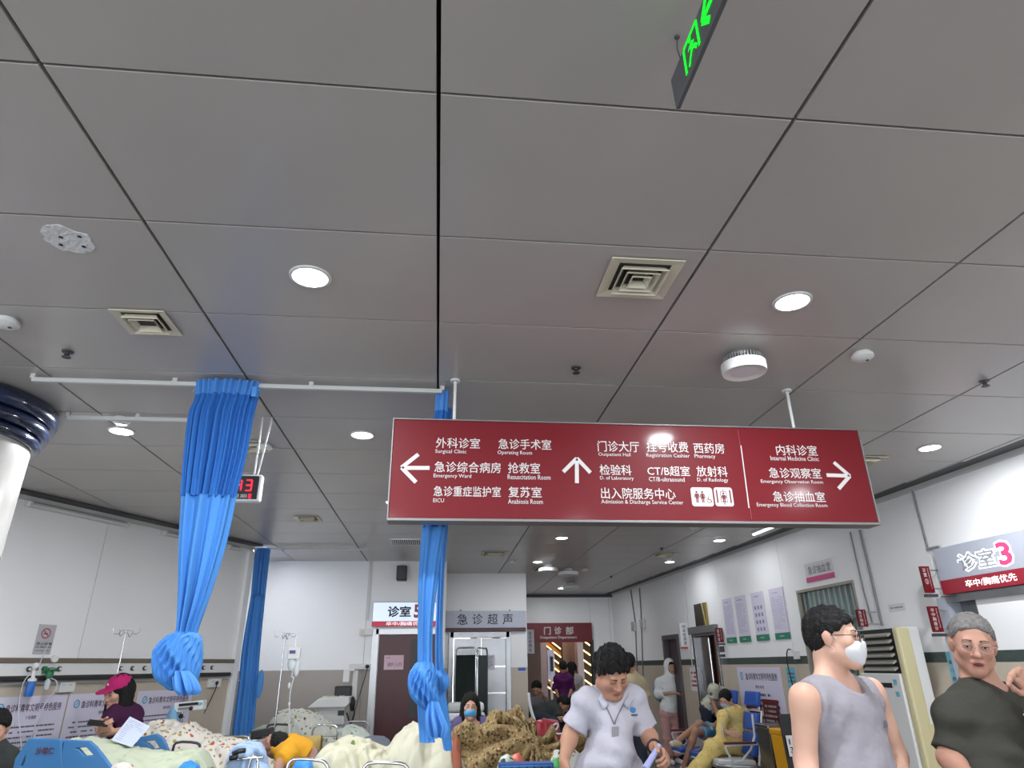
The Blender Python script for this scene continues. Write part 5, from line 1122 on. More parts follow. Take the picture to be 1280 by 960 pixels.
    # eyes and brows
    if face and eyes:
        gb = hair and hair.get('c') == 'grey'; mb_ = mat('brow_grey' if gb else 'brow', (.05, .045, .042) if gb else (.015, .01, .009), .8); ax3 = [Vector(HR[:, i]) for i in range(3)]
        for q in (-1, 1):
            if eyes != 'shut':
                MB().ball(hl(q*.031, .0808, .003), (.0115*hs, .0115*hs, .0036*hs), 10, 8, ax3).build('eye', mat('eye_white', 'CFC6C0', .3), body, smooth=True)
                MB().ball(hl(q*.031, .0893, .003), (.0052*hs, .0042*hs, .0033*hs), 10, 8, ax3).build('pupil', M_black, body, smooth=True)
            MB().tube([hl(q*.014, .0925, .026), hl(q*.028, .0935, .031), hl(q*.046, .082, .026)], [.0032*hs, .0042*hs, .0018*hs], 6, smooth=1).build('eyebrow', mb_, body, smooth=True)
            MB().tube([hl(q*.018, .0905, .0050), hl(q*.031, .0945, .0076), hl(q*.045, .0845, .0050)], [.0014*hs]*9, 5, smooth=1).build('eyelid_line', mb_, body, smooth=True)
    # clothes
    def garment(nm, spec, upper):
        G = Sdf(); o = spec.get('o', .014); m = spec['m']
        if upper:
            torso(G, o, .06)
            sl = spec.get('sleeve', .6)
            if sl > 0:
                for s_ in 'LR': G.cap(W['neck']+up*.005, W['neck']*.55+W['sh'+s_]*.45, .03+o, .03+o, .05); G.ell(W['sh'+s_]-up*.005, [.050*g+o]*3, RR, .05)
            for s_ in 'LR':
                a, e, w2 = W['sh'+s_], W['el'+s_], W['wr'+s_]; f = spec.get('flare', 1.25)
                if sl <= 0: continue
                if sl <= 1: G.cap(a, a+(e-a)*sl, .048*g+o, (.045*g+o)*f, .03, flat=True)
                else: G.cap(a, e, .054*g+o, .046*g+o, .035); G.cap(e, e+(w2-e)*(sl-1), .046*g+o, (.032*g+o)*f, .03, flat=True)
            if sl <= 0:
                for s_ in 'LR': out = rt*(1 if s_ == 'R' else -1); G.ell(W['sh'+s_]+out*.035*g-up*.0, (.062*g, .15, .15*g), RR, .02, '-')
            nk = spec.get('neck', (.07, .06)); G.ell(W['neck']+up*spec.get('nz', .035)+fw*spec.get('nf', .03), (nk[0], nk[1]*1.2, nk[1]), RR, .008, '-')
            hem = spec.get('hem', 1.12); hp_ = W['neck']+(W['pel']-W['neck'])*hem
            G.half(-up, float(-up@hp_))
            if spec.get('skirt'): 
                G.p.pop(); 
                for s_ in 'LR': G.cap(W['hip'+s_], W['kn'+s_]+(W['an'+s_]-W['kn'+s_])*0, .12*g, .11*g, .1); G.cap(W['kn'+s_], W['kn'+s_]+(W['an'+s_]-W['kn'+s_])*spec['skirt'], .085*g, .115*g, .08, flat=True)
        else:
            G.ell(W['pel'], (w*.72+o, .112*g+o, .12+o), RR, .05)
            for s_ in 'LR':
                h, k_, a = W['hip'+s_], W['kn'+s_], W['an'+s_]; L = spec.get('len', 1.9); f = spec.get('flare', 1.2)
                if L <= 1: G.cap(h, h+(k_-h)*L, .08*g**.5+o, (.062*g+o)*f, .05, flat=True)
                else: G.cap(h, k_, .08*g**.5+o, .06*g**.5+o, .05); G.cap(k_, k_+(a-k_)*(L-1), .062*g+o, (.045*g+o)*f, .04, flat=True)
        am = spec.get('wr', .004); sd = spec.get('seed', 1.)
        def dp(x, y, z):
            q = (x*13+z*9+y*5+sd)
            return am*(np.sin(x*23+z*31+2*np.sin(z*11+y*9+sd)+sd)*np.sin(z*17-x*9+sd*2)+.6*np.sin(z*46+x*30*np.sin(sd)+3*np.sin(x*14+y*12)))
        rs = spec.get('res', res)
        v, q = G.mesh(lo-.03, hi+.05, rs, dp if am else None)
        return put(nm, [(v, q)], m, t)
    gs = {}
    if low: gs['low'] = garment(low.get('name', 'trousers'), low, False)
    if top: gs['top'] = garment(top.get('name', 'shirt'), top, True)
    # shoes
    if low and low.get('shoe'):
        for s_ in 'LR':
            Sh = Sdf(); a = W['an'+s_]-np.array([0, 0, .045]); Sh.cap(a, W['ft'+s_], .046, .038, .02); lo3 = np.array([a, W['ft'+s_]])
            l_, h_ = lo3.min(0)-.08, lo3.max(0)+.08; l_[2] = max(.001, l_[2]); put('shoe', [Sh.mesh(l_, h_, max(res, .008))], low['shoe'], t)
    # hair
    if hair:
        h_ = Sdf(); E = lambda x, y, z, r, k=.02, op='+': h_.ell(hl(x, y, z), np.array(r)*hs, RT, k*hs, op)
        th = hair.get('t', .012); kind = hair.get('kind', 'short'); m = hair.get('m', M_hair)
        E(0, -.014, .037, (.075+th, .094+th, .084+th*1.1))
        if hair.get('topx'): E(0, .0, .07, (.062, .085, .055+hair['topx']), .03)
        if kind in ('short', 'spiky', 'grey'):
            E(0, -.055, -.005, (.062+th*.5, .048+th*.4, .062), .03)
            n_ = HR@np.array([0, .66, -.75]); cpt = hl(0, .082, hair.get('line', .070)); h_.half(n_, float(n_@cpt), .01)
            n_ = HR@np.array([0, 0, -1.]); cpt = hl(0, 0, -.065); h_.half(n_, float(n_@cpt), .01)
            for q in (-1, 1): E(q*.085, .0, -.012, (.02, .022, .036), .006, '-')
        else:
            L = hair.get('len', .3); dn = np.array([0, 0, -1.])
            if kind == 'long':
                for q in (-1, 1):
                    a = hl(q*.070, .0, .0); b_ = a+HR@np.array([q*.012, .005, 0])+dn*L*hs; h_.cap(a, b_, .028*hs, .03*hs, .03); a2 = hl(q*.045, -.06, .0); h_.cap(a2, a2+HR@np.array([q*.015, .01, 0])+dn*L*hs*1.05, .05*hs, .04*hs, .04)
                    if hair.get('front'): a3 = hl(q*.066, .045, .03); h_.cap(a3, a3+HR@np.array([q*.008, -.01, 0])+dn*L*.9*hs, .018*hs, .022*hs, .03)
            else: E(0, -.06, -.01, (.062, .05, .07), .03); 
            if kind == 'tied': E(0, -.115, -.0, (.03, .035, .035), .02)
            h_.ell(hl(0, .110, -.035), np.array([.064, .088, .108])*hs, RT, .012*hs, '-')
        amp = hair.get('amp', .004)
        def dh(x, y, z): return amp*(np.sin(x*150+z*60+np.sin(y*90)*2)*np.sin(y*130+z*80)+.5*np.sin(x*260+y*210+z*90))
        r_ = (.19 if kind != 'long' else .26+hair.get('len', .3)*.8)*hs; c_ = hl(0, 0, .02) if kind != 'long' else hl(0, 0, -hair.get('len', .3)*.4)
        put('hair', [h_.mesh(c_-r_, c_+r_, hair.get('res', hres), dh)], m, t)
    if mask:
        k_ = Sdf(); E = lambda x, y, z, r, k=.02, op='+': k_.ell(hl(x, y, z), np.array(r)*hs, RT, k*hs, op)
        if mask.get('cup'): E(0, .062, -.045, (.058, .052, .056), .02); k_.cap(hl(0, .104, -.012), hl(0, .088, -.09), .012*hs, .012*hs, .035)
        else: E(0, .052, -.046, (.062, .058, .052), .02); E(0, .1, -.03, (.02, .015, .015), .03)
        n_ = HR@np.array([0, -1., 0]); k_.half(n_, float(n_@hl(0, .028, 0)), .006); k_.half(HR@np.array([0, 0, 1.]), float((HR@np.array([0, 0, 1.]))@hl(0, 0, -.010)), .01)
        mk = put('mask', [k_.mesh(hl(0, .05, -.05)-.12*hs, hl(0, .05, -.05)+.12*hs, hres*.9, None if mask.get('cup') else (lambda x, y, z: .0006*np.sin(z*500)))], mask['m'], t)
        b = MB()
        for q in (-1, 1):
            b.tube([hl(q*.052, .045, -.025), hl(q*.076, .012, .012), hl(q*.083, -.012, .022)], .0014*hs, 5); b.tube([hl(q*.052, .04, -.075), hl(q*.07, .015, -.045), hl(q*.080, -.012, -.02)], .0014*hs, 5)
        b.build('ear_loops', M_white, mk)
    if glasses:
        b = MB(); lw_ = MB()
        for q in (-1, 1):
            P = [hl(q*.033+.023*math.cos(a)*(1 if abs(math.cos(a)) < .9 else 1), .112-.25*abs(.023*math.cos(a)), .002+.018*math.sin(a)) for a in [2*math.pi*i/20 for i in range(20)]]
            b.tube(P, glasses.get('r', .0014)*hs, 6, closed=True); b.tube([hl(q*.056, .107, .008), hl(q*.078, .075, .008), hl(q*.082, -.005, .006)], .0016*hs, 6)
            lw_.add(P, [tuple(range(20))])
        b.tube([hl(-.010, .112, .004), hl(0, .114, .008), hl(.010, .112, .004)], .0014*hs, 6)
        gl = b.build('glasses', glasses['m'], t, smooth=True); lw_.build('lenses', mat('lens_glass', (.97, .98, 1), .02, 0, .0, trans=1, ior=1.03), gl)
    return t, W, dict(hl=hl, HR=HR, fw=fw, up=up, rt=rt, hs=hs, w=w, body=body, **gs)
def clothm(nm, c, **k): return mat(nm, c, .85, 0, .2, bump=.55, bs=13, **k)
# ---------------------------------------------------------------- man in white polo shirt
M_polo = clothm('white_polo', 'ADABB5'); M_jeans = clothm('dark_trousers', (.03, .035, .05))
PY = 4.2
t, W, Q = person('man in a white polo shirt with a grey lanyard, head bowed, holding a rolled paper', PY,
    dict(head=(765, 841, -.10), neck=(764, 868, .03), shL=(735, 875, 0), shR=(790, 873, 0), elL=(714, 915, .02), wrL=(705, 950, -.06), elR=(810, 918, .02), wrR=(818, 934, -.20), pel=(762, 975, 0)),
    g=1.2, hs=1.05, look=(.20, .66, -.10), skin='tan', eyes='shut', chunky=1.28, belly=1.42,
    top=dict(m=M_polo, sleeve=.85, flare=1.13, neck=(.075, .062), nf=.05, nz=.045, hem=1.25, o=.012, wr=.006, seed=2.2), low=dict(m=M_jeans, shoe=M_black),
    hair=dict(kind='spiky', t=.020, topx=.040, amp=.010, line=.068, res=.005), res=.010, hres=.005,
    hands={'R': dict(d=(.35, -.75, -.3), side=(-.5, -.5, .7), pal=(-.8, -.1, -.6), curl=.85, s=1.05), 'L': dict(d=(-.05, -.15, -1), side=(.3, -1, .1), pal=(1, .2, 0), curl=.3, s=1.05)})
fwv, up_, rt_ = Vector(Q['fw']), Vector(Q['up']), Vector(Q['rt']); N0 = Vector(W['neck'])
tor = onto(Q['top'], W, Q)
for q in (-1, 1):
    b = MB(); P = [tor(-.055, q*.035, ff=-.075), tor(-.045, q*.085, ff=-.01), tor(.0, q*.078, .010), tor(.055, q*.045, .012)]
    P2 = [tor(-.02, q*.05, ff=-.085), tor(-.01, q*.105, ff=-.01), tor(.03, q*.10, .014), tor(.085, q*.075, .012)]
    b.grid(lambda u, v: [P, P2][0][min(3, int(u*3))].lerp([P, P2][0][min(3, int(u*3)+1)], u*3-int(u*3) if u < 1 else 0).lerp(P2[min(3, int(u*3))].lerp(P2[min(3, int(u*3)+1)], u*3-int(u*3) if u < 1 else 0), v), 13, 3); b.build('collar', M_polo, Q['top'], smooth=True, solid=.006)
tor = onto(Q['top'], W, Q)
MB().tube([tor(-.02, -.07, ff=.0), tor(.03, -.068), tor(.08, -.052), tor(.13, -.03), tor(.165, -.018), tor(.13, -.006), tor(.09, .02), tor(.05, .05), tor(.015, .075), tor(-.02, .08, ff=.0)], .0035, 6, smooth=1).build('lanyard', mat('lanyard_grey', (.13, .14, .16), .6), t, smooth=True)
MB().obox(tor(.20, -.016, .006), (rt_, up_, fwv), (.020, .032, .004)).build('name_badge', mat('badge_grey', (.2, .2, .21), .4), t, bevel=.003)
MB().ball(tor(.085, .105, .001), (.018, .018, .004), 14, 6, [rt_, up_, fwv]).build('chest_logo', mat('logo_blue', (.02, .16, .42), .6), Q['top'])
MB().obox(tor(.115, .108, .001), (rt_, up_, fwv), (.026, .004, .003)).build('chest_print', M_ink, Q['top'])
wr = Vector(W['wrR']); e = (Vector(W['wrR'])-Vector(W['elR'])).normalized(); x_ = e.orthogonal().normalized(); y_ = e.cross(x_)
MB().tube([wr-e*.012+x_*.036*math.cos(a)+y_*.036*math.sin(a) for a in [2*math.pi*i/16 for i in range(16)]], .006, 8, closed=True).build('bracelet', mat('dark_beads', (.03, .01, .01), .3), t, smooth=True)
a, c = at(824, 932, PY-.28), at(806, 962, PY-.42); b = MB(); b.cyl(a, c, .013, .018, 16); o = tag(b.build('rolled_paper', mat('lavender_paper', '9A9FCB', .5), root=True, smooth=2), 'rolled lavender paper in the hand of the man in white', 'paper')
# ---------------------------------------------------------------- man in grey tank top
M_tank = clothm('grey_tank', '8F8B92'); TY = 2.8
t, W, Q = person('masked man in glasses and a light grey sleeveless top, looking to the right', TY,
    dict(head=(1042, 798, 0), neck=(1041, 850, .04), shL=(1005, 872, -.09), shR=(1088, 864, .12), elL=(1007, 950, -.08), wrL=(1016, 1030, -.16), elR=(1121, 945, .14), wrR=(1128, 1020, .0), pel=(1072, 1010, 0)),
    g=1.10, hs=.99, look=(.80, .03, .05), skin='light', chunky=1.0, belly=1.0,
    top=dict(m=M_tank, sleeve=0, neck=(.078, .075), nf=.055, nz=.0, hem=1.15, o=.012, wr=.003, seed=4.1, res=.008), low=dict(m=M_jeans, shoe=M_black),
    hair=dict(kind='short', t=.013, amp=.005, line=.066, res=.005), mask=dict(m=mat('white_mask', 'CBCBCE', .7), cup=True), glasses=dict(m=M_black, r=.0017), res=.009, hres=.0045, hands={'L': 0, 'R': 0} if False else None)
tor = onto(Q['top'], W, Q); MB().obox(tor(.17, .10, .0), (Vector(Q['rt']), Vector(Q['up']), Vector(Q['fw'])), (.011, .012, .004)).build('chest_patch', mat('patch_grey', (.12, .12, .14), .6), Q['top'])
# ---------------------------------------------------------------- older man in dark olive tee
M_olive = clothm('olive_tee', (.042, .041, .034)); M_grey = mat('grey_hair', (.17, .16, .155), .6, bump=.5, bs=160, var=.4, vs=60); OY = 2.72
t, W, Q = person('grey haired older man in glasses and a dark olive t-shirt, talking with one hand raised', OY,
    dict(head=(1216, 806, 0), neck=(1228, 856, .04), shL=(1197, 888, .02), shR=(1276, 878, .04), elL=(1186, 948, .02), wrL=(1214, 975, -.16), elR=(1312, 940, -.02), wrR=(1294, 868, -.24), pel=(1232, 1040, 0)),
    g=1.06, hs=.98, look=(-.58, .16, .12), skin='ruddy', belly=1.05, mouth_open=1.4,
    top=dict(m=M_olive, sleeve=.85, flare=1.08, neck=(.078, .06), nf=.03, nz=.03, hem=1.12, o=.012, wr=.006, seed=6.3, res=.009), low=dict(m=M_jeans, shoe=M_black),
    hair=dict(kind='short', t=.009, amp=.003, line=.080, m=M_grey, c='grey', res=.005), glasses=dict(m=mat('silver_frame', (.45, .4, .35), .3, .8), r=.0011), res=.009, hres=.0045,
    hands={'R': dict(d=(-.55, -.15, .75), side=(-.75, -.1, -.55), pal=(-.6, -.25, -.75), curl=.62, th=.3), 'L': dict(d=(.7, -.6, -.3), side=(0, -.4, .9), pal=(-.5, -.5, -.3), curl=.5)})
tor = onto(Q['top'], W, Q); b = MB(); fr = (tor(.12, .12, .004), Vector(Q['rt']), Vector(Q['up']), Vector(Q['fw']))
stroke(b, fr, [(-.03, .004), (-.012, .010), (.0, .0), (.012, .010), (.03, .002)], .008, .0); stroke(b, fr, [(-.02, -.006), (.02, -.004)], .006, .0); b.build('chest_logo', M_letter, Q['top'])
# ================================================================ other people
def folk(*a, **k): return person(*a, **k)
M_plum = clothm('plum_tee', (.05, .012, .045)); M_cap = clothm('magenta_cap', (.42, .02, .13))
t, W, Q = folk('woman in a magenta cap and plum top looking at her phone beside the left wall', 6.7,
    dict(head=(148, 864, 0), neck=(152, 882, .03), shL=(141, 892, -.08), shR=(168, 890, .10), elL=(132, 909, -.14), wrL=(126, 912, -.36), elR=(169, 912, .0), wrR=(141, 915, -.30), pel=(152, 938, 0), knL=(140, 945, -.42), knR=(155, 945, -.42)), g=.95, hs=1.1, look=(-.55, .36, .08), skin='fair',
    top=dict(m=M_plum, sleeve=.75, neck=(.08, .07), nz=.03, o=.010), low=dict(m=M_jeans, shoe=M_black), hair=dict(kind='long', len=.26, t=.010, amp=.002, res=.006), res=.008,
    hands={'L': dict(d=(.35, -.7, .1), side=(.0, -.2, 1), pal=(.5, .3, .3), curl=.7), 'R': dict(d=(-.85, -.3, .1), side=(0, -.2, 1), pal=(-.2, .6, .5), curl=.7)})
hl = Q['hl']; HR = Q['HR']; X3 = [Vector(HR[:, i]) for i in range(3)]
c_ = Sdf(); c_.ell(hl(0, -.012, .045), (.094, .112, .095), HR.T, .01); n_ = HR@np.array([0, .12, -1]); c_.half(n_, float(n_@hl(0, .08, .045)), .006)
c_.ell(hl(0, .105, .046), (.070, .078, .010), HR.T, .012)
cp = put('cap', [c_.mesh(hl(0, .03, .05)-.19, hl(0, .03, .05)+.19, .005)], M_cap, t); MB().ball(hl(0, -.01, .131), (.008, .008, .005)).build('cap_button', M_cap, cp); MB().ball(hl(0, .082, .085), (.012, .006, .012), 10, 6, X3).build('cap_emblem', M_letter, cp)
hp = (Vector(W['wrL'])+Vector(W['wrR']))/2
ph = at(123, 904, 6.22); tag(MB().obox(ph, (V(.9, .3, -.15).normalized(), V(-.2, .85, .45).normalized(), V(.26, -.38, .9).normalized()), (.075, .037, .004)).build('phone', M_black, root=True, bevel=.004), 'black phone held by the woman in the magenta cap', 'phone')
# masked woman in purple cardigan
M_blmask = mat('blue_mask', (.12, .42, .75), .7); M_card = clothm('purple_cardigan', (.11, .09, .20))
t, W, Q = folk('seated woman in a blue mask and purple cardigan behind the brown quilt', 6.9,
    dict(head=(588, 883, 0), neck=(588, 899, .03), shL=(573, 906, 0), shR=(604, 905, 0), elL=(566, 930, -.04), wrL=(575, 948, -.2), elR=(612, 928, -.04), wrR=(604, 945, -.2), pel=(589, 960, 0), knL=(578, 962, -.42), knR=(600, 962, -.42)), g=.85, hs=.95, look=(0, .08, 0), skin='fair',
    top=dict(m=M_card, sleeve=1.5, neck=(.085, .12), nz=.0, nf=.07, o=.012, name='cardigan'), low=dict(m=M_jeans, shoe=M_black), hair=dict(kind='long', len=.12, t=.011, amp=.002, res=.007), mask=dict(m=M_blmask), res=.010, hres=.006)
# hooded woman
M_hood = clothm('white_hoodie', 'E8EAEA'); M_pink = clothm('pink_trousers', 'C99A96')
t, W, Q = folk('woman in a white hooded top, tan mask and pink trousers standing by the doorway', 12.4,
    dict(head=(838, 834, -.03), neck=(836, 847, 0), shL=(825, 853, 0), shR=(846, 853, .04), elL=(822, 868, .0), wrL=(840, 866, -.25), elR=(851, 866, .0), wrR=(853, 864, -.25), pel=(836, 890, 0)), g=.82, hs=1.0, look=(.08, .05, 0), skin='fair',
    top=dict(m=M_hood, sleeve=1.45, neck=(.06, .05), nz=.06, hem=1.02, o=.03, name='hooded_top', flare=1.0), low=dict(m=M_pink, shoe=M_paper, o=.03, flare=1.5, len=1.85), hair=dict(kind='short', t=.008, line=.05), mask=dict(m=mat('tan_mask', 'A8977A', .7)), res=.010, hres=.007,
    hands={'L': dict(d=(.8, -.3, -.1), side=(.2, -.9, .2), pal=(0, .2, -1), curl=.25), 'R': dict(d=(.75, -.2, -.6), side=(.2, -.9, .2), pal=(-.4, .2, -.8), curl=.3)})
hl = Q['hl']; HR = Q['HR']; c_ = Sdf(); c_.ell(hl(0, -.03, .02), (.105, .115, .135), HR.T, .02); c_.cap(hl(0, -.05, -.1), hl(0, -.02, -.13), .095, .1, .04); c_.ell(hl(0, .10, -.012), (.072, .115, .095), HR.T, .015, '-')
put('hood', [c_.mesh(hl(0, 0, 0)-.27, hl(0, 0, 0)+.2, .009)], M_hood, t)
a, b_ = Vector(W['neck']), Vector(W['shL'])
bp = Sdf(); c0 = npv(a)-Q['fw']*.17-Q['up']*.22-Q['rt']*.10; bp.ell(c0, (.12, .09, .18), np.stack([Q['rt'], Q['fw'], Q['up']]), .02)
tag(put('backpack', [bp.mesh(c0-.25, c0+.25, .01)], mat('grey_bag', (.30, .33, .34), .7), None), 'pale grey backpack on the back of the hooded woman', 'bag')
MB().tube([Vector(Q['hl'](-.06, -.04, -.13)), b_+Vector(Q['fw'])*.09+Vector(Q['rt'])*.03, b_+Vector(Q['fw'])*.08-Vector(Q['up'])*.2, b_-Vector(Q['up'])*.32], .012, 8, smooth=2).build('bag_strap', mat('grey_strap', (.12, .13, .14), .7), t, smooth=True)
# beam seating
XB = 3.86
bt = thing('beam_seating', 'row of blue padded waiting seats with white frames along the right wall', 'chair', (XB-.2, 9.5, 0))
M_pad = mat('blue_pad', (.02, .09, .42), .45); M_wf = mat('white_frame', 'D4D6D8', .35)
MB().box(XB-.32, XB-.26, 8.55, 10.4, .34, .40).build('beam', M_wf, bt, bevel=.01)
for k in range(3):
    y = 8.9+.61*k; x = XB-.045*(y-8.9); L = .215
    def tl(z): return x+.02+(z-.45)*.22     # reclined back line
    if k < 2: b = MB(); b.tube([V(tl(.42), y-L, .42), V(tl(1.0), y-L, 1.0), V(tl(1.0), y+L, 1.0), V(tl(.42), y+L, .42)], .014, 8); b.tube([V(tl(1.0), y-.1, 1.0), V(tl(1.09), y-.13, 1.08), V(tl(1.0), y-.16, 1.0)], .008, 6); b.build('back_frame', M_wf, bt)
    for nm, z0, z1 in (() if k == 2 else (('head_pad', 1.05, 1.22), ('back_pad', .78, .98), ('lumbar_pad', .50, .765))):
        zc = (z0+z1)/2; MB().obox(V(tl(zc)-.03, y, zc), (V(.215, 0, .977), V(0, 1, 0), V(-.977, 0, .215)), ((z1-z0)/2, L-.03, .03)).build(nm, M_pad, bt, bevel=.018, smooth=2)
    MB().obox(V(x-.24, y, .455), (V(1, 0, -.05).normalized(), V(0, 1, 0), V(.05, 0, 1).normalized()), (.23, L-.02, .028)).build('seat_pad', M_wf if k == 0 else M_pad, bt, bevel=.015, smooth=2)
    b = MB(); b.tube([V(x-.46, y-L, .43), V(x+.02, y-L, .40), V(x+.02, y+L, .40), V(x-.46, y+L, .43)], .013, 8, closed=True, smooth=1); b.build('seat_frame', M_wf, bt)
    for yy in (y-.29,) + ((y+.29,) if k == 2 else ()):
        b = MB(); b.tube([V(x-.02, yy, .98 if k == 0 else .8), V(x-.03, yy, .66), V(x-.30, yy, .42), V(x-.42, yy, .62), V(x-.38, yy, .655), V(x, yy, .655)], .014, 8, smooth=1); b.build('arm_frame', M_wf, bt)
        MB().box(x-.42, x-.02, yy-.025, yy+.025, .66, .685).build('armrest', mat('maroon_arm', (.13, .02, .02), .4), bt, bevel=.008)
for y in (8.62, 10.2):
    for dx in (-.32, .28): b = MB(); b.tube([V(XB-.29, y, .36), V(XB-.29+dx*.5, y, .22), V(XB-.29+dx, y, .03)], .02, 8, smooth=1); b.build('leg', M_wf, bt)
    MB().ball(V(XB-.29, y, .37), (.035, .035, .035)).build('joint', M_black, bt, smooth=True)
# woman in yellow dress
M_yel = mat('yellow_dress', 'E0C67C', .85, 0, .2, spots=[(30, .35, .6, 'C9AE66'), (22, .3, .6, 'E4D49C')])
def P3(px, py, Y): return at(px, py, Y)
t, W, Q = folk('woman in a yellow patterned dress and pale mask seated on the blue chairs', 9.2,
    dict(head=(907, 874, 0), neck=(916, 885, .06), shL=(904, 895, -.14), shR=(930, 893, .12), elL=(901, 912, -.18), wrL=(911, 916, -.28), elR=(934, 915, .0), wrR=(905, 921, -.1), pel=(925, 925, .04), hipL=(920, 928, -.04), hipR=(925, 928, .12), knL=(892, 934, -.25), knR=(899, 933, -.05), anL=V(2.95, 9.0, .12), anR=V(3.05, 9.2, .12)), g=.9, hs=.95, look=(-.85, .45, .12), skin='fair', eyes='shut',
    top=dict(m=M_yel, sleeve=1.15, neck=(.07, .06), hem=1.0, o=.018, skirt=.85, name='dress', flare=1.2, wr=.003, seed=3), low=dict(m=M_yel, len=1.3, flare=1.3, shoe=M_paper, name='skirt_lining'), hair=dict(kind='tied', t=.010, amp=.001), mask=dict(m=mat('pale_mask', '9FB4CC', .7)), res=.010, hres=.006)
tag(MB().obox(at(903, 911, 8.95), (V(.3, .9, 0).normalized(), V(0, 0, 1), V(.9, -.3, 0).normalized()), (.035, .085, .005)).build('phone', M_paper, root=True, bevel=.004), 'white phone held by the woman in the yellow dress', 'phone')
# person with crossed legs
M_short = clothm('blue_shorts', (.10, .30, .48)); M_pat = mat('patterned_shirt', 'B9B8A8', .85, 0, .2, spots=[(14, .35, .5, '5E6656')])
t, W, Q = folk('barelegged person in blue shorts sitting with crossed legs beside the yellow dress', 10.0,
    dict(head=(911, 878, .05), neck=(913, 888, .1), shL=(905, 893, 0), shR=(922, 893, .15), elL=(899, 903, -.1), wrL=(893, 906, -.25), elR=(925, 910, .1), wrR=(905, 912, 0), pel=(905, 919, .1), hipL=(898, 921, .0), hipR=(901, 920, .2), knL=(869, 914, -.3), knR=(875, 905, 0), anR=(848, 925, -.35), anL=(855, 958, -.3), ftR=(840, 930, -.45)), g=.85, hs=.95, look=(-.8, .5, 0), skin='tan', eyes='shut',
    top=dict(m=M_card, sleeve=.6), low=dict(m=M_short, len=.72, flare=1.25, wr=.003, shoe=mat('beige_shoe', 'C8BFA8', .6), name='shorts'), hair=dict(kind='short', t=.01), res=.010, hres=.008)
# patterned shirt person in doorway
folk('person in a mottled pale shirt stooping beside the open steel door', 10.25,
    dict(head=(906, 872, -.1), neck=(905, 866, .0), shL=(893, 861, -.12), shR=(907, 857, .12), elL=(891, 876, -.1), wrL=(895, 888, -.2), elR=(908, 872, .1), wrR=(905, 885, 0), pel=(886, 885, .1)), g=.95, hs=.9, look=(1.3, .9, 0), skin='tan', eyes='shut', top=dict(m=M_pat, sleeve=.8, o=.02), low=dict(m=M_jeans, shoe=M_black), hair=dict(kind='short', t=.01), res=.013, hres=.009)
# man in beige tee behind the polo man
M_btee = clothm('beige_tee', 'B3A487')
folk('man in a beige t-shirt seen from behind over the shoulder of the man in white', 8.6,
    dict(head=(786, 830, 0), neck=(788, 842, 0), shL=(800, 853, 0), shR=(773, 853, 0), elL=(806, 874, .05), wrL=(803, 886, .12), elR=(768, 875, .05), wrR=(775, 890, .15), pel=(788, 893, 0)), g=1.05, hs=1, look=(math.pi-.4, .15, 0), skin='tan', face=False, top=dict(m=M_btee, sleeve=.8, o=.018), low=dict(m=M_jeans, shoe=M_black), hair=dict(kind='short', t=.012), res=.012, hres=.008)
# far people beyond the doorway
M_pur = clothm('purple_shirt', (.09, .014, .09)); M_wh2 = clothm('pale_shirt', 'A79F9C'); M_dk = clothm('dark_tee', (.035, .04, .038))
folk('man in a purple shirt standing with his back turned in the outpatient doorway', 14.6,
    dict(head=(703.5, 834, 0), neck=(704, 842, 0), shL=(712, 848, 0), shR=(697, 848, 0), elL=(715, 860, 0), wrL=(712, 868, -.1), elR=(694, 860, 0), wrR=(697, 869, -.1), pel=(705, 874, 0)), g=1.0, look=(math.pi, .1, 0), face=False, skin='tan', top=dict(m=M_pur, sleeve=1.2, o=.02), low=dict(m=M_dark, shoe=M_black), hair=dict(kind='short', t=.01), res=.016, hres=.011)
folk('woman with long black hair and a pale top beyond the purple shirted man', 15.2,
    dict(head=(714, 835, 0), neck=(717, 844, 0), shL=(724, 849, 0), shR=(712, 849, 0), elL=(727, 862, 0), wrL=(724, 872, -.1), elR=(710, 862, 0), wrR=(713, 872, -.1), pel=(718, 876, 0)), g=.85, look=(math.pi+.9, .1, 0), face=False, top=dict(m=M_wh2, sleeve=1.4, o=.02), low=dict(m=M_dark, shoe=M_black), hair=dict(kind='long', len=.15, t=.012), res=.016, hres=.011)
folk('man in a dark t-shirt crouching in front of the outpatient doorway', 11.2,
    dict(head=(704, 880, -.25), neck=(699, 883, -.15), shL=(696, 887, -.25), shR=(697, 882, .15), elL=(698, 900, -.35), wrL=(708, 897, -.5), elR=(705, 897, .1), wrR=(712, 895, -.1), pel=(672, 893, 0), knL=(694, 903, -.45), knR=(700, 902, .1), anL=V(1.20, 10.9, .1), anR=V(1.25, 11.25, .1)), g=1.0, look=(.9, .8, 0), skin='tan', eyes='shut', top=dict(m=M_dk, sleeve=.8, o=.02, hem=1.0), low=dict(m=M_jeans, shoe=M_black), hair=dict(kind='short', t=.01), res=.013, hres=.009)
folk('dark haired person sitting hunched in a grey top left of the crouching man', 12.3,
    dict(head=(671, 861, 0), neck=(671, 870, .05), shL=(665, 876, 0), shR=(679, 875, 0), elL=(664, 888, -.1), wrL=(673, 892, -.25), elR=(682, 884, -.1), wrR=(680, 872, -.25), pel=(672, 901, .05), knL=(668, 903, -.4), knR=(678, 903, -.4)), g=.9, look=(-.4, .5, 0), skin='tan', eyes='shut', top=dict(m=mat('grey_top', (.12, .11, .12), .8), sleeve=.7, o=.02), low=dict(m=M_jeans, shoe=M_black), hair=dict(kind='short', t=.014), res=.014, hres=.009)
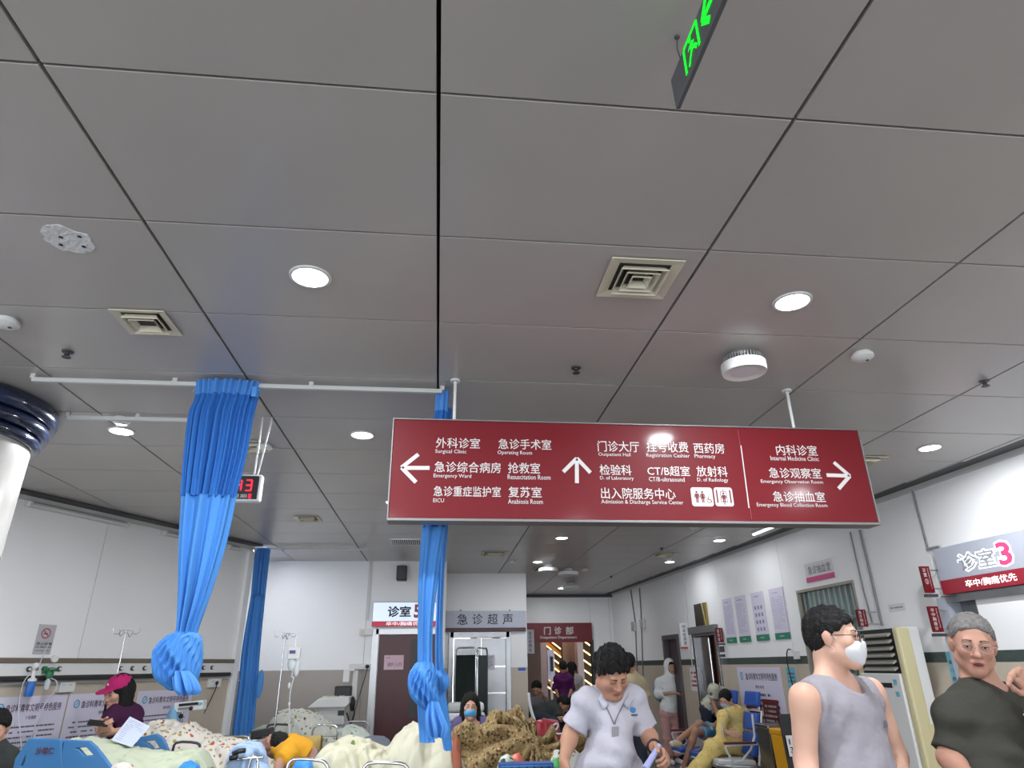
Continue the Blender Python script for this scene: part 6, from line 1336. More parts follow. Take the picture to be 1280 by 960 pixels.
folk('person at the left edge of the picture with black hair, mostly out of view', 5.6,
    dict(head=(-7, 912, 0), neck=(-9, 930, .05), shL=(-34, 942, 0), shR=(8, 945, 0), elL=(-40, 970, 0), wrL=(-30, 990, -.2), elR=(8, 978, 0), wrR=(0, 995, -.2), pel=(-12, 1000, 0)), g=.9, look=(.4, .3, 0), top=dict(m=M_dk, sleeve=.7), low=dict(m=M_jeans, shoe=M_black), hair=dict(kind='short', t=.014), res=.012, hres=.008, eyes='shut')
# ================================================================ beds and bedding
def quilt(name, label, sil, Y, base, depth, m, fold=.035, seed=0, nu=90, nv=46, cat='quilt', p=.55, rad=None, fs=1.0):
    pts = [at(x, y, Y) for x, y in sil]; xs = np.array([q.x for q in pts]); zs = np.array([q.z for q in pts])
    def f(u, v):
        x = xs[0]+(xs[-1]-xs[0])*u; ridge = float(np.interp(x, xs, zs)); e = 1
        ph = math.pi*(v-.5); s_ = math.sin(ph); c = max(0, math.cos(ph))**p
        y = Y+depth*s_*(.55+.45*math.sqrt(max(0, math.sin(math.pi*min(1, max(0, u))))))
        n = noise.noise(V(x*3*fs+seed, y*3*fs, seed*.7))
        r_ = 1-abs(noise.noise(V(x*5*fs+n*2.2+seed, y*3*fs+2*n+v*2, seed+3.1)))*2
        r2_ = 1-abs(noise.noise(V(x*11*fs+n*3, y*8*fs+v*3, seed+7.3)))*2
        if rad:
            cx, cz = rad; a = math.atan2((v-.22), (u-cx)*1.4); rr = math.hypot(v-.22, (u-cx)); r_ = .5*r_+1.0*math.sin(a*13+6*n)*min(1, rr*3)
        d = fold*1.25*(r_*.8+r2_*.45-.72)*(.35+.65*c)
        z = base+(ridge-base)*c+d*(.7 if abs(s_) < .3 else .4)
        return V(x+d*.4*math.cos(u*9), y-(d*1.2 if s_ < 0 else -d), max(z, base))
    b = MB(); b.grid(f, nu, nv); o = b.build(name, m, root=True, smooth=True, solid=.012); tag(o, label, cat); return o
Mq_green = mat('pale_green_quilt', 'B9BFA8', .85, 0, .2, spots=[(9, .3, .6, '9FB092')], bump=.15, bs=60)
Mq_flor = mat('floral_quilt', 'D8D2C8', .85, 0, .2, spots=[(17, .3, .45, 'A99A55'), (21, .28, .55, '8E6A4A'), (11, .28, .78, 'B8603E')], bump=.15, bs=60)
Mq_wflor = mat('white_floral_quilt', 'CBCBC2', .85, 0, .2, spots=[(16, .3, .5, '8A8F55'), (20, .25, .6, '6B4A38')], bump=.15, bs=60)
Mq_mint = mat('mint_quilt', 'C6CEC4', .85, 0, .2, spots=[(18, .3, .6, '6E8068')])
Mq_cream = mat('cream_quilt', 'BFBBA4', .85, 0, .2, spots=[(6, .28, .6, 'C9B860'), (10, .25, .68, '6F8450')], bump=.12, bs=50)
Mq_brown = mat('paisley_quilt', '94805A', .85, 0, .2, spots=[(34, .4, .35, '5A4430'), (44, .35, .5, 'B7A177'), (28, .3, .7, '46523A'), (40, .3, .75, '8A4632')], bump=.2, bs=70)
Mq_grey = mat('grey_pillow', (.2, .22, .27), .8)
def frame_bed(label, xa, xb, ya, yb, zt_, m=M_wf, group=None):
    t = thing('hospital_bed', label, 'bed', ((xa+xb)/2, (ya+yb)/2, 0))
    b = MB(); b.box(xa, xb, ya, ya+.04, zt_-.24, zt_-.18); b.box(xa, xb, yb-.04, yb, zt_-.24, zt_-.18); b.box(xa, xa+.04, ya+.04, yb-.04, zt_-.24, zt_-.18); b.box(xb-.04, xb, ya+.04, yb-.04, zt_-.24, zt_-.18); b.build('bed_frame', m, t)
    MB().box(xa+.02, xb-.02, ya+.02, yb-.02, zt_-.18, zt_).build('mattress', mat('mattress_cover', 'A9B3B8', .7), t, bevel=.03)
    for x in (xa+.12, xb-.12):
        for y in (ya+.08, yb-.08):
            l = MB().cyl((x, y, .1), (x, y, zt_-.2), .02, n=10).build('leg', m, t); MB().cyl((x-.012, y, .05), (x+.012, y, .05), .05, n=16).build('caster', M_dark, l)
    return t
def rail_loop(t, P, r=.011, m=M_chrome):
    MB().tube(P, r, 8, smooth=1).build('side_rail', m, t, smooth=True)
def pxl(Y, *pts): return [at(x, y, Y) for x, y in pts]
def plate(name, px, holes, Y, th, m, parent):
    cu = bpy.data.curves.new('plate', 'CURVE'); cu.dimensions = '2D'; cu.fill_mode = 'BOTH'; cu.extrude = th/2; cu.bevel_depth = .006; cu.bevel_resolution = 1
    for poly in [px]+holes:
        sp = cu.splines.new('POLY'); sp.points.add(len(poly)-1); sp.use_cyclic_u = True
        for i, (x, y) in enumerate(poly): q = at(x, y, Y); sp.points[i].co = (q.x, q.z, 0, 1)
    o = bpy.data.objects.new('plate', cu); me = bpy.data.meshes.new_from_object(o); bpy.data.objects.remove(o)
    b = MB(); b.add([(v.co.x, Y+v.co.z, v.co.y) for v in me.vertices], [tuple(p.vertices)[::-1] for p in me.polygons]); bpy.data.meshes.remove(me); return b.build(name, m, parent)
# bed 1, blue panels
xa, xb = at(0, 940, 5.5).x-.5, at(215, 940, 5.5).x+.05
b1 = frame_bed('hospital bed with bright blue plastic side panels at lower left', xa, xb, 5.4, 6.25, .78, m=M_bedblue)
bm_ = mat('bed_blue', None); pA = plate('side_panel', [(19, 962), (22, 948), (38, 924), (76, 925), (78, 928), (78, 942), (80, 962)], [[(26, 958), (36, 936), (34, 952), (30, 960)]], 5.33, .03, M_bedblue, b1)
pB = plate('side_panel', [(80.5, 962), (80, 942), (83, 926), (112, 927), (120, 934), (131, 948), (141, 962)], [[(92, 934), (110, 932.5), (121.5, 945), (106.5, 946), (100, 938)]], 5.33, .03, M_bedblue, b1)
pC = plate('side_panel', [(166, 940), (176, 922), (196, 918), (204, 923), (213, 944), (200, 948)], [[(177, 926), (195, 924), (202, 935), (192, 937), (186, 930)]], 6.3, .03, M_bedblue, b1)
b = MB(); fr = frame_y(5.305); b.text(fr, '沙增仁', at(44, 940, 5.3).x, at(67, 940, 5.3).x, at(50, 943.5, 5.3).z, at(50, 934, 5.3).z, .001, bold=.02); b.build('lettering', mat('red_brown_ink', (.12, .02, .03), .6), pA)
quilt('quilt', 'pale green quilt heaped on the blue panelled bed', [(72, 962), (82, 931), (98, 922), (112, 922), (128, 925), (148, 933), (176, 939), (205, 943), (228, 940), (248, 938), (262, 962)], 5.78, .78, .38, Mq_green, .035, 2)
quilt('quilt', 'cream quilt with small brown and orange flowers below the syringe pump', [(176, 945), (184, 912), (192, 903), (205, 902), (222, 903), (238, 904), (249, 911), (262, 920), (290, 923), (312, 928), (330, 938), (346, 960)], 6.9, .62, .4, Mq_flor, .045, 5)
xa, xb = at(170, 930, 6.9).x, at(352, 930, 6.9).x; b2 = frame_bed('hospital bed under the floral cream quilt, second from the left', xa, xb, 6.48, 7.35, .6)
rail_loop(b2, pxl(6.45, (214, 962), (216, 933), (222, 927), (245, 928), (251, 932), (250, 958)), .011, M_dark)
rail_loop(b2, pxl(7.36, (277, 921), (306, 920), (312, 923), (313, 935)))
# papers
PS = [at(162, 896, 5.995), at(187, 908, 5.995), at(165, 934, 5.745), at(139, 925, 5.745)]; pu, pv = PS[1]-PS[0], PS[3]-PS[0]; psh = tag(MB().prism([at(162, 896, 6.0), at(187, 908, 6.0), at(165, 934, 5.75), at(139, 925, 5.75)], V(0, .004, .002)).build('paper_sheets', mat('blue_white_paper', 'C3CBDD', .6), root=True), 'white record sheets lying slanted between the cap woman and the blue panel', 'paper')
MB().lines((PS[0], pu, pv, pu.cross(pv).normalized() if pu.cross(pv).y < 0 else -pu.cross(pv).normalized()), .1, .9, .06, .92, 12, .002, 77, fill=.2).build('text_lines', mat('pale_ink', (.25, .23, .36), .6), psh)
# far bed
xa, xb = at(322, 915, 8.8).x, at(470, 915, 8.8).x; b3 = frame_bed('far hospital bed against the taupe wall with chrome rails', xa, xb, 8.35, 9.2, .72)
quilt('quilt', 'white quilt with tiny leaves bunched on the far bed', [(338, 925), (340, 900), (350, 889), (364, 886.5), (380, 888), (396, 893), (408, 902), (420, 914), (440, 926)], 8.8, .7, .38, Mq_wflor, .05, 9)
quilt('pillow', 'cream pillow at the left end of the far bed', [(312, 922), (318, 912), (330, 907), (342, 908), (348, 922)], 8.75, .72, .25, Mq_green, .01, 3, cat='pillow')
quilt('quilt', 'mint white quilt at the right end of the far bed', [(418, 930), (424, 913), (438, 907), (452, 910), (461, 918), (467, 930)], 8.6, .7, .22, Mq_mint, .03, 12)
quilt('pillow', 'dark grey pillow at the right end of the far bed', [(440, 930), (450, 922), (466, 919.5), (479, 921), (486, 925), (488, 930)], 8.5, .68, .16, Mq_grey, .008, 14, cat='pillow')
rail_loop(b3, pxl(8.3, (389, 927), (391, 911), (397, 906), (417, 906), (422, 910), (421, 926))); rail_loop(b3, pxl(8.3, (390, 920), (421, 920)), .008)
rail_loop(b3, pxl(9.25, (429, 910), (431, 902), (456, 901), (461, 904), (460, 920))); rail_loop(b3, pxl(8.3, (331, 922), (333, 908), (341, 905), (360, 906)), .011, M_dark)
# near beds
xa, xb = at(385, 950, 5.4).x, at(566, 950, 5.4).x; b4 = frame_bed('near hospital bed under the cream and yellow quilt', xa, xb, 4.95, 5.8, .72)
quilt('quilt', 'large cream quilt with yellow flowers in front of the maroon door', [(384, 964), (398, 944), (412, 931), (430, 925), (450, 924.5), (466, 928), (480, 936), (494, 944), (508, 964)], 5.35, .72, .38, Mq_cream, .055, 21)
quilt('quilt', 'cream quilt raised in a peak left of the middle curtain', [(474, 964), (484, 938), (494, 922), (506, 911), (517, 904.5), (525, 907), (531, 922), (540, 927), (552, 922), (562, 926), (572, 942), (588, 966)], 5.4, .72, .36, mat('cream_quilt_plain', 'BFBCA8', .85, 0, .2, spots=[(5, .2, .7, 'BFB064'), (6, .16, .72, '8C907A')], bump=.12, bs=50), .03, 25)
rail_loop(b4, pxl(4.9, (358, 964), (361, 953), (368, 948), (400, 950), (408, 954), (412, 966))); rail_loop(b4, pxl(4.9, (452, 966), (457, 956), (464, 953), (500, 954), (508, 957), (512, 966)))
# brown paisley
xa, xb = at(575, 950, 5.6).x, at(745, 950, 5.6).x; b5 = frame_bed('hospital bed hidden under the brown patterned quilt', xa, xb, 5.15, 6.0, .66)
quilt('quilt', 'big crumpled brown and olive patterned quilt beside the man in white', [(562, 966), (567, 912), (578, 912), (592, 912), (608, 907), (620, 898), (632, 893), (643, 889), (650, 890), (657, 897), (666, 904), (674, 916), (684, 921), (696, 918), (712, 917), (728, 921), (740, 934), (752, 964)], 5.6, .60, .42, Mq_brown, .085, 31, nu=150, nv=70, rad=(.52, .2), fs=.62)
quilt('quilt', 'orange red lining edge of a blanket left of the brown quilt', [(565, 966), (567, 922), (570, 917), (574, 928), (577, 966)], 5.14, .7, .05, mat('orange_cloth', (.33, .10, .055), .8), .02, 33, nu=30, nv=20, cat='blanket')
quilt('quilt', 'white floral quilt corner under the hand of the man in white', [(686, 966), (692, 942), (704, 936), (716, 936), (728, 948), (736, 966)], 5.05, .7, .12, Mq_wflor, .03, 35, nu=40, nv=24)
# bags
def bag(name, label, sil, Y, d, m, base, cat='bag', seed=1): return quilt(name, label, sil, Y, base, d, m, .012, seed, 36, 24, cat, p=.3)
M_plaid = mat('plaid_blue', (.015, .06, .25), .6)
t = thing('plaid_bag', 'blue plaid bag below the brown quilt', 'bag', at(656, 962, 4.9)); a, c = at(623, 953, 4.9), at(690, 985, 4.9)
MB().box(a.x, c.x, 4.8, 4.92, c.z, a.z).build('body', M_plaid, t, bevel=.003)
for k in range(7): x = a.x+.03+(c.x-a.x-.06)*k/6; MB().box(x-.006, x+.006, 4.797, 4.80, c.z+.02, a.z-.004).build('stripe', mat('plaid_line', (.03, .25, .5) if k % 2 else (.002, .004, .02), .6), t)
for k in range(3): z = a.z-.012-.022*k; MB().box(a.x+.01, c.x-.01, 4.794, 4.797, z-.004, z+.004).build('stripe', mat('plaid_line2', (.03, .2, .45), .6), t)
bag('plastic_bag', 'white plastic bag with green and black print above the plaid bag', [(622, 960), (627, 947), (634, 944), (640, 948), (643, 960)], 5.05, .08, mat('green_print_bag', 'C9CFC6', .4, spots=[(14, .35, .45, '35A02E'), (18, .3, .6, '15151A')]), .78)
bag('plastic_bag', 'coral plastic bag above the plaid bag', [(636, 960), (641, 945), (647, 942), (653, 948), (656, 960)], 5.08, .08, mat('coral_bag', (.6, .12, .07), .4), .78, seed=5)
bag('plastic_bag', 'green plastic bag at the right end of the plaid bag', [(686, 964), (690, 952), (696, 949), (702, 955), (704, 964)], 4.95, .06, mat('green_bag', (.05, .35, .08), .4), .75, seed=6)
bag('plastic_bag', 'bright blue plastic bag between the left beds', [(222, 966), (228, 955), (238, 952), (246, 956), (250, 966)], 5.2, .08, mat('blue_bag', (.02, .22, .6), .4), .78, seed=7)
bag('plastic_bag', 'blue plastic bag beside the patient in yellow', [(364, 966), (370, 954), (380, 950), (388, 953), (392, 966)], 5.05, .08, mat('blue_bag', (.02, .22, .6), .4), .78, seed=8)
bag('knit_item', 'red and white striped knitted item on the blue bed', [(138, 966), (143, 957), (152, 954), (162, 957), (167, 966)], 5.2, .07, mat('knit_red_white', 'CFC8C0', .9, spots=[(13, .35, .5, 'A8222E')]), .8, 'clothing', 9)
bag('shopping_bag', 'dark red shopping bag with white handle behind the brown quilt', [(664, 925), (667, 902), (680, 899), (697, 901), (701, 925)], 6.9, .12, mat('dark_red_bag', (.28, .01, .02), .4, spots=[(7, .2, .8, 'C9C0BE')]), .7, seed=10)
o = MB().tube(pxl(6.8, (686, 920), (690, 908), (697, 903), (698, 909), (691, 916), (700, 918), (712, 914)), .008, 8, smooth=2).build('white_frame_bar', M_wf, root=True, smooth=True); tag(o, 'bent white tube beside the dark red bag', 'frame')
o = MB().tube(pxl(8.5, (660.5, 866), (662, 880), (665, 892), (669, 903), (672, 925), (690, 996)), .018, 8, smooth=2).build('walking_frame', M_wf, root=True, smooth=True); tag(o, 'curved white tube frame by the crouching man', 'frame')
bag('handbag', 'small black bag on the linen trolley right of the masked woman', [(602, 905), (605, 896), (612, 893), (618, 897), (620, 905)], 9.2, .1, M_black, .725, seed=11)
# patient in yellow
M_yt = clothm('yellow_shirt', (.62, .30, .02))
t, W, Q = folk('patient in a yellow shirt lying on a bed behind the drip stand', 6.05,
    dict(head=(344, 931, .05), neck=(351, 932, 0), shL=(358, 945, -.15), shR=(362, 930, .15), elL=(350, 954, -.2), wrL=(347, 968, -.25), elR=(374, 943, .2), wrR=(380, 952, .1), pel=(388, 957, .1), knL=(415, 962, 0), knR=(415, 957, .15), anL=(440, 970, 0), anR=(440, 965, .15)), g=.95, hs=.92, look=(-1.2, -.5, .9), skin='ruddy', eyes='shut',
    top=dict(m=M_yt, sleeve=.7, hem=.7, o=.014), low=dict(m=mat('grey_trousers', (.07, .075, .08), .8)), hair=dict(kind='short', t=.01), res=.010, hres=.007)
quilt('pillow', 'tan pillow behind the patient in yellow', [(358, 940), (364, 925), (378, 922), (394, 921), (405, 919), (404, 935), (400, 942)], 6.4, .72, .16, mat('tan_pillow', '9C854F', .85), .015, 41, cat='pillow', nu=50, nv=24)
xa, xb = at(334, 950, 6.1).x, at(400, 950, 6.1).x; frame_bed('hospital bed of the patient in yellow', xa, xb+.9, 5.85, 6.42, .62)
# wheelchair with blue cloth
wc = thing('wheelchair', 'folded wheelchair with black grips beside the patient in yellow', 'wheelchair', (at(312, 960, 5.7).x, 5.7, 0)); yq = 5.6
for P in (pxl(yq, (300, 949), (318, 947), (330, 946.5)), pxl(yq, (318, 942), (312, 952), (308, 975)), pxl(yq, (322, 948), (322, 975)), pxl(yq, (285, 975), (282, 960), (286, 950), (300, 949))): MB().tube(P, .010, 8, smooth=1).build('tube', M_chrome, wc, smooth=True)
for P in (pxl(yq-.02, (287, 948), (297, 946)), pxl(yq-.02, (291, 943), (299, 939), (307, 938))): MB().tube(P, .017, 8).build('grip', M_black, wc, smooth=True)
for s_ in (0, .42):
    c = V(at(312, 960, 5.7).x, 5.62+s_, .3); MB().tube([c+V(.29*math.cos(a), 0, .29*math.sin(a)) for a in [2*math.pi*i/28 for i in range(28)]], .012, 8, closed=True).build('wheel', M_dark, wc); b = MB(); [b.cyl(c, c+V(.28*math.cos(a), 0, .28*math.sin(a)), .003, n=5) for a in [2*math.pi*i/12 for i in range(12)]]; o = b.build('spokes', M_chrome, wc); o['kind'] = 'stuff'
MB().box(c.x-.2, c.x+.2, 5.66, 6.0, .45, .49).build('seat', M_dark, wc)
quilt('cloth', 'pale blue cloth draped over the wheelchair', [(286, 946), (291, 936), (300, 930), (312, 928), (322, 933), (329, 943), (334, 958)], 5.75, .80, .12, mat('pale_blue_cloth', '9DB4D2', .85), .06, 44, nu=60, nv=34, cat='cloth')
# drip stands
def drip(label, top, Y, foot_y=.0, pump=False):
    p = at(*top, Y); t = thing('drip_stand', label, 'drip stand', (p.x, Y, 0))
    MB().cyl((p.x, Y, .06), (p.x, Y, p.z), .009, .007, 10).build('pole', M_chrome, t, smooth=2)
    for a0 in (0, 1): 
        for s_ in (-1, 1):
            d = V(math.cos(a0*1.4+.1), math.sin(a0*1.4+.1), 0)*s_; z = p.z-.02*a0
            MB().tube([V(p.x, Y, z), V(p.x, Y, z)+d*.04+V(0, 0, .0), V(p.x, Y, z)+d*.07+V(0, 0, -.035), V(p.x, Y, z)+d*.11+V(0, 0, -.03), V(p.x, Y, z)+d*.12+V(0, 0, .025)], .004, 6, smooth=2).build('hook', M_chrome, t, smooth=True)
    for k in range(5): a = 2*math.pi*k/5; MB().tube([V(p.x, Y, .08), V(p.x+.25*math.cos(a), Y+.25*math.sin(a), .05)], .012, 8).build('leg', M_chrome, t)
    return t, p
drip('chrome drip stand with four hooks behind the woman in the cap', (158, 788), 7.15)
t, p = drip('drip stand carrying a white infusion pump by the third curtain', (357, 792), 7.7)
b = MB(); q = at(369, 792, 7.7); b.tube([V(p.x, 7.7, p.z), V(q.x, 7.7, q.z), at(369.5, 808, 7.7)], .004, 6); b.build('arm', M_chrome, t)
o = thing('infusion_pump', 'white infusion pump and drip bag hanging from the second drip stand', 'medical device', at(368, 890, 7.7))
a, c = at(361, 809, 7.7), at(375, 824, 7.7); MB().box(a.x, c.x, 7.67, 7.73, c.z, a.z).build('body', M_white, o, bevel=.008); a2, c2 = at(363, 813, 7.7), at(370, 817, 7.7); MB().box(a2.x, c2.x, 7.662, 7.672, c2.z, a2.z).build('display', mat('violet_display', (.06, .04, .2), .3), o)
MB().ball((at(365, 830, 7.7)), (.045, .02, .07), 12, 8).build('drip_bag', mat('clear_jar', 'C9D4D6', .1), o, smooth=True); MB().ball((at(371, 836, 7.7)), (.03, .02, .08), 12, 8).build('drip_bag', mat('milky_bag', 'D2D2D6', .3), o, smooth=True)
MB().tube(pxl(7.7, (366, 838), (364, 848), (368, 845), (364, 858), (362, 870), (361.5, 900), (362, 935)), .006, 6, smooth=2).build('tubing', mat('milky_bag', 'D2D2D6', .3), o, smooth=True); MB().ball(at(361.5, 857, 7.7), (.014, .014, .03)).build('drip_chamber', M_white, o, smooth=True); MB().ball(at(361.5, 880, 7.7), (.014, .014, .02)).build('clamp', M_white, o, smooth=True)
# syringe pump
o = thing('syringe_pump', 'white syringe pump with dark display on a short pole above the floral quilt', 'medical device', at(237, 905, 7.55)); a, c = at(221, 877, 7.55), at(255, 888, 7.55)
ax_ = (V(1, 0, .08).normalized(), V(0, 1, 0), V(-.08, 0, 1).normalized()); m_ = (a+c)/2
MB().obox(m_, ax_, ((c.x-a.x)/2, .06, (a.z-c.z)/2), ).build('body', M_white, o, bevel=.006)
MB().obox(m_+V(0, -.062, .018), ax_, ((c.x-a.x)*.33, .004, .012)).build('display', M_black, o); MB().obox(m_+V(.11, -.062, .022), ax_, (.018, .005, .013)).build('display_end', mat('sky_paper', '6FB3C6', .5), o); MB().obox(m_+V(-.02, -.064, -.016), ax_, (.07, .006, .010)).build('syringe', mat('grey_syringe', (.25, .26, .28), .4), o); MB().ball(m_+V(.03, -.066, -.018), (.02, .01, .02)).build('knob', M_black, o, smooth=True)
q = at(228, 890, 7.55); MB().cyl((q.x, 7.55, .1), (q.x, 7.55, q.z+.05), .014, n=12).build('pole', M_chrome, o, smooth=2); MB().box(q.x-.15, q.x+.15, 7.44, 7.7, .04, .1).build('base', M_dark, o, bevel=.02); MB().ball((q.x, 7.53, at(228, 895, 7.55).z), (.022, .022, .022)).build('clamp', M_black, o, smooth=True)
bag('plastic_bag', 'translucent pale blue bag hanging beside the syringe pump', [(207, 910), (211, 890), (217, 882), (221, 890), (223, 910)], 7.5, .04, mat('pale_blue_bag', (.2, .42, .62), .3), at(212, 908, 7.5).z-.02, seed=15)
# over-bed tray
a, c = at(312, 919, 7.8), at(345, 927, 7.45); t = thing('bed_table', 'grey over-bed tray with a black device under the third curtain', 'table', ((a.x+c.x)/2, 7.62, 0)); MB().box(a.x, c.x, 7.45, 7.8, c.z, c.z+.02).build('table_top', M_alu, t, bevel=.004); MB().cyl((c.x-.03, 7.62, .05), (c.x-.03, 7.62, c.z), .018, n=10).build('post', M_chrome, t); MB().box(a.x+.02, c.x, 7.47, 7.78, .02, .05).build('base', M_dark, t)
tag(MB().obox(V(at(328, 915, 7.6).x, 7.6, c.z+.067), (V(1, 0, .15).normalized(), V(0, 1, 0), V(-.15, 0, 1).normalized()), (.09, .1, .035)).build('monitor_device', M_black, root=True, bevel=.01), 'black boxy device on the grey tray', 'device')
# ultrasound trolley
ut = thing('ultrasound_trolley', 'white wheeled ultrasound machine with small black monitor by the maroon door', 'medical device', (at(428, 900, 9.75).x, 9.75, 0)); yu = 9.6
def ubox(nm, a, c, y0, y1, m, bev=.01, tilt=0): p, q = at(*a, yu), at(*c, yu); return MB().box(p.x, q.x, y0, y1, q.z, p.z).build(nm, m, ut, bevel=bev)
ubox('cabinet', (396, 883), (430, 906), 9.55, 10.05, M_white, .015); q = at(412, 906, yu); MB().box(q.x-.2, q.x+.2, 9.6, 10.0, .12, q.z+.01).build('lower_cabinet', M_white, ut, bevel=.015)
p, q = at(396, 872, yu), at(438, 883, yu); MB().prism([V(p.x-.08, 9.42, p.z-.11), V(p.x+.06, 9.42, p.z), V(q.x, 9.42, p.z+.01), V(q.x, 9.42, p.z-.07), V(q.x-.04, 9.42, q.z), V(p.x+.02, 9.42, q.z)], V(0, .5, 0)).build('console', M_white, ut, bevel=.01)
for k in range(3): MB().obox(V(p.x+.12+.1*k, 9.55, p.z+.012), ((1, 0, 0), (0, 1, 0), (0, 0, 1)), (.035, .05, .005)).build('key_block', M_cream, ut)
ubox('monitor', (417, 858), (437, 872), 9.72, 9.84, M_black, .015); p, q = at(428, 838, yu), at(435, 853, yu); MB().box(p.x, q.x, 9.7, 9.78, q.z, p.z).build('probe_holder', M_white, ut, bevel=.01); p, q = at(438.5, 838, yu), at(442, 876, yu); MB().box(p.x, q.x, 9.86, 9.92, q.z, p.z).build('column', M_white, ut, bevel=.006); p, q = at(428, 836, yu), at(442, 839, yu); MB().box(p.x, q.x, 9.76, 9.9, q.z, p.z).build('arm', M_white, ut, bevel=.006)
p = at(440, 880, yu); MB().ball((p.x, 9.65, p.z), (.035, .06, .09)).build('cable_bundle', M_black, ut, smooth=True); MB().tube([V(p.x, 9.65, p.z), V(p.x+.05, 9.6, p.z-.1), V(p.x, 9.6, p.z-.25), V(p.x-.06, 9.62, p.z-.1)], .012, 6, smooth=2).build('cable', M_black, ut, smooth=True)
p = at(424, 891, yu); MB().box(p.x-.01, p.x+.07, 9.545, 9.55, p.z-.03, p.z+.03).build('vent_label', M_dark, ut)
for dx in (-.17, .17):
    for y in (9.62, 9.98): c = V(at(412, 906, yu).x+dx, y, .06); MB().cyl(c-V(.015, 0, 0), c+V(.015, 0, 0), .06, n=16).build('caster', M_dark, ut)
# folding screen
fs_ = thing('folding_screen', 'dark green folding screen with steel frame in front of the steel door', 'screen', (at(590, 900, 10.7).x, 10.7, 0))
for (xa_, xb_, ya_, yb_) in ((570, 595, 10.75, 10.65), (597, 609, 10.65, 10.95)):
    p, q = at(xa_, 810, ya_), at(xb_, 810, yb_); zt2 = p.z; e = V(q.x-p.x, q.y-p.y, 0)
    MB().tube([V(p.x, p.y, .04), V(p.x, p.y, zt2-.05), V(p.x, p.y, zt2)+e*.1, V(q.x, q.y, zt2)-e*.1, V(q.x, q.y, zt2-.05), V(q.x, q.y, .04)], .014, 8).build('screen_frame', M_chrome, fs_, smooth=True)
    b = MB(); b.grid(lambda u, v: V(p.x, p.y, 0)+e*(.04+.92*u)+V(-e.y, e.x, 0).normalized()*.012*math.sin(u*70)+V(0, 0, .25+(zt2-.1-.25)*v), 80, 2); b.build('cloth_panel', mat('dark_green_cloth', (.018, .03, .026), .8), fs_, smooth=True, solid=.004)
# linen trolley
lt = thing('linen_trolley', 'white trolley stacked with folded sheets behind the masked woman', 'trolley', (at(583, 900, 9.2).x, 9.2, 0)); p, q = at(560, 890, 9.2), at(622, 890, 9.2)
MB().box(p.x, q.x, 9.0, 9.5, .68, .72).build('shelf', M_wf, lt)
for x in (p.x+.02, q.x-.02):
    for y in (9.02, 9.48): MB().cyl((x, y, 0), (x, y, .70), .012, n=8).build('leg', M_wf, lt)
for k, (xa_, xb_, m_) in enumerate(((560, 584, M_paper), (560, 584, mat('pale_blue_sheet', '8FB3CF', .8)), (560, 583, M_paper), (560, 582, mat('pale_grey_sheet', 'BDC3C2', .8)), (592, 604, M_paper), (592, 605, mat('pale_blue_sheet', '8FB3CF', .8)), (593, 606, mat('mint_quilt', None)), (592, 605, M_paper))):
    z = .722+(k % 4)*.105; a, c = at(xa_, 890, 9.15), at(xb_, 890, 9.15); o = MB().box(a.x, c.x, 9.04+.01*k, 9.44, z, z+.098).build('folded_sheet', m_, root=True, bevel=.03, smooth=2)
    tag(o, ('lowest', 'second lowest', 'second highest', 'topmost')[k % 4]+' folded sheet in the '+('left' if k < 4 else 'right')+' stack on the linen trolley', 'sheet', 'folded sheets on the linen trolley')
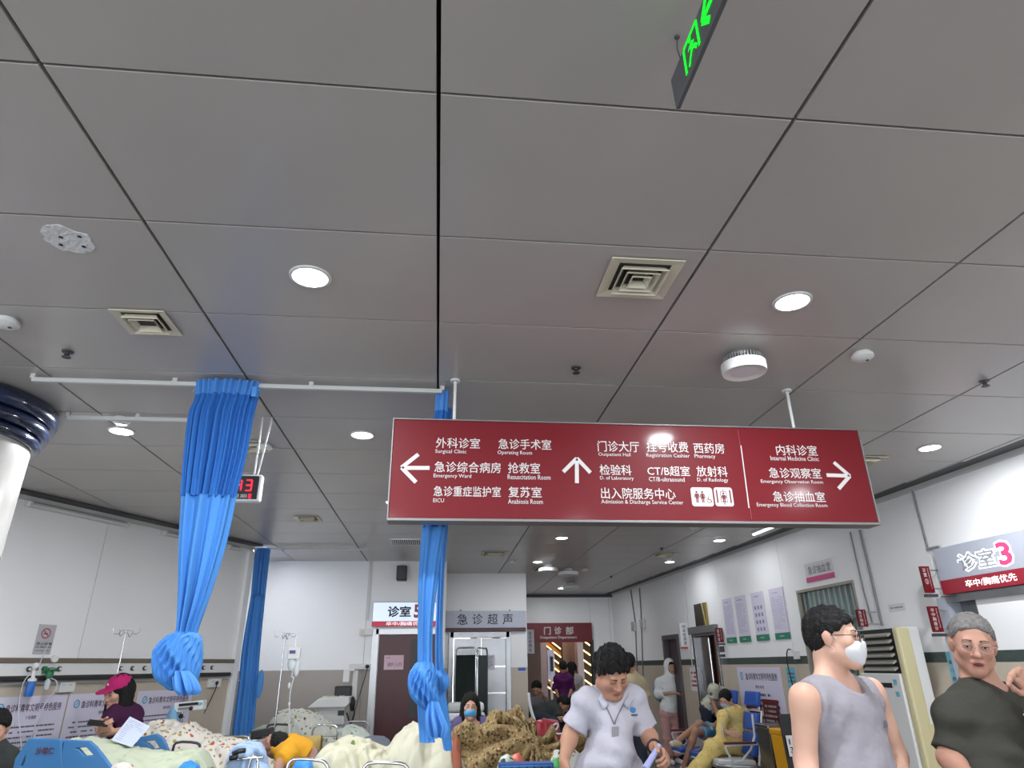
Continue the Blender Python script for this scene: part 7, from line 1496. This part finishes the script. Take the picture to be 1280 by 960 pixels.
# bins and stand near the chairs
p, q = at(952, 905, 8.0), at(975, 905, 8.0); t = thing('litter_bin', 'stainless litter bin with glass-dark sides beside the blue chairs', 'bin', ((p.x+q.x)/2, 8.0, 0)); MB().box(p.x, q.x, 7.85, 8.15, .02, p.z-.04).build('body', mat('dark_glass_side', (.07, .065, .06), .15, .3), t, bevel=.01); MB().box(p.x-.015, q.x+.015, 7.83, 8.17, p.z-.04, p.z).build('rim', M_steel, t, bevel=.01)
MB().cyl((q.x+.005, 7.84, .0), (q.x+.005, 7.84, p.z), .028, n=14).build('corner_post', M_steel, t, smooth=2)
p, q = at(974, 912, 7.55), at(1000, 912, 7.55); t = thing('waste_bin', 'yellow medical waste bin at the elbow of the masked man', 'bin', ((p.x+q.x)/2, 7.55, 0)); b = MB(); zt2 = p.z; x0, x1 = p.x+.0, q.x
b.add([V(x0+.03, 7.45, .02), V(x1-.03, 7.45, .02), V(x1-.03, 7.75, .02), V(x0+.03, 7.75, .02), V(x0, 7.42, zt2-.06), V(x1, 7.42, zt2-.06), V(x1, 7.78, zt2-.06), V(x0, 7.78, zt2-.06)], [(0, 3, 2, 1), (4, 5, 6, 7), (0, 1, 5, 4), (1, 2, 6, 5), (2, 3, 7, 6), (3, 0, 4, 7)]); b.build('body', mat('yellow_plastic', (.75, .36, .005), .4), t, bevel=.01); MB().box(x0-.01, x1+.01, 7.41, 7.79, zt2-.06, zt2).build('lid', mat('yellow_plastic', None), t, bevel=.015)
b = MB(); b.text(frame_y(7.425), '医疗废物', x0+.07, x1-.05, .45, .53, .0); b.build('lettering', mat('brown_ink', (.25, .12, .01), .6), t)
p, q = at(979, 897, 7.0), at(998, 930, 7.0); t = thing('sign_stand', 'black stand with a white number card next to the yellow bin', 'sign stand', ((p.x+q.x)/2, 7.0, 0))
ax_ = (V(1, 0, 0), V(0, .12, 1).normalized(), V(0, -1, .12).normalized()); c0 = at(991, 925, 7.0); MB().obox(c0-V(0, 0, .25), ax_, (.085, .48, .012)).build('board', M_black, t, bevel=.003); MB().obox(c0-V(0, 0, .05)+ax_[2]*.014, ax_, (.07, .09, .002)).build('card', M_paper, t)
fr = (c0-V(0, 0, .05)+ax_[2]*.0165, *ax_); b = MB(); b.text(fr, '1 2', -.05, .05, .01, .06, .001, bold=.03); b.text(fr, '3 4', -.05, .05, -.06, -.01, .001, bold=.03); b.build('lettering', M_ink, t); MB().box(c0.x-.1, c0.x+.1, 6.98, 7.2, 0, .03).build('base', M_dark, t)
